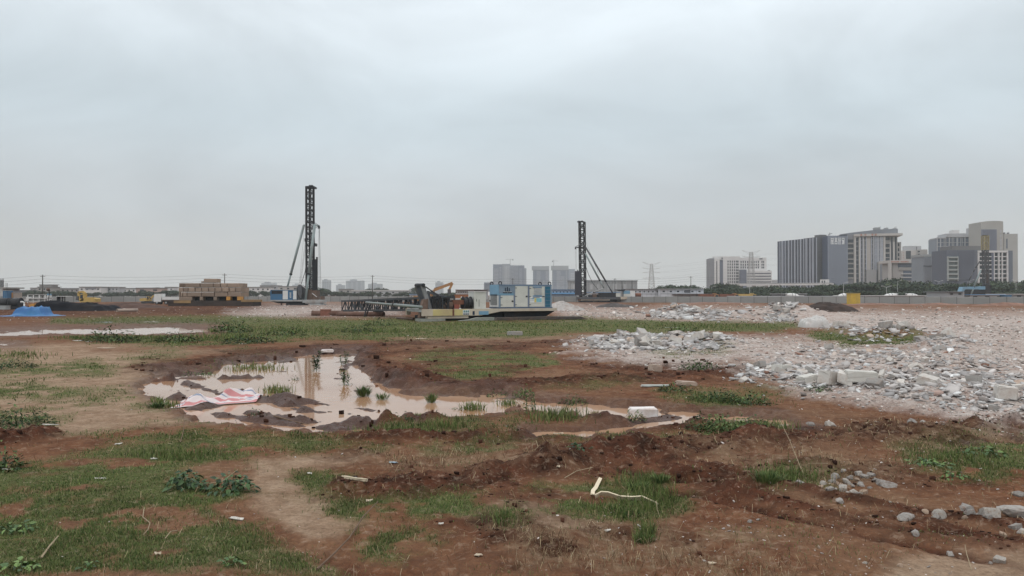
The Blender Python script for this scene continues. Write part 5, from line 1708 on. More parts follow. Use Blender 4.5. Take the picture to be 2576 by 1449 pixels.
# ------------------------------------------------------------------ hoarding
FENCE = [(2800, 767.5), (2576, 766), (2000, 763), (1450, 760.2), (1000, 759.5), (650, 758.6), (250, 760), (-120, 761)]
pts = [np.array(gp(x, y)) for x, y in FENCE]
root = empty("site_hoarding", (pts[0][0], pts[0][1], 0), "long grey metal hoarding of corrugated panels around the site", "fence")
pan = MB()
PW, PH = 3.9, 1.95
z = 0.0
nrib = 9
prof = []
for k in range(nrib):      # horizontal corrugation
    z0_, z1_ = PH * k / nrib, PH * (k + 1) / nrib
    prof += [(0.0, z0_), (.045, z0_ + .03), (.045, z1_ - .05), (0.0, z1_ - .02)]
prof += [(0.0, PH)]
vsx = []
for (o_, z_) in prof: vsx += [(0, -o_, z_), (PW - .05, -o_, z_)]
pan.add(vsx, [(2 * i, 2 * i + 1, 2 * i + 3, 2 * i + 2) for i in range(len(prof) - 1)])
pan.box(0, PW - .05, .02, .05, 0, PH)
fence_m = mat("hoarding_grey", (.30, .30, .292), .6, var=.06, scale=.4, dirt=(.24, .21, .185), dirt_amt=.45, rand=.07)
pm = pan.build("panel", fence_m)
pmesh = pm.data
bpy.data.objects.remove(pm)
po = MB().box(-.05, .05, -.09, .09, -.1, PH + .12).build("post", mat("fence_post", (.075, .078, .08), .7))
pomesh = po.data
bpy.data.objects.remove(po)
cap_m = mat("fence_cap", (.42, .42, .42), .6)
k = 0
for a, b in zip(pts[:-1], pts[1:]):
    e = b - a
    L = np.hypot(*e)
    n = max(1, round(L / PW))
    ang = math.atan2(e[1], e[0])
    for i in range(n):
        q = a + e * i / n
        zz_ = random.uniform(-.05, .05)
        o = link_mesh("panel", pmesh, root, (q[0] - pts[0][0], q[1] - pts[0][1], zz_), (0, 0, ang + math.pi), (-L / n / PW, 1, 1))
        o.rotation_euler = (0, 0, ang)
        o.scale = (L / n / PW, -1, 1)
        link_mesh("post", pomesh, root, (q[0] - pts[0][0], q[1] - pts[0][1], zz_), (0, 0, ang))
# yellow hut at the hoarding
fr = Fr(2152, 190, math.radians(4), rD)
hut = fr.root("yellow_hut", "yellow painted site hut standing before the grey hoarding", "hut")
hm_ = mat("hut_yellow", (.56, .38, .065), .6, var=.1, scale=.8, dirt=(.42, .28, .08), dirt_amt=.4)
fr.part("wall", hm_, 2141, 738.5, 2164, 765.5, 0, 2.2)
fr.part("roof", mat("hut_roof", (.40, .30, .10), .7), 2140, 737, 2165, 738.8, -.12, 2.3)
fr.part("door", mat("hut_door", (.48, .33, .07), .6), 2153, 743, 2161, 765, -.04, 0)

# ------------------------------------------------------------------ poles and wires
wood = mat("pole_wood", (.10, .095, .088), .85, var=.2, scale=.5)
POLES = [(107, 205, 691), (565, 232, 688), (937, 265, 692), (1290, 300, 700), (1547, 330, 700), (1738, 330, 695)]
tops = []
NB = ["beside the white steel gangway", "behind the concrete block stack", "behind the lowered mast", "behind the power container", "behind the rig with two stays", "behind the white site offices"]
for (x, d, y), nb in zip(POLES, NB):
    zt_ = wz(y, d)
    root = empty("utility_pole", (wx(x, d), d, 0), "slim grey utility pole " + nb, "utility pole", "utility poles across the site")
    MB().tube((0, 0, -.2), (0, 0, zt_), .19, 8, .12).build("pole_shaft", wood, root, True)
    MB().box(-.7, .7, -.05, .05, zt_ - .55, zt_ - .43).build("crossarm", wood, root)
    for s in (-.6, 0, .6):
        MB().tube((s, 0, zt_ - .43), (s, 0, zt_ - .2), .05, 6).build("insulator", white_m, root)
    tops.append((wx(x, d), d, zt_))
tops = [(wx(-260, 195), 195, wz(697, 195))] + tops + [(wx(2100, 360), 360, wz(700, 360))]
for i, (a, b) in enumerate(zip(tops[:-1], tops[1:])):
    for k in range(3):
        P, Q = Vector(a), Vector(b)
        P.z -= .2 + k * .95
        Q.z -= .2 + k * .95
        pts_ = []
        for j in range(13):
            t = j / 12
            q = P.lerp(Q, t)
            q.z -= 4 * .75 * t * (1 - t)
            pts_.append(q)
        o = MB().path(pts_, .028, 4).build("power_line", rope_m)
        wlab = ("top", "middle", "lowest")[k] + " of three thin overhead wires "
        span = ["running up to the pole by the white gangway", "between the gangway pole and the block stack pole", "between the block stack pole and the next pole", "behind the lowered rig",
                "behind the power container", "behind the rig with two stays", "passing the white site offices"][i]
        tag(o, wlab + span, "wire", "overhead wires")

# ------------------------------------------------------------------ left-hand yard: drums, bins, gangway, unfinished house
def drum(x, y, d, L, r, label):
    root = empty("storage_drum", (wx(x, d), d, 0), label, "drum", "black drums in the yard")
    zc = wz(y, d)
    body = MB().tube((-L / 2, 0, zc), (L / 2, 0, zc), r, 18).build("drum_body", black_m, root, True)
    for s in (-L / 2, L / 2):
        MB().tube((s - .1, 0, zc), (s + .1, 0, zc), r * 1.08, 18).build("rim", under_m, body)
    for s in (-L * .3, L * .3):
        MB().box(s - .2, s + .2, -.6, .6, -.05, zc - r * .8).build("cradle", under_m, root)
drum(8, 762, 128, 2.0, .80, "black steel drum at the yard edge below the blue container")
drum(40, 762, 128, 1.7, .80, "black steel drum nearer the white pipe elbow in the yard")
fr = Fr(8, 124, 0, r11)
g = fr.root("concrete_box", "weathered grey concrete box in front of the black drums", "box")
fr.part("box_wall", platform_m, -200, 925, 180, 1035, 0, 1.2)
fr.part("box_lid", platform_m, -210, 915, 186, 926, -.05, 1.25)
fr = Fr(62, 126, 0, r11)
g = fr.root("site_sled", "long dark steel sled lying beside the black drums", "sled")
fr.part("runner", under_m, 185, 950, 900, 1010, 0, 1.6)
fr.part("runner", brown_m, -200, 1040, 520, 1075, -1.2, .2)
fr = Fr(80, 125, 0, r11)
g = fr.root("orange_bin", "small orange site bin standing on the mud", "bin")
c = MB(); fr.poly(c, [(915, 880), (1010, 850), (1085, 848), (1080, 975), (1000, 965), (930, 975)], 0, 1.0); c.build("bin_body", mat("bin_orange", (.50, .25, .06), .6, var=.1), g)
for a in (940, 1000, 1072): fr.part("leg", rust_m, a, 960, a + 8, 1010, .1, .2)
fr = Fr(57, 127, 0, r11)
g = fr.root("white_pipe_elbow", "bent white plastic pipe standing by the black drums", "pipe")
c = MB(); c.path([fr.p(672, 800, .3), fr.p(715, 790, .3), fr.p(755, 815, .3), fr.p(770, 850, .3), fr.p(772, 1000, .3)], .13, 8); c.build("pipe_bend", white_m, g, True)
MB().tube(fr.p(664, 802, .3), fr.p(680, 796, .3), .18, 8).build("pipe_collar", white_m, g)
fr = Fr(95, 185, 0, r11)
g = fr.root("steel_gangway", "white steel frame gangway with railing beside the tall utility pole", "gangway")
for a in (870, 1050, 1235, 1420, 1540): fr.part("post", white_m, a - 9, 565, a + 9, 830, 0, .25)
fr.part("top_rail", white_m, 862, 562, 1500, 574, 0, .25)
fr.part("floor_beam", white_m, 905, 668, 1560, 690, -.1, 1.5)
fr.part("lower_wall", mat("gangway_wall", (.42, .42, .41), .7), 905, 694, 1480, 785, .4, .6)
fr.part("end_box", white_m, 828, 640, 905, 760, -.1, 1.0)
fr.part("end_panel", white_m, 1490, 585, 1560, 825, -.1, 1.0)
fr.part("end_panel", blue_lt, 1490, 535, 1555, 585, -.1, 1.0)
for k in range(6): fr.part("louvre", platform_m, 930 + k * 95, 700, 985 + k * 95, 770, .36, .42)
fr.part("base_rail", white_m, 905, 785, 1480, 800, 0, .3)
fr = Fr(120, 182, 0, r11)
g = fr.root("leaning_pole", "thin black leaning pole with round brown head beside the gangway", "pole")
MB().tube(fr.p(1515, 840, .2), fr.p(1582, 430, .2), .10, 6).build("pole_shaft", under_m, g)
MB().tube(fr.p(1580, 440, .2), fr.p(1540, 390, .2), .10, 6).build("pole_arm", under_m, g)
c = MB()
for (z0_, r0_), (z1_, r1_) in (((-.45, .1), (-.25, .38)), ((-.25, .38), (.05, .45)), ((.05, .45), (.3, .25)), ((.3, .25), (.38, .05))):
    q = Vector(fr.p(1525, 400, .2))
    c.tube(q + Vector((0, 0, z0_)), q + Vector((0, 0, z1_)), r0_, 10, r1_)
c.build("lamp_head", brown_m, g)
fr = Fr(115, 160, 0, r11)
g = fr.root("brick_wall_stub", "low red-brown wall stub before the gangway", "wall")
fr.part("wall_face", mat("wall_redbrown", (.135, .055, .042), .9, var=.2), 1240, 880, 1720, 1000, 0, .5)
fr.part("wall_coping", mat("wall_redbrown", (.135, .055, .042)), 1090, 955, 1240, 990, 0, .5)
fr.part("dark_board", under_m, 1160, 815, 1840, 880, .4, .6)
fr = Fr(133, 165, 0, r11)
g = fr.root("tan_crate", "tan box crate beside the black roller cab", "crate")
fr.part("crate_body", mat("crate_tan", (.33, .20, .13), .8, var=.1), 1550, 758, 1842, 835, 0, 1.6)
fr.part("crate_lid", mat("crate_lid", (.40, .28, .18), .8), 1545, 750, 1846, 760, -.06, 1.66)
fr = Fr(153, 150, 0, r11)
g = fr.root("roller_cab", "black roller cab with white flat roof beside the yellow excavator", "roller")
fr.part("roof", white_m, 1780, 608, 2110, 624, -.2, 1.8)
for a in (1810, 1890, 1970, 2050): fr.part("post", black_m, a - 12, 624, a + 14, 820, 0, .12)
fr.part("back_wall", black_m, 1815, 626, 1905, 820, .2, 1.4)
fr.part("window", white_m, 1912, 640, 1962, 780, .3, .36)
fr.part("window", white_m, 1990, 640, 2040, 760, .3, .36)
c = MB()
q = fr.p(1940, 850, .6)
c.tube((q[0] - .9, .6, .55), (q[0] + .9, .6, .55), .55, 14); c.build("roller_drum", under_m, g)
fr.part("body", under_m, 1815, 780, 2060, 850, .1, 1.4)
# unfinished house at the picture's side and site boxes beside it
fr = Fr(6, 210, 0, r11)
conc_s = mat("raw_concrete", (.30, .29, .275), .9, var=.12, scale=.4)
g = fr.root("unfinished_house", "unfinished concrete house with rebar standing out of its roof", "building")
fr.part("roof_slab", conc_s, -700, 330, 190, 372, 0, 8)
fr.part("wall", mat("house_pale", (.33, .34, .37), .8), -700, 372, 66, 640, .4, 8)
for a in (18, 56): fr.part("column", white_m, a - 8, 372, a + 6, 620, 0, .4)
for k in range(10):
    a = -6 + k * 13.5
    MB().tube(fr.p(a, 340, 1.0), fr.p(a + random.uniform(-3, 3), 52 + 30 * (k % 3), 1.0), .045, 5).build("rebar", rope_m, g)
for a in (165, 215, 230): MB().tube(fr.p(a, 420, 1.0), fr.p(a, 190, 1.0), .04, 5).build("rebar", rope_m, g)
def sitebox(x, d, a0, b0, a1, b1, dep, name, label, m, cat, roofm=None, crop=r11):
    f_ = Fr(x, d, 0, crop)
    g_ = f_.root(name, label, cat)
    f_.part("wall", m, a0, b0, a1, b1, 0, dep)
    f_.part("roof", roofm or platform_m, a0 - 3, b0 - 8, a1 + 3, b0, -.1, dep + .1)
    return f_, g_
f_, g_ = sitebox(12, 200, 88, 432, 210, 675, 2.5, "site_container", "blue steel container beside the unfinished house", blue_m, "container", white_m)
f_.part("door_rib", blue_lt, 146, 440, 150, 670, -.05, 0)
f_, g_ = sitebox(23, 202, 212, 500, 470, 665, 3, "site_shed", "tan shed with orange end wall beside the blue container", mat("shed_tan", (.36, .30, .26), .8), "shed")
f_.part("end_panel", mat("shed_orange", (.50, .26, .10), .7), 345, 502, 412, 660, -.06, 0)
f_, g_ = sitebox(53, 205, 560, 690, 830, 755, 2, "white_container", "low blue and white container behind the pipe elbow", white_m, "container")
f_.part("end_panel", blue_m, 640, 692, 735, 752, -.05, 0)
# dark and light boxes in the mid yard
f_, g_ = sitebox(1168, 152, 1062, 502, 1622, 600, 2.4, "orange_container", "long orange-brown container behind the lowered rig", mat("cont_orange", (.40, .175, .085), .7, var=.12, scale=.6), "container", mat("cont_roof", (.22, .10, .06), .7), r10)
for k in range(14): f_.part("rib", mat("cont_rib", (.33, .14, .07), .7), 1070 + k * 40, 506, 1080 + k * 40, 598, -.06, 0)

# ------------------------------------------------------------------ pipes and blocks by the lowered rig
def pipe(x0, y0, x1, y1, r, name, label, m, group=None):
    (X0, Y0), (X1, Y1) = gp(x0, y0), gp(x1, y1)
    z0_, z1_ = H(X0, Y0) + r * .8, H(X1, Y1) + r * .8
    root = empty(name, (X0, Y0, z0_), label, "pipe", group)
    q = Vector((X1 - X0, Y1 - Y0, z1_ - z0_))
    b = MB().tube((0, 0, 0), q, r, 16, cap=False).build("pipe_wall", m, root, True)
    so = b.modifiers.new("t", 'SOLIDIFY'); so.thickness = .025
    dr_ = q.normalized() * .05
    MB().tube(-dr_, dr_, r * 1.06, 16, cap=False).build("pipe_collar", m, root)
    MB().tube(q - dr_, q + dr_, r * 1.06, 16, cap=False).build("pipe_collar", m, root)
pipe(850, 796, 965, 797, .30, "steel_pipe", "rusty steel pipe lying on the grass before the lowered mast", mat("dusty_rust", (.13, .070, .052), .9, var=.2, scale=1.5, dirt=(.18, .12, .095), dirt_amt=.6), "rusty pipes by the lowered rig")
pipe(786, 795, 862, 795, .34, "steel_pipe", "short thick rust-red casing pipe beside the lowered mast", mat("dusty_rust", (.13, .070, .052), .9, var=.2, scale=1.5, dirt=(.18, .12, .095), dirt_amt=.6), "rusty pipes by the lowered rig")
pipe(1000, 803, 1040, 806, .12, "steel_pipe", "thin brown pipe end lying near the pale pontoon", brown_m, "rusty pipes by the lowered rig")
pipe(295, 785, 345, 784, .25, "steel_pipe", "pale concrete pipe on the earth bank behind the grass", mat("pale_pipe", (.38, .30, .25), .85), "rusty pipes by the lowered rig")
fr = Fr(820, 88, .2, rD)
g = fr.root("brick_red_block", "square brick-red block beside the rusty casing pipe", "block")
fr.part("block_body", mat("red_block", (.24, .105, .075), .9, var=.2), 806, 779, 832, 800, 0, 1.2)
fr.part("block_top", mat("red_block2", (.29, .15, .11), .9), 805, 778, 833, 780, -.04, 1.24)

# ------------------------------------------------------------------ buildings beyond the site
def bm_(name, c, r=.75, **k):
    k.setdefault('spec', .15)
    return mat("facade_" + name, c, r, var=k.pop('var', .05), scale=k.pop('scale', .06), **k)
W_ = bm_("white", (.60, .58, .57)); LG = bm_("lightgrey", (.40, .40, .41)); MG = bm_("grey", (.215, .215, .23)); DG = bm_("darkgrey", (.125, .127, .14))
BG = bm_("beige", (.46, .43, .405)); TN = bm_("tan", (.33, .31, .292)); GLZ = bm_("glass", (.028, .034, .042), .25, spec=.4); GLB = bm_("blueglass", (.105, .125, .165), .3, spec=.5)
SLT = bm_("slate", (.135, .145, .185)); FIN = bm_("fin", (.47, .49, .55)); ROOF = bm_("roof", (.19, .185, .185)); PINK = bm_("pink", (.40, .29, .25))

def wins(fr, xs, ys, w, h, m, name="window", off=-.12, parent=None):
    """rows of windows, each a part, sharing one mesh"""
    me = None
    for y in ys:
        for x in xs:
            P = fr.p(x, y, 0)
            if me is None:
                s0 = fr.p(x - w / 2, y, 0)[0]; s1 = fr.p(x + w / 2, y, 0)[0]
                hz_ = fr.p(x, y - h / 2, 0)[2] - fr.p(x, y + h / 2, 0)[2]
                o = MB().box(-(s1 - s0) / 2, (s1 - s0) / 2, off, .05, -hz_ / 2, hz_ / 2).build(name, m, parent or fr.o)
                me = o.data
                o.location = (P[0], 0, P[2])
            else:
                link_mesh(name, me, parent or fr.o, (P[0], 0, P[2]))

# white ten-storey block with small square windows
fr = Fr(1785, 1000, crop=r6, x2=1945, d2=990)
g = fr.root("office_block", "white ten-storey block with rows of small square windows behind the pylon", "building", "tall buildings beyond the site")
fr.part("wall", W_, 1062, 215, 1350, 760, 0, 25)
fr.part("wing_wall", W_, 1350, 232, 1797, 760, 4, 25)
fr.part("end_fin", MG, 830, 245, 912, 760, 0, 30)
fr.part("stair_tower", W_, 915, 250, 1003, 760, -1.5, 24)
fr.part("stair_window", GLZ, 948, 290, 962, 715, -1.7, -1.4)
fr.part("glass_bay", SLT, 1003, 283, 1062, 760, .5, 24)
fr.part("roof_crown", W_, 915, 213, 1345, 270, 3, 22)
for a0, a1 in ((1035, 1125), (1137, 1202)): fr.part("louvre", DG, a0, 233, a1, 256, 2.7, 3.2)
fr.part("louvre", DG, 1675, 244, 1730, 264, 3.7, 4.2)
wins(fr, (1145, 1182, 1219, 1256, 1290, 1313), (300, 349, 398, 447, 496, 546, 595, 644, 693), 19, 33, GLZ)
for y in (305, 353, 400):
    for x in (1366, 1403, 1440, 1478, 1515, 1550, 1587, 1622, 1659, 1720, 1747):
        P = fr.p(x, y, 4)
        o = fr.rect(MB(), x - 9, y - 16, x + 9, y + 16, 3.85, 4.1).build("window", GLZ, g)
fr.part("podium_glass", SLT, 1358, 437, 1458, 760, -10, 5)
fr.part("podium", W_, 1458, 455, 1885, 760, -9, 4)
for y in (500, 548, 596, 644): fr.part("ribbon_window", DG, 1468, y - 9, 1872, y + 9, -9.3, -8.9)
fr.part("roof_unit", MG, 1825, 443, 1860, 456, -6, -2)
fr.part("annex", LG, 1888, 612, 1985, 760, 2, 16)

# grey block with white vertical fins
fr = Fr(1963, 800, crop=r7, x2=2057, d2=745)
g = fr.root("finned_block", "grey office block with thin white vertical fins and a taller plain grey end wall", "building", "tall buildings beyond the site")
x0, _, z1 = fr.p(300, 413); x1 = fr.p(905, 360)[0]
DEP = 12.8                      # the plain end wall turns away from the corner
FB = bm_("g1", (.085, .096, .128)); FE = bm_("g3", (.110, .112, .120))
MB().box(fr.p(255, 500)[0], x1 - .3, 0, DEP, -1, z1).build("wall", FB, g)
for a in (302, 332, 348, 388, 438, 448, 490, 540, 546, 592, 636, 644, 690, 724, 742, 790, 796, 830, 848, 898):
    xx = fr.p(a, 700)[0]
    MB().box(xx - .24, xx + .24, -.75, .0, .5, z1 - .3).build("fin", FIN, g)
for a in (318, 420, 468, 520, 570, 615, 665, 708, 765, 812, 870):
    xx = fr.p(a, 700)[0]
    MB().box(xx - 1.6, xx + 1.6, -.12, .02, .5, z1 - .2).build("glass_strip", bm_("strip", (.050, .055, .075), .4), g)
zc = fr.p(905, 318)[2]
MB().box(x1 - 1.2, x1 + .25, -.1, DEP + .1, -1, zc).build("end_wall", FE, g)
xm = fr.p(640, 360)[0]
MB().box(xm, x1 - 1.2, 3.5, DEP, z1 - 1, zc - 1.2).build("plant_room", FE, g)
MB().box(fr.p(800, 330)[0], x1 - .6, 4.5, DEP - 1, zc - 1.4, zc + 1.0).build("plant_room", bm_("g4", (.150, .150, .150)), g)

# dark striped block with white rooftop lettering
fr = Fr(2083, 722, crop=r7, x2=2132, d2=719)
g = fr.root("striped_block", "dark blue-grey striped block with large white rooftop characters", "building", "tall buildings beyond the site")
zt_ = fr.p(1230, 322)[2]
MB().box(fr.p(1078, 700)[0], fr.p(1396, 700)[0], 0, 24, -1, zt_).build("wall", bm_("s1", (.050, .065, .110), .4), g)
for k in range(19):
    xx = fr.p(1082 + k * 17.3, 700)[0]
    MB().box(xx - .34, xx + .34, -.9, 0, 0, zt_ - (.4 if k % 2 else 0)).build("fin", bm_("s2", (.25, .275, .33)), g)
glyphs(fr, 1122, 360, 1358, 458, -1.0, sign_w, g, 4, False, .17)
c = MB()
for (a0, b0, a1, b1) in ((1085, 300, 1112, 292), (1112, 292, 1150, 288), (1110, 330, 1110, 270), (1090, 335, 1090, 305)):
    c.tube(fr.p(a0, b0, 6), fr.p(a1, b1, 6), .25, 5)
c.build("antenna", DG, g)

# beige tower with wide cornice
fr = Fr(2130, 720, crop=r7, x2=2228, d2=710)
g = fr.root("beige_tower", "beige tower with tall window strips under a wide grey roof crown", "building", "tall buildings beyond the site")
zb_ = fr.p(1800, 292)[2]
X = lambda a, o=0: fr.p(a, 700, o)[0]
Zf = lambda b: fr.p(1800, b)[2]
MB().box(X(1500), X(2018), 0, 26, -1, zb_).build("wall", BG, g)
MB().box(X(1396), X(1500), 1.5, 26, -1, zb_).build("bay_wall", MG, g)
for k, b in enumerate((430, 515, 592, 690, 760, 845, 925, 1000)):
    MB().box(X(1396), X(1508), .4, 1.6, Zf(b + 20), Zf(b)).build("balcony", TN, g)
    MB().box(X(1400), X(1504), 1.2, 1.52, Zf(b - 6), Zf(b - 58)).build("window", GLZ, g) if False else MB().box(X(1400), X(1504), 1.2, 1.52, Zf(b), Zf(b - 55)).build("window", GLZ, g)
for (a0, a1, b0) in ((1535, 1578, 348), (1605, 1640, 330), (1676, 1708, 335), (1778, 1812, 322), (1838, 1860, 340), (1872, 1890, 335), (1915, 1935, 335), (1958, 1975, 335)):
    s_ = MB().box(X(a0), X(a1), -.14, .05, 1, Zf(b0)).build("window_strip", bm_("strip2", (.035, .042, .052), .35), g)
    for b in range(int(b0) + 60, 1060, 75):
        MB().box(X(a0), X(a1), -.24, -.10, Zf(b + 12), Zf(b)).build("spandrel", MG, s_)
for (a0, a1) in ((1510, 1535), (1580, 1604), (1900, 1912), (1940, 1955), (1985, 2014)):
    MB().box(X(a0), X(a1), -.9, 0, 0, Zf(330)).build("pier", BG, g)
for a in (1612, 1650, 1700, 1790, 1826, 1848, 1866, 1884, 1905, 1928, 1950, 1968):
    MB().box(X(a) - .25, X(a) + .25, -1.0, 0, 1, Zf(340)).build("fin", FIN, g)
MB().box(X(1710), X(1776), -.4, 0, 0, Zf(330)).build("panel_wall", bm_("warmgrey", (.40, .365, .34)), g)
MB().box(X(2015), X(2220), 2, 24, -1, Zf(325)).build("wing_wall", TN, g)
for b in (345, 460, 540, 620, 690): MB().box(X(2022), X(2090), 1.7, 2.1, Zf(b + 52), Zf(b)).build("window", GLZ, g)
for a0, a1 in ((2112, 2142), (2176, 2205)): MB().box(X(a0), X(a1), 1.7, 2.1, Zf(740), Zf(345)).build("window_strip", GLZ, g)
MB().box(X(2092), X(2110), 1.2, 2.1, 0, Zf(430)).build("pier", BG, g)
MB().box(X(2144), X(2174), 1.2, 2.1, 0, Zf(430)).build("pier", BG, g)
MB().box(X(2220), X(2288), 4, 22, -1, Zf(430)).build("side_bay", TN, g)
for b in (450, 530, 610, 690): MB().box(X(2232), X(2256), 3.7, 4.1, Zf(b + 48), Zf(b)).build("window", GLZ, g)
MB().box(X(1500), X(2292), -2.2, 24, Zf(330), Zf(292)).build("cornice", BG, g)
c = MB(); c.prism([(X(1283, 3), Zf(292)), (X(2222, 3), Zf(292)), (X(2222, 3), Zf(214)), (X(1890, 3), Zf(220)), (X(1440, 3), Zf(262)), (X(1283, 3), Zf(284))], 3, 22); c.build("roof_crown", bm_("crown", (.21, .22, .245)), g)
for (a0, a1, b0) in ((1835, 1935, 178), (2010, 2068, 188), (2140, 2200, 198)): MB().box(X(a0, 8), X(a1, 8), 8, 16, Zf(216), Zf(b0)).build("roof_unit", bm_("unit", (.28, .28, .28)), g)
for (a, b) in ((1932, 160), (2043, 172), (2165, 178), (2190, 165)): MB().tube((X(a, 10), 10, Zf(218)), (X(a, 10), 10, Zf(b)), .22, 5).build("antenna", DG, g)
for i, a in enumerate((1618, 1686, 1798, 1852)):
    c = MB()
    for (u0, v0, u1, v1) in GLYPHS[(i + 1) % 4]:
        c.box(X(a - 15 + 30 * min(u0, u1) - 2), X(a - 15 + 30 * max(u0, u1) + 2), -2.45, -2.2, Zf(322 - 28 * min(v0, v1) + 2), Zf(322 - 28 * max(v0, v1) - 2))
    c.build("character", bm_("signred", (.42, .16, .11)), g)
MB().box(X(1880), X(2095), -8, 2, -1, Zf(752)).build("low_wing", bm_("lw", (.34, .325, .31)), g)
for k in range(9): MB().box(X(1905 + k * 20), X(1913 + k * 20), -8.3, -7.9, 1, Zf(790)).build("window_strip", GLB, g)
MB().box(X(1690), X(1850), -6, 0, -1, Zf(880)).build("entrance_wing", bm_("lw2", (.30, .29, .29)), g)

# pale building between the towers
fr = Fr(2271, 900, crop=r8, x2=2334, d2=890)
g = fr.root("apartment_block", "pale tan apartment block half hidden between the beige tower and grid facade", "building", "tall buildings beyond the site")
fr.part("wall", BG, 225, 560, 450, 760, 0, 20); fr.part("wall", TN, 450, 548, 632, 760, -1, 20)
fr.part("roof_room", LG, 245, 490, 450, 562, 4, 18); fr.part("roof_room", LG, 462, 490, 530, 550, 3, 16)
fr.part("window", GLZ, 280, 570, 362, 700, -.3, .1)
wins(fr, (490,), (580, 630, 675), 34, 22, GLZ, off=-1.3)
wins(fr, (240,), (600, 640, 680), 18, 16, PINK, off=-.2)

# low beige office with ribbon windows
fr = Fr(2240, 640, crop=r8, x2=2323, d2=640)
g = fr.root("low_office", "low beige office with ribbon windows and red lettering band", "building", "tall buildings beyond the site")
fr.part("wall", bm_("lo", (.36, .335, .32)), 60, 765, 560, 1100, 2, 20)
fr.part("roof_band", BG, 25, 722, 560, 768, 0, 20)
fr.part("end_pier", BG, 25, 768, 48, 1100, 0, 4)
fr.part("upper_window", GLB, 152, 775, 380, 836, 1.6, 2.2); fr.part("upper_window", GLZ, 380, 770, 558, 828, 1.6, 2.2)
fr.part("band", TN, 165, 840, 560, 886, 1.2, 3)
for b in (895, 950, 1010): fr.part("ribbon_window", GLB, 240, b, 558, b + 42, 1.5, 2.2)
for b in (938, 996): fr.part("sill_band", W_, 210, b, 558, b + 12, .8, 2.4)
for k in range(7): fr.part("mullion", DG, 165 + k * 30, 776, 170 + k * 30, 836, 1.4, 1.7)
for k in range(13):
    if k == 6: continue
    fr.part("character", bm_("signred", (.42, .16, .11)), 45 + k * 22, 738, 58 + k * 22, 756, -.2, 0)

# grey panelled block
fr = Fr(2323, 600, crop=r8, x2=2384, d2=600)
g = fr.root("panel_block", "grey panelled block with fins on its lower floors", "building", "tall buildings beyond the site")
fr.part("wall", bm_("pb", (.23, .245, .27)), 565, 660, 945, 1120, 0, 18)
fr.part("parapet", bm_("pb2", (.30, .30, .30)), 560, 625, 946, 665, -.4, 18)
fr.part("edge_pier", bm_("pb2", (.30, .30, .30)), 915, 630, 946, 1120, -1.2, 2)
fr.part("glass_face", bm_("pb3", (.20, .225, .265), .35), 800, 672, 912, 1060, -.2, .1)
fr.part("slab_band", DG, 572, 806, 912, 826, -.8, .1)
for k in range(15): fr.part("fin", bm_("pb4", (.36, .37, .41)), 578 + k * 15, 672, 582 + k * 15, 1090, -.6, 0)
for b in (880, 940, 1000): fr.part("floor_band", LG, 800, b, 912, b + 8, -.5, 0)

# long grid facade building and its tall curved tower
fr = Fr(2358, 800, crop=r8, x2=2470, d2=792)
g = fr.root("grid_building", "pale grey building with tall white frame grid over dark glass", "building", "tall buildings beyond the site")
fr.part("wall", GLB, 792, 362, 1520, 900, 0, 26)
for a in (793, 842, 905, 932, 985, 1036, 1062, 1110, 1128, 1170, 1198, 1240, 1340, 1362): fr.part("pier", LG, a, 345, a + (14 if a in (842, 985, 1110, 1240) else 7), 640, -1.2, 0)
fr.part("roof_frame", LG, 932, 285, 1440, 345, -1.2, 22); fr.part("roof_frame", LG, 792, 352, 934, 368, -1.2, 22)
for b in (430, 490): fr.part("floor_band", LG, 792, b, 1365, b + 7, -.8, 0)
fr.part("roof_room", W_, 1055, 228, 1155, 290, 4, 16)
fr.part("side_wall", bm_("gb", (.23, .245, .275)), 1366, 335, 1520, 560, -1.5, 8)
for b in (450, 508): fr.part("ledge", W_, 1370, b, 1520, b + 10, -3, -1.5)
fr.part("podium", DG, 1070, 488, 1380, 700, -6, 0)
fr.part("shoulder", LG, 1366, 185, 1506, 340, 6, 22)
fr = Fr(2468, 755, crop=r8, x2=2525, d2=753)
g = fr.root("curved_tower", "pale concrete tower with gently curved top and dark finned panel", "building", "tall buildings beyond the site")
c = MB(); fr.poly(c, [(1505, 1100), (1870, 1100), (1870, 90), (1800, 80), (1720, 79), (1600, 86), (1505, 98)], 0, 24); c.build("wall", bm_("ct", (.36, .345, .32)), g)
p_ = fr.part("fin_panel", SLT, 1515, 222, 1765, 640, -.8, 0)
for k in range(14): fr.part("fin", bm_("ct2", (.27, .285, .34)), 1522 + k * 18, 216, 1527 + k * 18, 640, -1.4, -.8, p_)
for b in (225, 300, 370, 430, 495): fr.part("window", LG, 1818, b, 1842, b + 50, -.25, .05)
fr.part("side_slab", bm_("ct3", (.38, .37, .35)), 1880, 292, 2105, 1100, 3, 22)
fr.part("link_wall", LG, 1868, 300, 1900, 1100, 4, 20)
fr.part("shaft", GLB, 1920, 372, 1940, 530, 2.7, 3.1)
for a in (1890, 1952): fr.part("vent", MG, a, 268, a + 16, 296, 6, 9)

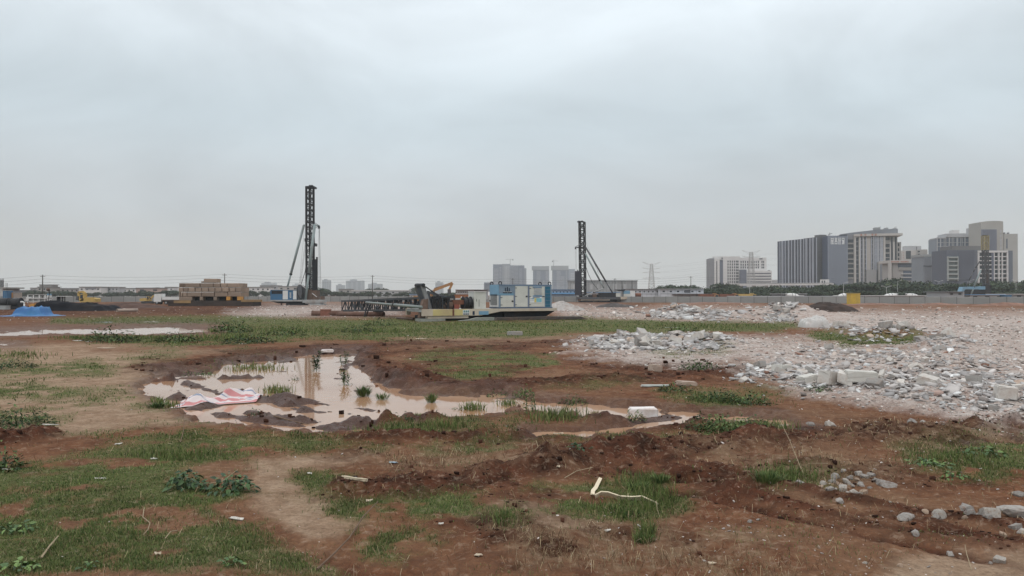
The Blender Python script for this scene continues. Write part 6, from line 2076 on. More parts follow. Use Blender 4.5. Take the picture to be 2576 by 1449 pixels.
# front block: dark fins and white framed grid
fr = Fr(2386, 560, crop=r8, x2=2550, d2=560)
g = fr.root("framed_block", "dark finned block joined to a white framed window grid behind the pale mast", "building", "tall buildings beyond the site")
fr.part("wall", bm_("fb", (.115, .122, .150)), 945, 558, 1455, 1120, 0, 20)
for k in range(28): fr.part("fin", bm_("fb2", (.205, .215, .26)), 1140 + k * 11.2, 558, 1144 + k * 11.2, 1040, -.5, 0)
fr.part("balcony_wall", bm_("fb3", (.165, .185, .185)), 968, 660, 1136, 1060, -.6, 0)
for b in (665, 730, 798, 868, 938, 1012): fr.part("balcony", bm_("fb4", (.34, .355, .345)), 966, b, 1138, b + 22, -2, -.4)
for a in (966, 1126): fr.part("balcony_pier", bm_("fb4", (.34, .355, .345)), a, 660, a + 12, 1060, -1.8, -.4)
fr.part("core_wall", bm_("fb5", (.16, .165, .18)), 1400, 560, 1462, 1120, -.3, 10)
fr.part("grid_wall", GLZ, 1460, 590, 1945, 1120, 0, 18)
fr.part("frame_top", W_, 1455, 565, 1948, 596, -1.2, 18)
for a, w in ((1455, 26), (1715, 12), (1790, 18), (1848, 14), (1928, 22)): fr.part("frame_post", W_, a, 590, a + w, 1120, -1.2, 0)
for b in (655, 722, 790, 862, 935, 1004): fr.part("frame_beam", W_, 1460, b, 1945, b + 15, -1.0, 0)
fr.part("stair_band", SLT, 1680, 600, 1724, 1120, -1.1, 0)
fr.part("side_wall", bm_("fb6", (.15, .165, .195)), 1945, 565, 2022, 1120, .5, 18)
fr.part("roof_band", bm_("fb7", (.17, .165, .165)), 1035, 490, 1520, 560, 2, 18)

# far residential towers
def tower(x, d, label, body, strips, name="residential_tower", m=None, bands=16, crown=None, extras=()):
    f_ = Fr(x, d, 0, r12)
    g_ = f_.root(name, label, "tower", "far residential towers")
    m = m or bm_("tw", (.13, .155, .215))
    a0, b0, a1, b1 = body
    for i, (p0, q0, p1, q1, mm) in enumerate(extras): f_.part("wall", mm, p0, q0, p1, q1, (i % 3 - 1) * 2.5 + .3, 30)
    f_.part("wall", m, a0, b0, a1, b1, 0, 30)
    for (s0, s1, t0, kind) in strips:
        mm = {"g": bm_("twg", (.13, .145, .185)), "l": bm_("twl", (.40, .41, .43)), "d": bm_("twd", (.12, .135, .165))}[kind]
        s_ = f_.part("window_strip", mm, s0, t0, s1, b1, -.7, 0)
        if kind != "l":
            n_ = bands
            for k in range(n_):
                b = t0 + (b1 - t0) * (k + .5) / n_
                f_.part("floor_band", bm_("twb", (.36, .385, .44)), s0, b, s1, b + (b1 - t0) / n_ * .34, -1.1, -.6, s_)
    if crown:
        f_.part("crown", crown[4], crown[0], crown[1], crown[2], crown[3], -2.0, 30)
    return f_, g_
f_, g_ = tower(1258, 2250, "hazy residential tower pair under construction behind the power container", (265, 262, 500, 900),
      [(290, 405, 360, "g"), (430, 475, 320, "g")], extras=[(500, 252, 700, 900, bm_("tw2", (.22, .24, .275))), (700, 290, 1060, 900, bm_("tw", (.13, .155, .215))), (1060, 360, 1112, 900, bm_("tw2", (.22, .24, .275)))])
for a in (565, 600, 640): f_.part("rib", bm_("twl", (.40, .41, .43)), a, 310, a + 14, 900, -3.0, -2.2)
for (s0, s1, t0) in ((665, 800, 310), (805, 900, 290), (930, 1000, 370)):
    for k in range(18):
        b = t0 + (890 - t0) * k / 18
        f_.part("floor_band", bm_("twb", (.36, .385, .44)), s0, b, s1, b + 9, -3.0, -1.8)
for k in range(12): f_.part("rooftop_post", LG, 715 + k * 30, 266, 722 + k * 30, 292, 0, 1.5)
tower(1360, 2350, "hazy residential tower with heavy flat crown beside its twin", (1285, 400, 1690, 900), [(1370, 1470, 420, "g"), (1600, 1680, 420, "g"), (1520, 1580, 660, "g")], crown=(1255, 308, 1690, 406, bm_("twc", (.25, .265, .285))))
tower(1410, 2350, "hazy residential tower with heavy flat crown and crane on top", (1780, 400, 2182, 900), [(1880, 1980, 420, "g"), (1985, 2080, 560, "g"), (2110, 2150, 420, "d")], crown=(1748, 298, 2182, 406, bm_("twc2", (.27, .285, .30))))
tower(1442, 3200, "very faint distant tower beside the rig with two stays", (2190, 380, 2345, 900), [(2230, 2330, 470, "g")], bands=8)
tower(1228, 1500, "small pale window-grid building at the power container corner", (35, 722, 262, 960), [(40, 60, 730, "d"), (75, 95, 730, "d"), (110, 128, 730, "d"), (150, 170, 730, "d"), (190, 210, 730, "d"), (230, 250, 730, "d")], bands=7)
def tcrane(x, y0, y1, jx0, jx1, yj, d, label):
    f_ = Fr(x, d, 0, rD)
    g_ = f_.root("tower_crane", label, "tower crane", "tower cranes on far towers")
    ch_ = [MB() for _ in range(4)]; br_ = MB()
    lattice(ch_, br_, f_.p(x, y0, 0), f_.p(x, y1, 0), (.9, 0, 0), (0, .9, 0), 3, .5, .3)
    for c_ in ch_: c_.build("mast_chord", LG, g_)
    br_.build("mast_bracing", LG, g_)
    MB()._bm(Vector(f_.p(jx0, yj, 0)), Vector(f_.p(jx1, yj, 0)), 1.0, 1.0) if False else None
    c_ = MB(); c_._bm(Vector(f_.p(jx0, yj, 0)), Vector(f_.p(jx1, yj, 0)), .9, .9); c_.build("jib", LG, g_)
    q = Vector(f_.p(jx0 if abs(jx0 - x) < abs(jx1 - x) else jx1, yj, 0))
    MB().box(q.x - 2, q.x + 2, -1.5, 1.5, q.z - 3, q.z + .5).build("counterweight", MG, g_)
tcrane(1283.5, 668, 651, 1272, 1290, 652.5, 2260, "faint tower crane on the paired residential towers")
tcrane(1392.5, 670, 654, 1390, 1405, 656.5, 2355, "faint tower crane on the crowned residential tower")

# grey portal-shaped halls
fr = Fr(1474, 1150, crop=r5, x2=1605, d2=1150)
PORT = bm_("portal", (.24, .24, .245)); PORD = bm_("portald", (.17, .175, .18))
for i, (a0, a1, b0, ops) in enumerate(((340, 442, 1050, [(380, 430)]), (600, 1130, 1046, [(660, 700), (768, 806), (920, 955), (1003, 1070)]), (1145, 1276, 1046, [(1165, 1215)]), (1296, 1370, 1046, [(1312, 1325)]))):
    f_ = Fr(r5(a0, 0)[0], 1150 + i * 12, 0, r5)
    g_ = f_.root("grey_hall", ["grey portal hall beside the rig mast", "long grey portal hall behind the two stays", "short grey portal hall with dark doorway", "narrow grey portal hall next to the bare sky"][i], "building", "grey halls beyond the site")
    f_.part("wall", PORT, a0, b0, a1, 1300, 0, 20)
    f_.part("roof_band", PORD, a0 - 6, b0 - 4, a1 + 6, b0 + 14, -1.5, 21)
    for (o0, o1) in ops: f_.part("window", LG, o0, 1100, o1, 1180, -.5, .1)
    for k in range(int((a1 - a0) / 45)): f_.part("pier", bm_("portal2", (.31, .31, .31)), a0 + 8 + k * 45, 1062, a0 + 20 + k * 45, 1300, -1.0, 0)

# far faint silhouettes
for i, (x0, y0, x1, d, lab) in enumerate(((657, 712, 690, 3600, "faint low dome-roofed hall on the skyline"), (810, 705, 828, 3400, "faint slab tower beside the piling rig ropes"), (845, 717, 864, 3400, "faint small block on the skyline beyond the lowered mast"),
        (870, 706, 913, 3500, "faint broad tower block on the skyline beyond the lowered mast"), (926, 714, 959, 3500, "faint block with roof posts by the utility pole"), (1095, 710, 1114, 3800, "faintest tower above the excavator boom"),
        (735, 716, 760, 3800, "faint low block behind the blue cabin rig"), (1560, 716, 1600, 3600, "faint low block far behind the grey halls"))):
    f_ = Fr(x0, d, 0, rD)
    g_ = f_.root("skyline_block", lab, "building", "faint skyline blocks")
    m_ = bm_("sky", (.22, .24, .27))
    f_.part("wall", m_, x0, y0, x1, 750, 0, 40)
    f_.part("roof_room", m_, x0 + (x1 - x0) * .25, y0 - 3, x0 + (x1 - x0) * .6, y0, 5, 30)
    for k in range(3): f_.part("window_strip", bm_("sky2", (.14, .16, .19)), x0 + (x1 - x0) * (.15 + .28 * k), y0 + 3, x0 + (x1 - x0) * (.3 + .28 * k), 745, -1, 0)

# low buildings along the far side of the yard
def low(x0, y0, x1, d, label, m, roof=ROOF, nwin=3, yb=752, rows=1, crop=rD, name="low_building"):
    if d > 400: d *= 1.35
    f_ = Fr(x0, d, 0, crop)
    g_ = f_.root(name, label, "building", "low buildings beyond the site")
    f_.part("wall", m, x0, y0 + 1.2, x1, yb, 0, 12)
    f_.part("roof", roof, x0 - .8, y0 - .4, x1 + .8, y0 + 1.2, -.8, 13)
    w = (x1 - x0) / nwin
    for r_ in range(rows):
        for k in range(nwin):
            f_.part("window", GLZ, x0 + w * (k + .3), y0 + 4.2 + r_ * 7, x0 + w * (k + .62), y0 + 7.8 + r_ * 7, -.12, .05)
    return f_, g_
f_, g_ = low(94, 721.5, 130, 480, "tan two-storey house with flat upper room behind the gangway", TN, nwin=3, rows=2)
f_.part("upper_room", TN, 99, 716.5, 130, 722, 1, 10); f_.part("roof", ROOF, 98, 715.5, 131, 717, .4, 11)
low(76, 724, 92, 560, "small grey block beside the tan house", LG, nwin=2)
low(40, 730, 96, 520, "long low grey shed beside the tan house", MG, nwin=5)
low(130, 725, 199, 540, "long grey-roofed tan shed behind the roller cab", bm_("shed", (.31, .285, .275)), nwin=6)
f_, g_ = low(199, 721.5, 254, 520, "white flat-roofed hall above the yellow excavator", W_, nwin=4)
f_.part("upper_band", MG, 214, 724, 242, 728, -.3, 0)
low(254, 722, 298, 530, "grey and white hall with dark ribbon windows", LG, nwin=5)
low(298, 725, 342, 560, "pale hall with white stair rails beside the pink hall", W_, nwin=4)
low(342, 724, 408, 560, "windowless pinkish-brown brick hall", PINK, nwin=2)
f_, g_ = low(415, 722, 436, 600, "white gate-like block beside the stacked concrete blocks", W_, nwin=2)
low(607, 722, 680, 600, "long white factory hall behind the stack platform", W_, nwin=6)
low(654, 718, 700, 640, "grey upper factory roof behind the blue cabin rig", LG, nwin=3)
low(700, 720, 768, 640, "cream-roofed factory hall behind the blue cabin", BG, nwin=4)
low(885, 730, 1030, 620, "long low white-roofed shed behind the lowered mast", LG, roof=W_, nwin=9)
low(852, 727, 884, 640, "small tan house beside the long white-roofed shed", TN, nwin=2)
low(560, 728, 606, 620, "grey shed beside the utility pole and block stack", MG, nwin=3)

# site offices and sheds behind the hoarding
def offices(x0, y0, x1, d, label, m, n, roof, rows=1, yb=752, name="site_office", base=None):
    f_ = Fr(x0, d, 0, rD)
    g_ = f_.root(name, label, "site office", "site offices and sheds")
    f_.part("wall", m, x0, y0, x1, yb, 0, 6)
    f_.part("roof", roof, x0 - 1, y0 - 1.2, x1 + 1, y0, -.7, 6.7)
    w = (x1 - x0) / n
    for k in range(n):
        f_.part("window", GLZ, x0 + w * (k + .28), y0 + 4.0, x0 + w * (k + .58), y0 + 7.4, -.08, .05)
        f_.part("seam", MG, x0 + w * k, y0, x0 + w * k + .35, yb, -.05, .02)
    if rows > 1: f_.part("floor_band", MG, x0, y0 + 11, x1, y0 + 11.8, -.12, .02)
    return f_, g_
PREFAB = bm_("prefab", (.56, .57, .60))
offices(1573, 728, 1692, 325, "long white prefab site office with small dark windows and grey roof", PREFAB, 11, MG, 2)
f_, g_ = offices(1662, 727.5, 1770, 318, "white two-storey prefab office with dark opening beside the tipper trucks", PREFAB, 6, LG, 2)
f_.part("opening", DG, 1722, 730, 1737, 736.5, -.1, .05)
f_.part("canopy", MG, 1694, 739, 1790, 740, -3, 0)
f_, g_ = offices(1388, 729, 1450, 330, "two-level shed with pale blue band before the far towers", bm_("shedb", (.34, .40, .48)), 7, bm_("roofb", (.16, .22, .32)), 2)
f_.part("blue_band", bm_("bandb", (.16, .33, .55)), 1386, 736, 1452, 740, -1.2, 0)
f_, g_ = offices(1450, 736, 1560, 330, "low blue-roofed white shed behind the rig deck", PREFAB, 9, bm_("roofb2", (.22, .36, .55)), 1)
f_, g_ = offices(1146, 729.6, 1192.5, 200, "row of white portable cabins with narrow dark windows", W_, 8, MG, 1, yb=753)
offices(1192.5, 729.6, 1226, 201, "plain pale portable cabin next to the row of windowed ones", LG, 2, MG, 1, yb=753)
offices(1030, 741, 1075, 330, "low white shed behind the folded mast head", PREFAB, 4, bm_("roofb2", (.22, .36, .55)), 1)
low(1795, 741, 1875, 310, "long blue-roofed open shed between the tipper trucks", LG, roof=bm_("roofb3", (.16, .23, .34)), nwin=5, name="open_shed")
low(1966, 739, 2030, 312, "dark open canopy shed among the mixer trucks", DG, roof=LG, nwin=3, name="open_shed")
low(2385, 733.5, 2426, 230, "pale steel-sided site cabin before the distant pale mast rig", LG, roof=MG, nwin=2, yb=752, name="site_cabin")
f_, g_ = low(2440, 741, 2530, 230, "white and blue low cabin roof behind the hoarding", W_, roof=bm_("roofb2", (.22, .36, .55)), nwin=3, name="site_cabin")
f_.part("blue_end", blue_m, 2515, 742, 2545, 752, -.1, 4)
low(2550, 739.5, 2640, 235, "long pale flat roof behind the hoarding", LG, roof=W_, nwin=3, name="site_cabin")
low(2176, 743.5, 2330, 236, "very low pale flat-roofed shed behind the hoarding", LG, roof=W_, nwin=6, name="site_cabin")
low(1860, 745, 2130, 240, "long low grey wall-like shed behind the hoarding", MG, roof=LG, nwin=8, name="site_cabin")

# elevated road with its parapet
fr = Fr(1846, 640, crop=rD, x2=2095, d2=600)
g = fr.root("elevated_road", "pale elevated road deck on piers before the office blocks", "viaduct")
fr.part("deck", W_, 1846, 713.2, 2094, 718.0, 0, 9)
fr.part("parapet", LG, 1846, 711.8, 2094, 713.4, -.2, .2)
for k in range(8): fr.part("pier", LG, 1860 + k * 32, 717.8, 1866 + k * 32, 752, 2, 6)
fr.part("gatehouse", W_, 2063, 703, 2084, 714, 1, 6)
for a in (2067, 2073): fr.part("window", GLZ, a, 706, a + 3, 711, .9, 1.05)

# pylons and street lamps
def pylon(x, ytop, d, label):
    f_ = Fr(x, d, 0, rD)
    g_ = f_.root("pylon", label, "pylon", "electricity pylons")
    PY = bm_("pylon", (.42, .41, .40))
    zt2 = wz(ytop, d)
    ch_ = [MB() for _ in range(4)]; br_ = MB()
    P_, Q_ = Vector((0, 0, 0)), Vector((0, 0, zt2))
    n_ = 12
    cs = [(1, 1), (-1, 1), (-1, -1), (1, -1)]
    hw_ = lambda t: 4.2 * (1 - t) + 1.3 * t
    for k in range(n_):
        t0, t1 = k / n_, (k + 1) / n_
        for i in range(4):
            a_ = Vector((cs[i][0] * hw_(t0), cs[i][1] * hw_(t0), zt2 * t0)); b_ = Vector((cs[i][0] * hw_(t1), cs[i][1] * hw_(t1), zt2 * t1))
            ch_[i].beam(a_, b_, .34)
            j = (i + 1) % 4
            c_ = Vector((cs[j][0] * hw_(t1), cs[j][1] * hw_(t1), zt2 * t1))
            e_ = Vector((cs[j][0] * hw_(t0), cs[j][1] * hw_(t0), zt2 * t0))
            br_.beam(a_, c_, .18); br_.beam(e_, b_, .18); br_.beam(b_, c_, .18)
    for c_ in ch_: c_.build("leg", PY, g_)
    br_.build("bracing", PY, g_)
    s = d / FPX
    for (yo, w, up) in ((4, 23, 6), (0, 23, -8)):
        for sd in (-1, 1):
            z_ = zt2 - 2 - (yo) * s * 0 - (8 * s if yo == 0 else 0)
            c_ = MB(); c_.beam((0, 0, z_ + (1 if yo else 0)), (sd * w * s, 0, z_ + (9 * s if yo else 2 * s)), .26); c_.beam((0, 0, z_ - 1.5), (sd * w * s, 0, z_ + (9 * s if yo else 2 * s)), .2)
            c_.build("crossarm", PY, g_)
    for yo in (22, 36):
        for sd in (-1, 1):
            z_ = zt2 - yo * s
            c_ = MB(); c_.beam((0, 0, z_ + 1.5), (sd * 23 * s, 0, z_), .22); c_.beam((0, 0, z_ - .5), (sd * 23 * s, 0, z_), .22); c_.build("crossarm", PY, g_)
    return [Vector((f_.A[0] + sd * 23 * s, f_.A[1], zt2 - yo * s)) for yo in (8, 22, 36) for sd in (-1, 1)]
t1 = pylon(1639, 664, 900, "pale lattice electricity pylon standing clear against the sky")
t2 = pylon(1890, 634, 780, "pale lattice electricity pylon in front of the white ten-storey block")
t3 = [v + (b - a) * 1.0 for v, a, b in zip(t2, t1, t2)]
WN = ("upper", "upper", "middle", "middle", "lower", "lower")
for tt, (q0, q1) in enumerate(((t1, t2), (t2, t3))):
    for i, (a, b) in enumerate(zip(q0, q1)):
        pts_ = []
        for j in range(11):
            t = j / 10; q = a.lerp(b, t); q.z -= 4 * 2.2 * t * (1 - t); pts_.append(q)
        o = MB().path(pts_, .045, 4).build("power_line", bm_("wire", (.25, .25, .26)))
        tag(o, WN[i] + (" faint high-voltage line between the two pylons" if tt == 0 else " faint high-voltage line running past the finned block"), "wire", "high-voltage lines")
lampm = bm_("lamp", (.50, .50, .50))
LN = ["before the white ten-storey block", "beside the viaduct gatehouse", "under the finned block", "before the beige tower", "before the low office", "under the panel block", "by the framed block", "near the curved tower", "beside the tipper trucks", "among the mixer trucks", "in front of the striped block"]
for i, (x, y, d) in enumerate(((1790, 722, 420), (2055, 715, 430), (1960, 716, 430), (2180, 716, 420), (2258, 708, 400), (2362, 708, 400), (2440, 706, 400), (2556, 706, 420), (1886, 702, 330), (2230, 722, 330), (2122, 712, 340))):
    root = empty("street_lamp", (wx(x, d), d, 0), "slim pale street lamp " + LN[i], "street lamp", "street lamps along the road")
    zt3 = wz(y, d)
    MB().tube((0, 0, 0), (0, 0, zt3), .12, 6, .08).build("lamp_post", lampm, root)
    c = MB()
    for sd in ((-1, 1) if i % 2 else (1,)):
        c.beam((0, 0, zt3 - .1), (sd * 1.7, 0, zt3 + .45), .12)
    c.build("lamp_arm", lampm, root)
    for sd in ((-1, 1) if i % 2 else (1,)):
        MB().box(sd * 1.5, sd * 2.3, -.15, .15, zt3 + .35, zt3 + .52).build("lamp_head", W_, root)

# ------------------------------------------------------------------ trees
def tree_proto(seed, h, w, n):
    r = np.random.default_rng(seed)
    root = empty("tree", (0, 0, 0), "", "tree")
    tb = MB()
    bark = mat("bark", (.075, .062, .05), .9, var=.2)
    tb.tube((0, 0, -.3), (0, 0, h * .45), .22, 7, .12)
    cl = []
    for k in range(9):
        a = 2 * math.pi * k / 9 + r.uniform(-.3, .3)
        L = w * r.uniform(.25, .42)
        q = (math.cos(a) * L, math.sin(a) * L, h * r.uniform(.45, .85))
        tb.tube((0, 0, h * r.uniform(.2, .42)), q, .09, 5, .03)
        cl.append((q, r.uniform(.20, .34) * w))
    cl.append(((0, 0, h * .78), .34 * w)); cl.append(((0, 0, h * .5), .36 * w)); cl.append(((0, 0, h * .25), .36 * w))
    tb.build("trunk", bark, root)
    V, F_, C_ = [], [], []
    for i in range(n):
        (cx, cy_, cz), cr = cl[r.integers(len(cl))]
        v = r.normal(0, 1, 3); v /= np.linalg.norm(v)
        rad = cr * r.uniform(.55, 1.05)
        p = np.array([cx, cy_, cz]) + v * rad * np.array([1, 1, .75])
        if p[2] < .2: p[2] = r.uniform(.2, 1.0)
        s = r.uniform(.22, .5) * (w / 7)
        a_ = r.normal(0, 1, 3); a_ /= np.linalg.norm(a_)
        b_ = np.cross(a_, v); b_ /= np.linalg.norm(b_) + 1e-6
        k = len(V)
        V += [p - a_ * s, p + b_ * s * .6, p + a_ * s, p - b_ * s * .6]
        F_.append((k, k + 1, k + 2, k + 3))
        c = np.array([(.030, .046, .026), (.042, .060, .030), (.055, .072, .036), (.034, .045, .032)][r.integers(4)]) * r.uniform(.7, 1.25)
        C_ += [c] * 4
    o = np_mesh("crown", np.array(V), np.array(F_), leafm2, np.array(C_))
    o.parent = root
    return root
leafm2 = mat("tree_leaf", (.04, .06, .03), .75, var=.1, scale=.5, attr="col", spec=.25)
protos = [tree_proto(3, 7.5, 8.0, 1500), tree_proto(5, 9.5, 9.0, 1700), tree_proto(8, 6.2, 9.5, 1600), tree_proto(13, 11.0, 9.0, 1700)]
def plant_tree(x, d, ytop, label, group, wide=1.0):
    p = random.choice(protos)
    c = copy_tree(p)
    hh = {0: 7.5, 1: 9.5, 2: 6.2, 3: 11.0}[protos.index(p)]
    s = max(.3, wz(ytop, d) / (hh * 1.02))
    c.location = (wx(x, d), d, 0)
    c.scale = (s * wide, s * wide, s)
    c.rotation_euler = (0, 0, random.uniform(0, 6.28))
    tag(c, label, "tree", group)
GT1, GT2 = "trees behind the hoarding before the office blocks", "trees behind the low buildings and yard"
x = 1640
while x < 2640:
    top = np.interp(x, [1640, 1700, 1760, 1850, 1950, 2060, 2170, 2230, 2290, 2420, 2600], [722, 716, 722, 717, 722, 717, 712, 708, 712, 710, 706])
    plant_tree(x, random.uniform(390, 460), top + random.uniform(-1.5, 6), "dark green tree in the belt before the office blocks", GT1, 1.35)
    if random.random() < .9:
        plant_tree(x + random.uniform(-8, 8), random.uniform(345, 385), 731 + random.uniform(-3, 3), "low dark tree at the front of the tree belt", GT1, 1.7)
    x += random.uniform(13, 20)
for (x, y) in ((1742, 716), (1812, 711), (1834, 712), (2246, 699), (2262, 701), (2232, 706)):
    plant_tree(x, 470, y, "taller tree rising above the belt before the office blocks", GT1, 1.2)
x = -30
while x < 1150:
    if not (448 < x < 540):
        top = np.interp(x, [0, 60, 120, 200, 300, 400, 620, 700, 820, 900, 1000, 1150], [731, 736, 731, 737, 734, 732, 731, 733, 728, 733, 736, 738])
        plant_tree(x, random.uniform(560, 640), top + random.uniform(-3, 4), "hazy dark tree behind the yard along the low buildings", GT2, 1.5)
    x += random.uniform(12, 22)
for (x, y) in ((390, 722), (402, 724), (950, 723), (965, 724), (930, 725), (1048, 722), (815, 724), (1688, 715), (1660, 717)):
    plant_tree(x, 900, y, "tall rounded tree standing above the low roofs", GT2, 1.1)
for p in protos:
    for ch_ in list(p.children): bpy.data.objects.remove(ch_)
    bpy.data.objects.remove(p)

# ------------------------------------------------------------------ stones in the mud
def c8(a, b): return (1873.3 + a * .2728, 1054.2 + b * .2728)
STONES = [("the lone pale boulder on the rut edge", [(280,705,150)]),
 ("in the stone cluster beside the long grass", [(515,615,110),(720,585,95),(765,645,105),(830,530,125),(905,492,70),(1030,556,85),(1045,515,80),(1150,530,95),(1300,592,160),(1000,668,95),(1100,678,110),(1040,712,80),(870,757,110),(930,562,110),(1060,602,115),(245,622,70),(960,600,70),(880,600,60),(1190,580,100),(800,560,90),(850,590,80),(900,640,90),(970,540,80),(1100,540,70),(940,690,60),(700,620,70),(780,690,80),(1150,640,60),(830,640,70),(990,620,60)]),
 ("in the stone row at the rut by the log-shaped stone", [(1470,905,175),(1780,882,185),(1660,862,90),(2040,842,240),(2060,922,120),(2020,950,70),(2240,912,200),(2230,962,110),(2480,1022,95),(2550,1062,110),(2360,1062,90),(1750,932,80),(2150,900,90)]),
 ("by the muddy track below the rubble edge", [(770,42,140),(615,82,105),(1540,68,180),(1640,48,120),(1130,102,80),(1215,62,110)]),
 ("lying singly on the bare brown soil", [(1565,1075,125),(1420,1352,80),(2335,1280,110),(2255,1292,60),(1880,1212,70),(1100,1347,60),(675,1242,50),(2520,690,100),(2330,830,60),(1330,790,45),(40,950,70),(118,937,45)])]
stone_mats = [mat("stone_grey", (.27, .25, .23), .9, var=.2, scale=9, dirt=(.17, .10, .07), dirt_amt=.75, bump=.5, bscale=30, rand=.25),
              mat("stone_pale", (.37, .34, .305), .9, var=.15, scale=9, dirt=(.24, .15, .105), dirt_amt=.7, bump=.5, bscale=30, rand=.2),
              mat("stone_buff", (.34, .25, .185), .9, var=.15, scale=9, dirt=(.22, .14, .10), dirt_amt=.5, bump=.5, bscale=30, rand=.2)]
def stone_mesh(seed):
    r = random.Random(seed)
    bm = bmesh.new()
    bmesh.ops.create_icosphere(bm, subdivisions=2, radius=.5)
    off = Vector((r.uniform(0, 50), r.uniform(0, 50), r.uniform(0, 50)))
    from mathutils import noise as mn
    for v in bm.verts:
        k = 1 + .38 * mn.noise(v.co * 2.2 + off) + .14 * mn.noise(v.co * 6 + off)
        v.co = Vector((v.co.x * k, v.co.y * k * .8, v.co.z * k * .62))
    for ax in range(9):                      # broken flats
        n = Vector((r.gauss(0, 1), r.gauss(0, 1), r.gauss(0, .8))).normalized()
        lim = r.uniform(.20, .33)
        for v in bm.verts:
            q = v.co.dot(n)
            if q > lim: v.co -= n * (q - lim)
    me = bpy.data.meshes.new("stone")
    bm.to_mesh(me); bm.free()
    me.materials.append(stone_mats[seed % 3 if seed % 5 else 0])
    return me
SM = [stone_mesh(200 + i) for i in range(12)]
for i in range(3):
    me = chunk_mesh(700 + i, .5, .40, .32, 26)
    me.materials.append(stone_mats[(0, 1, 0, 2, 1, 0, 1, 0)[i]])
    SM.insert(random.randrange(len(SM)), me)
si = 0
for where, lst in STONES:
    for (a, b, wpx) in lst:
        x, y = c8(a, b + wpx * .25)
        X, Y = gp(x, y)
        s = wpx * .2728 / FPX * Y
        me = SM[si % len(SM)]
        o = link_mesh("stone", me, None, (X, Y, H(X, Y) + s * .10), (random.gauss(0, .2), random.gauss(0, .2), random.uniform(0, 6.28)), (s, s * random.uniform(.8, 1.1), s * random.uniform(.75, 1.0)))
        cn = {"stone_grey": "grey", "stone_pale": "pale", "stone_buff": "buff"}[me.materials[0].name]
        tag(o, (cn + " broken stone " + where) if not where.startswith("the") else "lone pale rounded boulder on the rut edge by the grass", "stone", "stones lying in the mud")
        si += 1
X, Y = gp(*c8(2460, 945))
o = link_mesh("stone", stone_mesh(305), None, (X, Y, H(X, Y) + .06), (.05, .1, -.25), (.62, .22, .24))
tag(o, "long log-shaped grey stone beside the stone row", "stone", "stones lying in the mud")

# ------------------------------------------------------------------ the foam block and the big white block of the rubble edge
def eroded_block(name, label, cat, x, y, w, dep, h, rz, m, seed, tilt=0.0):
    r = random.Random(seed)
    X, Y = gp(x, y)
    bm = bmesh.new()
    bmesh.ops.create_cube(bm, size=1.0)
    bmesh.ops.scale(bm, vec=(w, dep, h), verts=bm.verts)
    bmesh.ops.bevel(bm, geom=bm.edges[:], offset=.025, segments=2, affect='EDGES')
    bmesh.ops.subdivide_edges(bm, edges=[e for e in bm.edges if e.calc_length() > .15], cuts=3)
    for v in bm.verts: v.co += Vector((r.gauss(0, .004), r.gauss(0, .004), r.gauss(0, .004)))
    me = bpy.data.meshes.new(name)
    bm.to_mesh(me); bm.free()
    me.materials.append(m)
    o = link_mesh(name, me, None, (X, Y, max(H(X, Y), -.06) + h * .46), (0, tilt, rz))
    return tag(o, label, cat)
foam = mat("foam_white", (.72, .67, .65), .8, var=.05, scale=6, dirt=(.42, .30, .23), dirt_amt=.6)
eroded_block("foam_block", "white foam block lying in the brown water of the wheel track", "foam block", 1617, 1041, .58, .32, .20, .06, foam, 3)
eroded_block("white_block", "largest white block at the front of the rubble edge", "block", 2164, 996, .72, .42, .28, -.25, mat("plaster_white", (.54, .52, .48), .9, var=.06, scale=3, dirt=(.42, .36, .30), dirt_amt=.4), 5, .03)
eroded_block("white_block", "tilted white block behind the green weeds at the rubble edge", "block", 2030, 978, .5, .34, .2, .35, MATS["plaster_white"], 6, -.15)
eroded_block("white_block", "square pale block standing beside the largest white block", "block", 2085, 990, .42, .4, .36, .5, MATS["concrete_pale"], 7, .2)
eroded_block("white_block", "upright pale slab at the end of the near rubble edge", "block", 2528, 1030, .4, .3, .30, -.3, MATS["concrete_pale"], 8, .1)
eroded_block("white_block", "pale block with bright top on the rubble edge", "block", 1965, 952, .5, .4, .26, .7, MATS["plaster_white"], 9, .1)
eroded_block("foam_block", "small white foam piece at the tip of the muddy bank", "foam block", 824, 887, .52, .3, .13, .2, foam, 10)
eroded_block("plank", "pale flat plank lying in the weeds before the rubble", "plank", 1648, 979, .8, .12, .05, .12, mat("plank_pale", (.46, .48, .45), .8, var=.1), 11)
eroded_block("plank", "split pale wooden slat on the churned mud ridge", "plank", 884, 1222, .34, .045, .025, -.55, mat("slat_wood", (.50, .42, .30), .8, var=.15, scale=6), 12)
eroded_block("plank", "second pale wooden slat crossing the first on the mud ridge", "plank", 896, 1226, .36, .03, .02, -.45, MATS["slat_wood"], 13)
eroded_block("foam_block", "pale foam slab floating at the pool's muddy ridge", "foam block", 742, 999, .32, .12, .05, .1, foam, 14)
eroded_block("white_block", "buff concrete lump at the foot of the dark bank", "block", 1648, 945, .36, .3, .22, .4, MATS["concrete_warm"], 15, .1)
eroded_block("white_block", "flat buff slab beside the weeds under the rubble edge", "block", 1726, 975, .55, .3, .12, .1, MATS["concrete_warm"], 16, .08)
eroded_block("white_block", "lone grey block on the red mud before the lawn", "block", 1295, 845, .9, .5, .25, .2, MATS["concrete_grey"], 17)

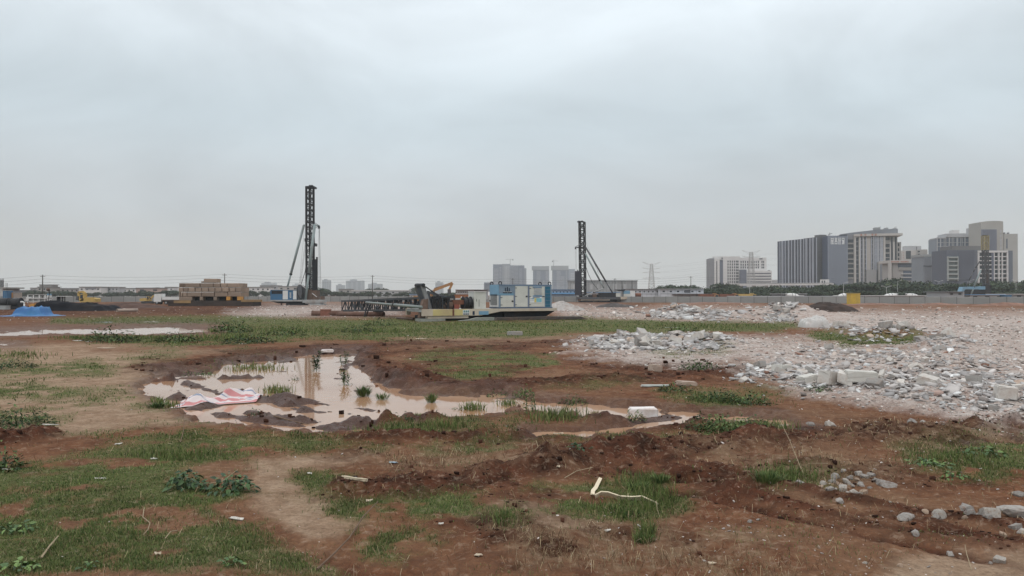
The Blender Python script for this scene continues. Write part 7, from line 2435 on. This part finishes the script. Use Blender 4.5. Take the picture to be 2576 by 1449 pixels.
# ------------------------------------------------------------------ litter
def scrap(name, label, x, y, w, dep, rz, m, seed, lift=.014):
    w, dep = w * (.72 if y > 1050 else .8), dep * (.6 if y > 1050 else .8)
    r = random.Random(seed)
    X, Y = gp(x, y)
    n = 10
    vs, fs = [(0, 0, lift)], []
    for i in range(n):
        a = 2 * math.pi * i / n
        q = r.uniform(.75, 1.08)
        vs.append((math.cos(a) * w / 2 * q, math.sin(a) * dep / 2 * q, lift * r.uniform(-.2, 1.6)))
    for i in range(n): fs.append((0, 1 + i, 1 + (i + 1) % n))
    me = bpy.data.meshes.new(name)
    me.from_pydata(vs, [], fs)
    me.materials.append(m)
    o = link_mesh(name, me, None, (X, Y, H(X, Y) + .012), (0, 0, rz))
    so = o.modifiers.new("t", 'SOLIDIFY'); so.thickness = .008
    return tag(o, label, "litter", "litter strewn over the ground")
pap = mat("litter_white", (.52, .49, .44), .8, var=.2, scale=30)
papc = mat("litter_cream", (.52, .43, .32), .7, var=.2, scale=8)
papb = mat("litter_blue", (.36, .47, .56), .6, var=.08, scale=8)
for i, (x, y, w, dp, rz, m, lab) in enumerate((
    (597,1313,.26,.10,-.1,pap,"long white paper scrap on the bare patch in the grass"), (930,1271,.13,.12,.1,papc,"round cream scrap at the path edge"),
    (1204,1414,.12,.10,.4,papc,"cream scrap lying under a dry twig"), (780,1200,.10,.05,0,pap,"small pale scrap on the grass by the path"),
    (130,1098,.5,.08,0,pap,"white strip by the dark mud lump"), (300,1125,.2,.08,.3,pap,"white torn scrap on the grass by a bare patch"),
    (390,1163,.14,.10,.2,pap,"crumpled white scrap near the dark plant"), (255,1212,.22,.04,.1,pap,"thin white paper strip in the grass"),
    (20,1190,.18,.08,.2,pap,"white plastic loop scrap in the weeds"), (1404,1196,.08,.10,.2,papc,"small pinkish cardboard scrap on the mud"),
    (1528,1340,.10,.08,.3,pap,"small white scrap on straw below the cream strip"), (1790,1417,.12,.09,.2,papc,"cream scrap on the bare brown soil"),
    (1405,1100,.3,.1,.1,papc,"cream scrap between grass and brown water"), (1470,1080,.3,.1,.2,pap,"white scrap at the wheel track water"),
    (1395,1150,.14,.07,.2,papb,"small grey-blue scrap on the soil"), (205,858,1.1,.5,.1,pap,"white plastic bag in the grass before the long pool"),
    (225,862,.6,.2,0,pap,"small white plastic scrap beside the bag"), (610,868,.5,.25,.2,pap,"white scrap at the edge of the grass band"),
    (1605,801,1.3,.5,0,pap,"white panel on the lawn beside the rubble heap"), (1690,826,1.6,.4,.1,pap,"white scrap patch on the lawn"), (265,812,2.2,.5,0,papb,"pale panel lying before the long pool"),
    (265,880,1.2,.4,0,papc,"pale board on the sandy ground"), (1610,1035,.2,.1,.2,papb,"grey-blue scrap beside the foam block"), (2130,962,.45,.3,.4,papb,"pale blue sheet scrap in the rubble edge"),
    (1110,1345,.08,.05,.2,pap,"tiny white scrap on the tan soil"), (380,812,2.0,.5,.1,pap,"long white board at the far bank of the pool"), (2260,855,1.0,.4,0,papc,"cream board on the stone heap"),
    (1060,853,.9,.5,.2,papc,"pale lump on the lawn edge"), (400,1415,.1,.07,.1,papc,"yellowish scrap in the dry grass"), (990,1170,.2,.1,.1,papb,"grey sheet scrap on the path edge"))):
    scrap("litter_scrap", lab, x, y, w, dp, rz, m, 400 + i)

def ribbon(name, label, pts, w, m, cat, z=.03):
    W = [gp(x, y) for x, y in pts]
    vs, fs = [], []
    for i, (X, Y) in enumerate(W):
        a = W[max(0, i - 1)]; b = W[min(len(W) - 1, i + 1)]
        d = Vector((b[0] - a[0], b[1] - a[1], 0)).normalized()
        n = Vector((-d.y, d.x, 0)) * w / 2 * (1 - .35 * abs(i / (len(W) - 1) - .45))
        hz_ = H(X, Y) + z + .015 * math.sin(i * 2.1)
        vs += [(X + n.x, Y + n.y, hz_), (X - n.x, Y - n.y, hz_ + .06 * abs(d.x))]
        if i: fs.append((2 * i - 2, 2 * i - 1, 2 * i + 1, 2 * i))
    me = bpy.data.meshes.new(name)
    me.from_pydata(vs, [], fs)
    me.materials.append(m)
    o = link_mesh(name, me)
    so = o.modifiers.new("t", 'SOLIDIFY'); so.thickness = .014; so.offset = 0
    return tag(o, label, cat)
ribbon("bark_strip", "bent cream strip of peeled bark lying on the grass", [(1510,1211),(1505,1222),(1498,1234),(1491,1243),(1490,1252),(1497,1258),(1510,1253),(1530,1256),(1560,1259),(1590,1262),(1615,1265),(1638,1267),(1652,1272)], .05,
       mat("bark_cream", (.68, .58, .42), .8, var=.08, scale=12), "bark strip")
def twig(label, pts, r, m, zs):
    c = MB()
    P = []
    for (x, y), z in zip(pts, zs):
        X, Y = gp(x, y)
        P.append(Vector((X, Y, H(X, Y) + z)))
    for i, (a, b) in enumerate(zip(P[:-1], P[1:])): c.tube(a, b, r * (1 - .5 * i / len(P)), 6, r * (1 - .5 * (i + 1) / len(P)))
    return tag(c.build("twig", m), label, "twig", "twigs on the ground")
twm = mat("twig_brown", (.14, .09, .06), .9, var=.2, scale=10)
tws = mat("twig_straw", (.30, .235, .15), .9, var=.15, scale=10)
twig("long thin brown branch lying across grass and path", [(800,1442),(842,1408),(880,1374),(915,1326),(952,1288)], .010, twm, (.02, .04, .05, .06, .05))
twig("short straw stalk in the grass corner", [(108,1420),(128,1402),(150,1383)], .010, tws, (.02, .05, .10))
twig("thin dark twig standing in the grass by the path", [(455,1120),(462,1108),(466,1094)], .008, twm, (.0, .10, .22))
twig("curved pale stalk in the left grass", [(365,1290),(362,1310),(380,1330),(375,1350),(362,1362)], .006, tws, (.03, .03, .03, .03, .03))
twig("pale straw stalk lying beside the dark plants", [(500,1232),(560,1224),(600,1200)], .006, tws, (.02, .04, .08))
twig("dry straw stalk leaning over the stone cluster", [(2028,1212),(2010,1190),(1985,1160),(1960,1130)], .005, tws, (.0, .12, .24, .36))
twig("thin straw stalk crossing the stone cluster", [(2080,1184),(2060,1190),(2030,1188)], .004, tws, (.06, .12, .1))
twig("bent dry stalk on bare brown soil", [(2440,1432),(2428,1412),(2424,1400)], .004, tws, (.0, .08, .15))
twig("small forked straw stalk on grass", [(418,1375),(432,1360),(450,1356)], .006, tws, (.03, .05, .05))
twig("dry reed stalks by the cream strip", [(1660,1300),(1652,1290),(1650,1280)], .004, tws, (.0, .06, .12))
twig("crossing dry stalks on the mud ridge", [(1420,1210),(1450,1200),(1490,1190)], .007, tws, (.02, .05, .07))
twig("dark stick floating on the pool", [(690,1050),(740,1056),(800,1060)], .02, twm, (.03, .03, .03))

# ------------------------------------------------------------------ weeds
def leafmesh(L, W, m, seed, fold=.25):
    r = random.Random(seed)
    vs = [(0, 0, 0)]
    n = 4
    for i in range(1, n):
        t = i / n
        w = W / 2 * math.sin(math.pi * t ** .8) ** .8
        z = -.35 * L * t * t
        vs += [(L * t, w, z + fold * w), (L * t, 0, z), (L * t, -w, z + fold * w)]
    vs.append((L, 0, -.35 * L))
    fs = [(0, 2, 1), (0, 3, 2)]
    for i in range(n - 2):
        k = 1 + i * 3
        fs += [(k, k + 1, k + 4, k + 3), (k + 1, k + 2, k + 5, k + 4)]
    k = 1 + (n - 2) * 3
    fs += [(k, k + 1, len(vs) - 1), (k + 1, k + 2, len(vs) - 1)]
    me = bpy.data.meshes.new("leaf")
    me.from_pydata(vs, [], fs)
    me.materials.append(m)
    return me
LM = [mat("leaf_deep", (.026, .060, .022), .55, var=.12, scale=8, rand=.35, spec=.4), mat("leaf_mid", (.055, .105, .032), .55, var=.12, scale=8, rand=.3), mat("leaf_bright", (.12, .19, .05), .55, var=.12, scale=8, rand=.25)]
def broadleaf(x, y, w, h, n, L, mats_, label, seed):
    r = random.Random(seed)
    X, Y = gp(x, y)
    root = empty("broadleaf_weed", (X, Y, H(X, Y) - .01), label, "weed", "weeds growing on the site")
    me = [leafmesh(L * k, L * .62 * k, m, seed + i) for i, (k, m) in enumerate((q, m) for q in (.7, 1.0, 1.25) for m in mats_)]
    c = MB()
    for i in range(n):
        a = r.uniform(0, 6.28); q = r.random() ** .6
        px, py, pz = math.cos(a) * w / 2 * q, math.sin(a) * w / 3 * q, h * (1 - .75 * q * q) * r.uniform(.35, 1.0)
        if i % 6 == 0: c.tube((px * .2, py * .2, 0), (px, py, pz), .006, 4, .003)
        link_mesh("leaf", me[r.randrange(len(me))], root, (px, py, pz), (r.gauss(0, .35), r.gauss(.05, .35), a + r.gauss(0, .6)))
    c.build("stem", LM[1], root)
broadleaf(472, 1238, .48, .25, 110, .075, [LM[0], LM[1]], "dark green broad-leaved weed clump nearer the grass", 1)
broadleaf(585, 1246, .56, .26, 140, .075, [LM[0], LM[1]], "dark green broad-leaved weed clump beside the sandy path", 2)
broadleaf(60, 1444, .42, .10, 45, .06, [LM[2], LM[1]], "bright green creeping weed in the grass corner", 3)
broadleaf(40, 1345, .45, .10, 50, .055, [LM[2], LM[1]], "bright green weed patch at the grass margin", 4)
broadleaf(232, 1445, .22, .09, 26, .05, [LM[2], LM[1]], "small bright green weed beside the creeping one", 5)
broadleaf(585, 1440, .20, .10, 26, .05, [LM[1], LM[2]], "small green weed on dry straw", 6)
broadleaf(2330, 1175, .75, .10, 70, .07, [LM[2], LM[1]], "bright creeping weed patch beyond the stone cluster", 7)
broadleaf(2465, 1150, .7, .12, 60, .07, [LM[1], LM[2]], "green weed patch at the end of the grassy ridge", 8)
broadleaf(1455, 1168, .35, .14, 34, .06, [LM[0], LM[1]], "small dark weed on the mud berm", 9)
broadleaf(2400, 1205, .35, .10, 36, .06, [LM[2], LM[1]], "low bright weed tuft near the brown soil", 10)

def leafy(x, y, h, w, n, L, label, seed, cols, kind="bush", z=None):
    """weed with many small leaves: 'bush' rounded, 'spire' upright with whorls, 'reed' blades"""
    r = np.random.default_rng(seed)
    X, Y = gp(x, y)
    zz_ = (H(X, Y) if z is None else z) - .02
    root = empty({"bush": "bushy_weed", "spire": "upright_weed", "reed": "reed_clump"}[kind], (X, Y, zz_), label, "weed", "weeds growing on the site")
    st = MB()
    V, F_, C_ = [], [], []
    C0 = np.array(cols)
    def leaf(p, d, L_, W_):
        d = d / np.linalg.norm(d)
        s = np.cross(d, [0, 0, 1.0]); s /= np.linalg.norm(s) + 1e-6
        k = len(V)
        V.extend([p, p + d * L_ * .5 + s * W_ / 2, p + d * L_ - np.array([0, 0, L_ * .25]), p + d * L_ * .5 - s * W_ / 2])
        F_.append((k, k + 1, k + 2, k + 3))
        c = C0[r.integers(len(C0))] * r.uniform(.7, 1.3)
        C_.extend([c] * 4)
    if kind == "bush":
        for i in range(max(4, n // 25)):
            a = r.uniform(0, 6.28); q = r.uniform(.1, .9)
            st.tube((0, 0, 0), (math.cos(a) * w / 2 * q, math.sin(a) * w / 2 * q * .7, h * r.uniform(.5, .95)), .008, 4, .003)
        for i in range(n):
            a = r.uniform(0, 6.28); q = r.uniform(0, 1) ** .5
            p = np.array([math.cos(a) * w / 2 * q, math.sin(a) * w / 2 * q * .7, h * (1 - .8 * q * q) * r.uniform(.1, 1.05) * (1 + .35 * math.sin(a * 3 + seed))])
            leaf(p, np.array([math.cos(a), math.sin(a), r.uniform(-.3, .9)]) + r.normal(0, .4, 3), L * r.uniform(.6, 1.3), L * r.uniform(.25, .5))
    elif kind == "spire":
        for s in range(max(1, int(w / .1))):
            ox, oy, hh_ = r.normal(0, w / 4), r.normal(0, w / 4), h * r.uniform(.6, 1.0)
            lx_, ly_ = r.normal(0, .12 * h), r.normal(0, .12 * h)
            st.tube((ox, oy, 0), (ox + lx_, oy + ly_, hh_), .010, 5, .005)
            m_ = n // max(1, int(w / .1))
            for i in range(m_):
                t = .12 + .88 * i / m_
                a = i * 2.4
                leaf(np.array([ox + lx_ * t, oy + ly_ * t, hh_ * t]), np.array([math.cos(a), math.sin(a), r.uniform(.1, 1.2)]) + r.normal(0, .25, 3), L * (1.1 - .6 * t) * r.uniform(.6, 1.3), L * .2)
    else:
        for i in range(n):
            a = r.uniform(0, 6.28); q = r.uniform(0, 1) ** .7
            p = np.array([math.cos(a) * w / 4 * q, math.sin(a) * w / 4 * q, 0])
            leaf(p, np.array([math.cos(a) * q * .6, math.sin(a) * q * .6, 1.0]), h * r.uniform(.6, 1.1), .012 + .004 * Y / 15)
        st.tube((0, 0, 0), (.02, 0, h * .5), .006, 4)
    st.build("stem", LM[1], root)
    o = np_mesh("foliage", np.array(V), np.array(F_), leafm2, np.array(C_))
    o.parent = root
DK = [(.030, .055, .022), (.045, .075, .028), (.028, .045, .022)]
GN = [(.060, .105, .035), (.085, .135, .045), (.11, .155, .05)]
YG = [(.12, .17, .055), (.16, .19, .07), (.10, .14, .045)]
ST = [(.40, .32, .20), (.30, .23, .14), (.22, .16, .10)]
WLv = -.08
leafy(795, 928, .84, .26, 90, .26, "tall dark upright weed standing in the pool", 1, DK, "spire", WLv)
leafy(868, 962, .52, .40, 90, .20, "shorter upright weed with whorled leaves in the pool", 2, DK + GN, "spire", WLv)
leafy(862, 912, .60, .36, 90, .20, "upright weed on the muddy tip behind the pool", 3, DK + GN, "spire")
leafy(915, 990, .42, .55, 170, .1, "dense reed clump standing in the pool", 4, GN + DK, "reed", WLv)
leafy(962, 998, .30, .50, 90, .1, "thin reed clump beside the dense one in the pool", 5, GN, "reed", WLv)
leafy(1085, 1005, .36, .34, 110, .1, "reed clump at the edge of the brown shallows", 6, GN + YG, "reed", WLv)
leafy(740, 950, .16, .34, 40, .07, "small dark water weed in the pool", 7, DK, "bush", WLv)
leafy(560, 1000, .14, .3, 40, .06, "small dark water weed beside the striped sheet", 8, DK, "bush", WLv)
leafy(640, 1040, .18, .5, 60, .07, "straggling dark weed below the striped sheet", 9, DK, "bush", WLv)
leafy(1335, 1046, .46, .36, 110, .12, "upright straw-green weed by the wheel track", 10, GN + ST, "spire")
leafy(1318, 998, .26, .55, 170, .08, "white-flecked green bush behind the brown shallows", 11, GN, "bush")
leafy(1442, 1010, .24, .65, 190, .08, "dark low bush at the water beyond the dry tuft", 12, DK + GN, "bush")
leafy(1172, 1022, .12, .6, 90, .07, "low green weed islet in the brown shallows", 13, GN, "bush", WLv)
leafy(1835, 1100, .34, 1.1, 420, .10, "bright leafy weed bush at the wheel track water", 14, GN + YG, "bush")
leafy(1775, 1092, .30, .7, 200, .09, "dark leafy weed beside the bright bush", 15, DK + GN, "bush")
leafy(1900, 1096, .26, .7, 200, .09, "dark grassy weed past the bright bush", 16, DK + GN, "bush")
leafy(1595, 1056, .20, .45, 130, .08, "small weed in front of the foam block", 17, GN + ST, "bush")
leafy(1500, 1040, .26, .55, 150, .12, "dry straw-coloured tuft beside the brown water", 18, ST, "reed")
leafy(1050, 1055, .22, .45, 120, .10, "pale dry grass tuft at the pool outlet", 19, ST + YG, "reed")
leafy(45, 1075, .34, 1.3, 420, .10, "dark green bush at the sandy path side", 20, DK + GN, "bush")
leafy(5, 1190, .30, .7, 260, .09, "leafy dark bush beside the white plastic loop", 21, DK + GN, "bush")
leafy(30, 930, .30, 1.6, 260, .12, "low dark grass tuft on the sandy ground", 22, DK, "bush")
leafy(1760, 940, .30, 1.3, 300, .12, "dark green weed at the foot of the rubble edge", 23, DK + GN, "bush")
leafy(1800, 1012, .30, 1.4, 420, .10, "green weed patch below the rubble edge", 24, GN + DK, "bush")
leafy(1880, 1018, .30, 1.2, 320, .10, "dark green weed bush below the white blocks", 25, DK + GN, "bush")
leafy(1700, 990, .24, .9, 200, .10, "weed tuft over the pale plank", 26, DK + GN, "bush")
leafy(1250, 990, .22, .6, 140, .08, "grassy weed on the dark bank", 27, DK + GN, "bush")
leafy(395, 1028, .18, .7, 180, .09, "dark grass tuft at the near shore of the pool", 28, DK + GN, "reed")
leafy(505, 938, .22, 1.3, 220, .10, "dark green weed mat at the pool's back shore", 29, DK + GN, "bush")
leafy(1010, 1068, .14, .5, 110, .07, "small dark weed at the wheel rut", 30, DK, "bush")
leafy(280, 862, .7, 2.6, 320, .25, "dark bush before the long pool", 31, DK + GN, "bush")
leafy(450, 862, .55, 2.2, 240, .22, "low green bush at the pool's grassy shore", 32, DK + GN, "bush")
leafy(625, 866, .55, 2.6, 240, .22, "dark bush in the grass band beside the pale track", 33, DK, "bush")
leafy(590, 838, .75, 2.4, 240, .25, "dark weed bush at the end of the long pool", 34, DK + GN, "bush")
leafy(560, 830, .6, 2.0, 180, .22, "green bush with pale flowers at the pool end", 35, GN, "bush")
leafy(720, 845, .5, 2.2, 180, .22, "green bush in the grass band", 36, DK + GN, "bush")
leafy(900, 836, .5, 2.2, 160, .22, "dark bush on the lawn before the rusty pipes", 37, DK, "bush")
leafy(960, 820, .5, 2.8, 160, .25, "grassy bush by the rusty pipes", 38, DK + GN, "bush")
leafy(1720, 836, .45, 2.0, 200, .2, "bright green bush on the lawn before the rubble bank", 39, GN, "bush")
leafy(2055, 1000, .2, .6, 120, .08, "weed at the foot of the white blocks", 40, DK + GN, "bush")
leafy(1620, 1362, .16, .26, 90, .06, "short green tuft standing in dry straw", 41, GN + YG, "reed")
leafy(1600, 1232, .18, .5, 160, .07, "bright green grass tuft above the cream strip", 42, YG + GN, "reed")
leafy(1660, 1220, .20, .35, 120, .07, "upright green grass tuft beside the mud rut", 43, YG + GN, "reed")
leafy(1570, 1290, .12, .7, 200, .06, "green grass tuft under the cream strip", 44, YG + GN, "reed")
leafy(1930, 1225, .20, .7, 260, .08, "long green grass tuft beside the lone boulder", 45, YG + GN, "reed")

# ------------------------------------------------------------------ site worker behind the lowered rig
def person(x, d, z0, label):
    root = empty("person", (wx(x, d), d, z0), label, "person")
    J = {"pel": (0, 0, .95, .15), "belly": (0, 0, 1.12, .15), "chest": (0, 0, 1.34, .17), "neck": (0, 0, 1.50, .065), "head": (0, -.01, 1.60, .095), "top": (0, 0, 1.70, .08),
         "shl": (-.19, 0, 1.42, .075), "ell": (-.28, -.02, 1.16, .05), "wrl": (-.22, -.16, .98, .04), "hal": (-.18, -.22, .94, .045),
         "shr": (.19, 0, 1.42, .075), "elr": (.30, .02, 1.17, .05), "wrr": (.30, -.10, .95, .04), "har": (.29, -.14, .88, .045),
         "hil": (-.10, 0, .90, .11), "knl": (-.12, -.03, .50, .075), "anl": (-.13, 0, .10, .05), "tol": (-.14, -.16, .05, .05),
         "hir": (.10, 0, .90, .11), "knr": (.12, -.03, .50, .075), "anr": (.13, 0, .10, .05), "tor": (.14, -.16, .05, .05)}
    E = [("pel", "belly"), ("belly", "chest"), ("chest", "neck"), ("neck", "head"), ("head", "top"), ("chest", "shl"), ("shl", "ell"), ("ell", "wrl"), ("wrl", "hal"), ("chest", "shr"), ("shr", "elr"), ("elr", "wrr"), ("wrr", "har"),
         ("pel", "hil"), ("hil", "knl"), ("knl", "anl"), ("anl", "tol"), ("pel", "hir"), ("hir", "knr"), ("knr", "anr"), ("anr", "tor")]
    ks = list(J)
    me = bpy.data.meshes.new("body")
    me.from_pydata([J[k][:3] for k in ks], [(ks.index(a), ks.index(b)) for a, b in E], [])
    me.materials.append(mat("work_clothes", (.055, .06, .075), .85))
    o = link_mesh("body", me, root)
    o.modifiers.new("skin", 'SKIN')
    me.skin_vertices  # created by the modifier's data layer below
    if not me.skin_vertices: pass
    lay = me.skin_vertices[0].data if len(me.skin_vertices) else None
    if lay is not None:
        for i, k in enumerate(ks):
            lay[i].radius = (J[k][3], J[k][3]); lay[i].use_root = (k == "pel")
    o.modifiers.new("sub", 'SUBSURF').levels = 1
    c = MB()
    for (z0_, r0), (z1_, r1) in (((.98, .20), (1.15, .205)), ((1.15, .205), (1.36, .225)), ((1.36, .225), (1.46, .17))): c.tube((0, 0, z0_), (0, 0, z1_), r0, 12, r1, cap=False)
    c.build("vest", mat("vest_lime", (.48, .62, .10), .7), root)
    c = MB()
    for (z0_, r0), (z1_, r1) in (((1.64, .135), (1.70, .13)), ((1.70, .13), (1.76, .10)), ((1.76, .10), (1.785, .03))): c.tube((0, 0, z0_), (0, 0, z1_), r0, 12, r1)
    c.tube((0, -.03, 1.635), (0, -.03, 1.65), .165, 12)
    c.build("helmet", white_m, root)
    c = MB(); c.tube((0, -.02, 1.54), (0, -.02, 1.645), .088, 10, .10); c.tube((0, -.11, 1.60), (0, -.13, 1.58), .018, 6)
    c.build("face", mat("skin", (.42, .26, .18), .6), root)
person(1161, 118, .45, "worker in lime vest and white helmet standing behind the lowered rig")
mound("soil_mound", "small soil hump under the worker behind the lowered rig", "soil heap", 1161, 118, 2.6, 2.0, .52, MATS["bank_soil"], 61, .15)

# ------------------------------------------------------------------ haze in the air
hm = bpy.data.materials.new("haze_air")
hm.use_nodes = True
ht = hm.node_tree
ht.nodes.clear()
ho = ht.nodes.new("ShaderNodeOutputMaterial")
hv = ht.nodes.new("ShaderNodeVolumePrincipled")
hv.inputs["Color"].default_value = (.90, .955, .96, 1)
hv.inputs["Density"].default_value = HAZE
ht.links.new(hv.outputs[0], ho.inputs["Volume"])
hz = MB()
hz.box(-5200, 5200, -400, 5600, -3.5, 260)
tag(hz.build("haze", hm), "thin grey haze over the whole site", "haze", kind="stuff")
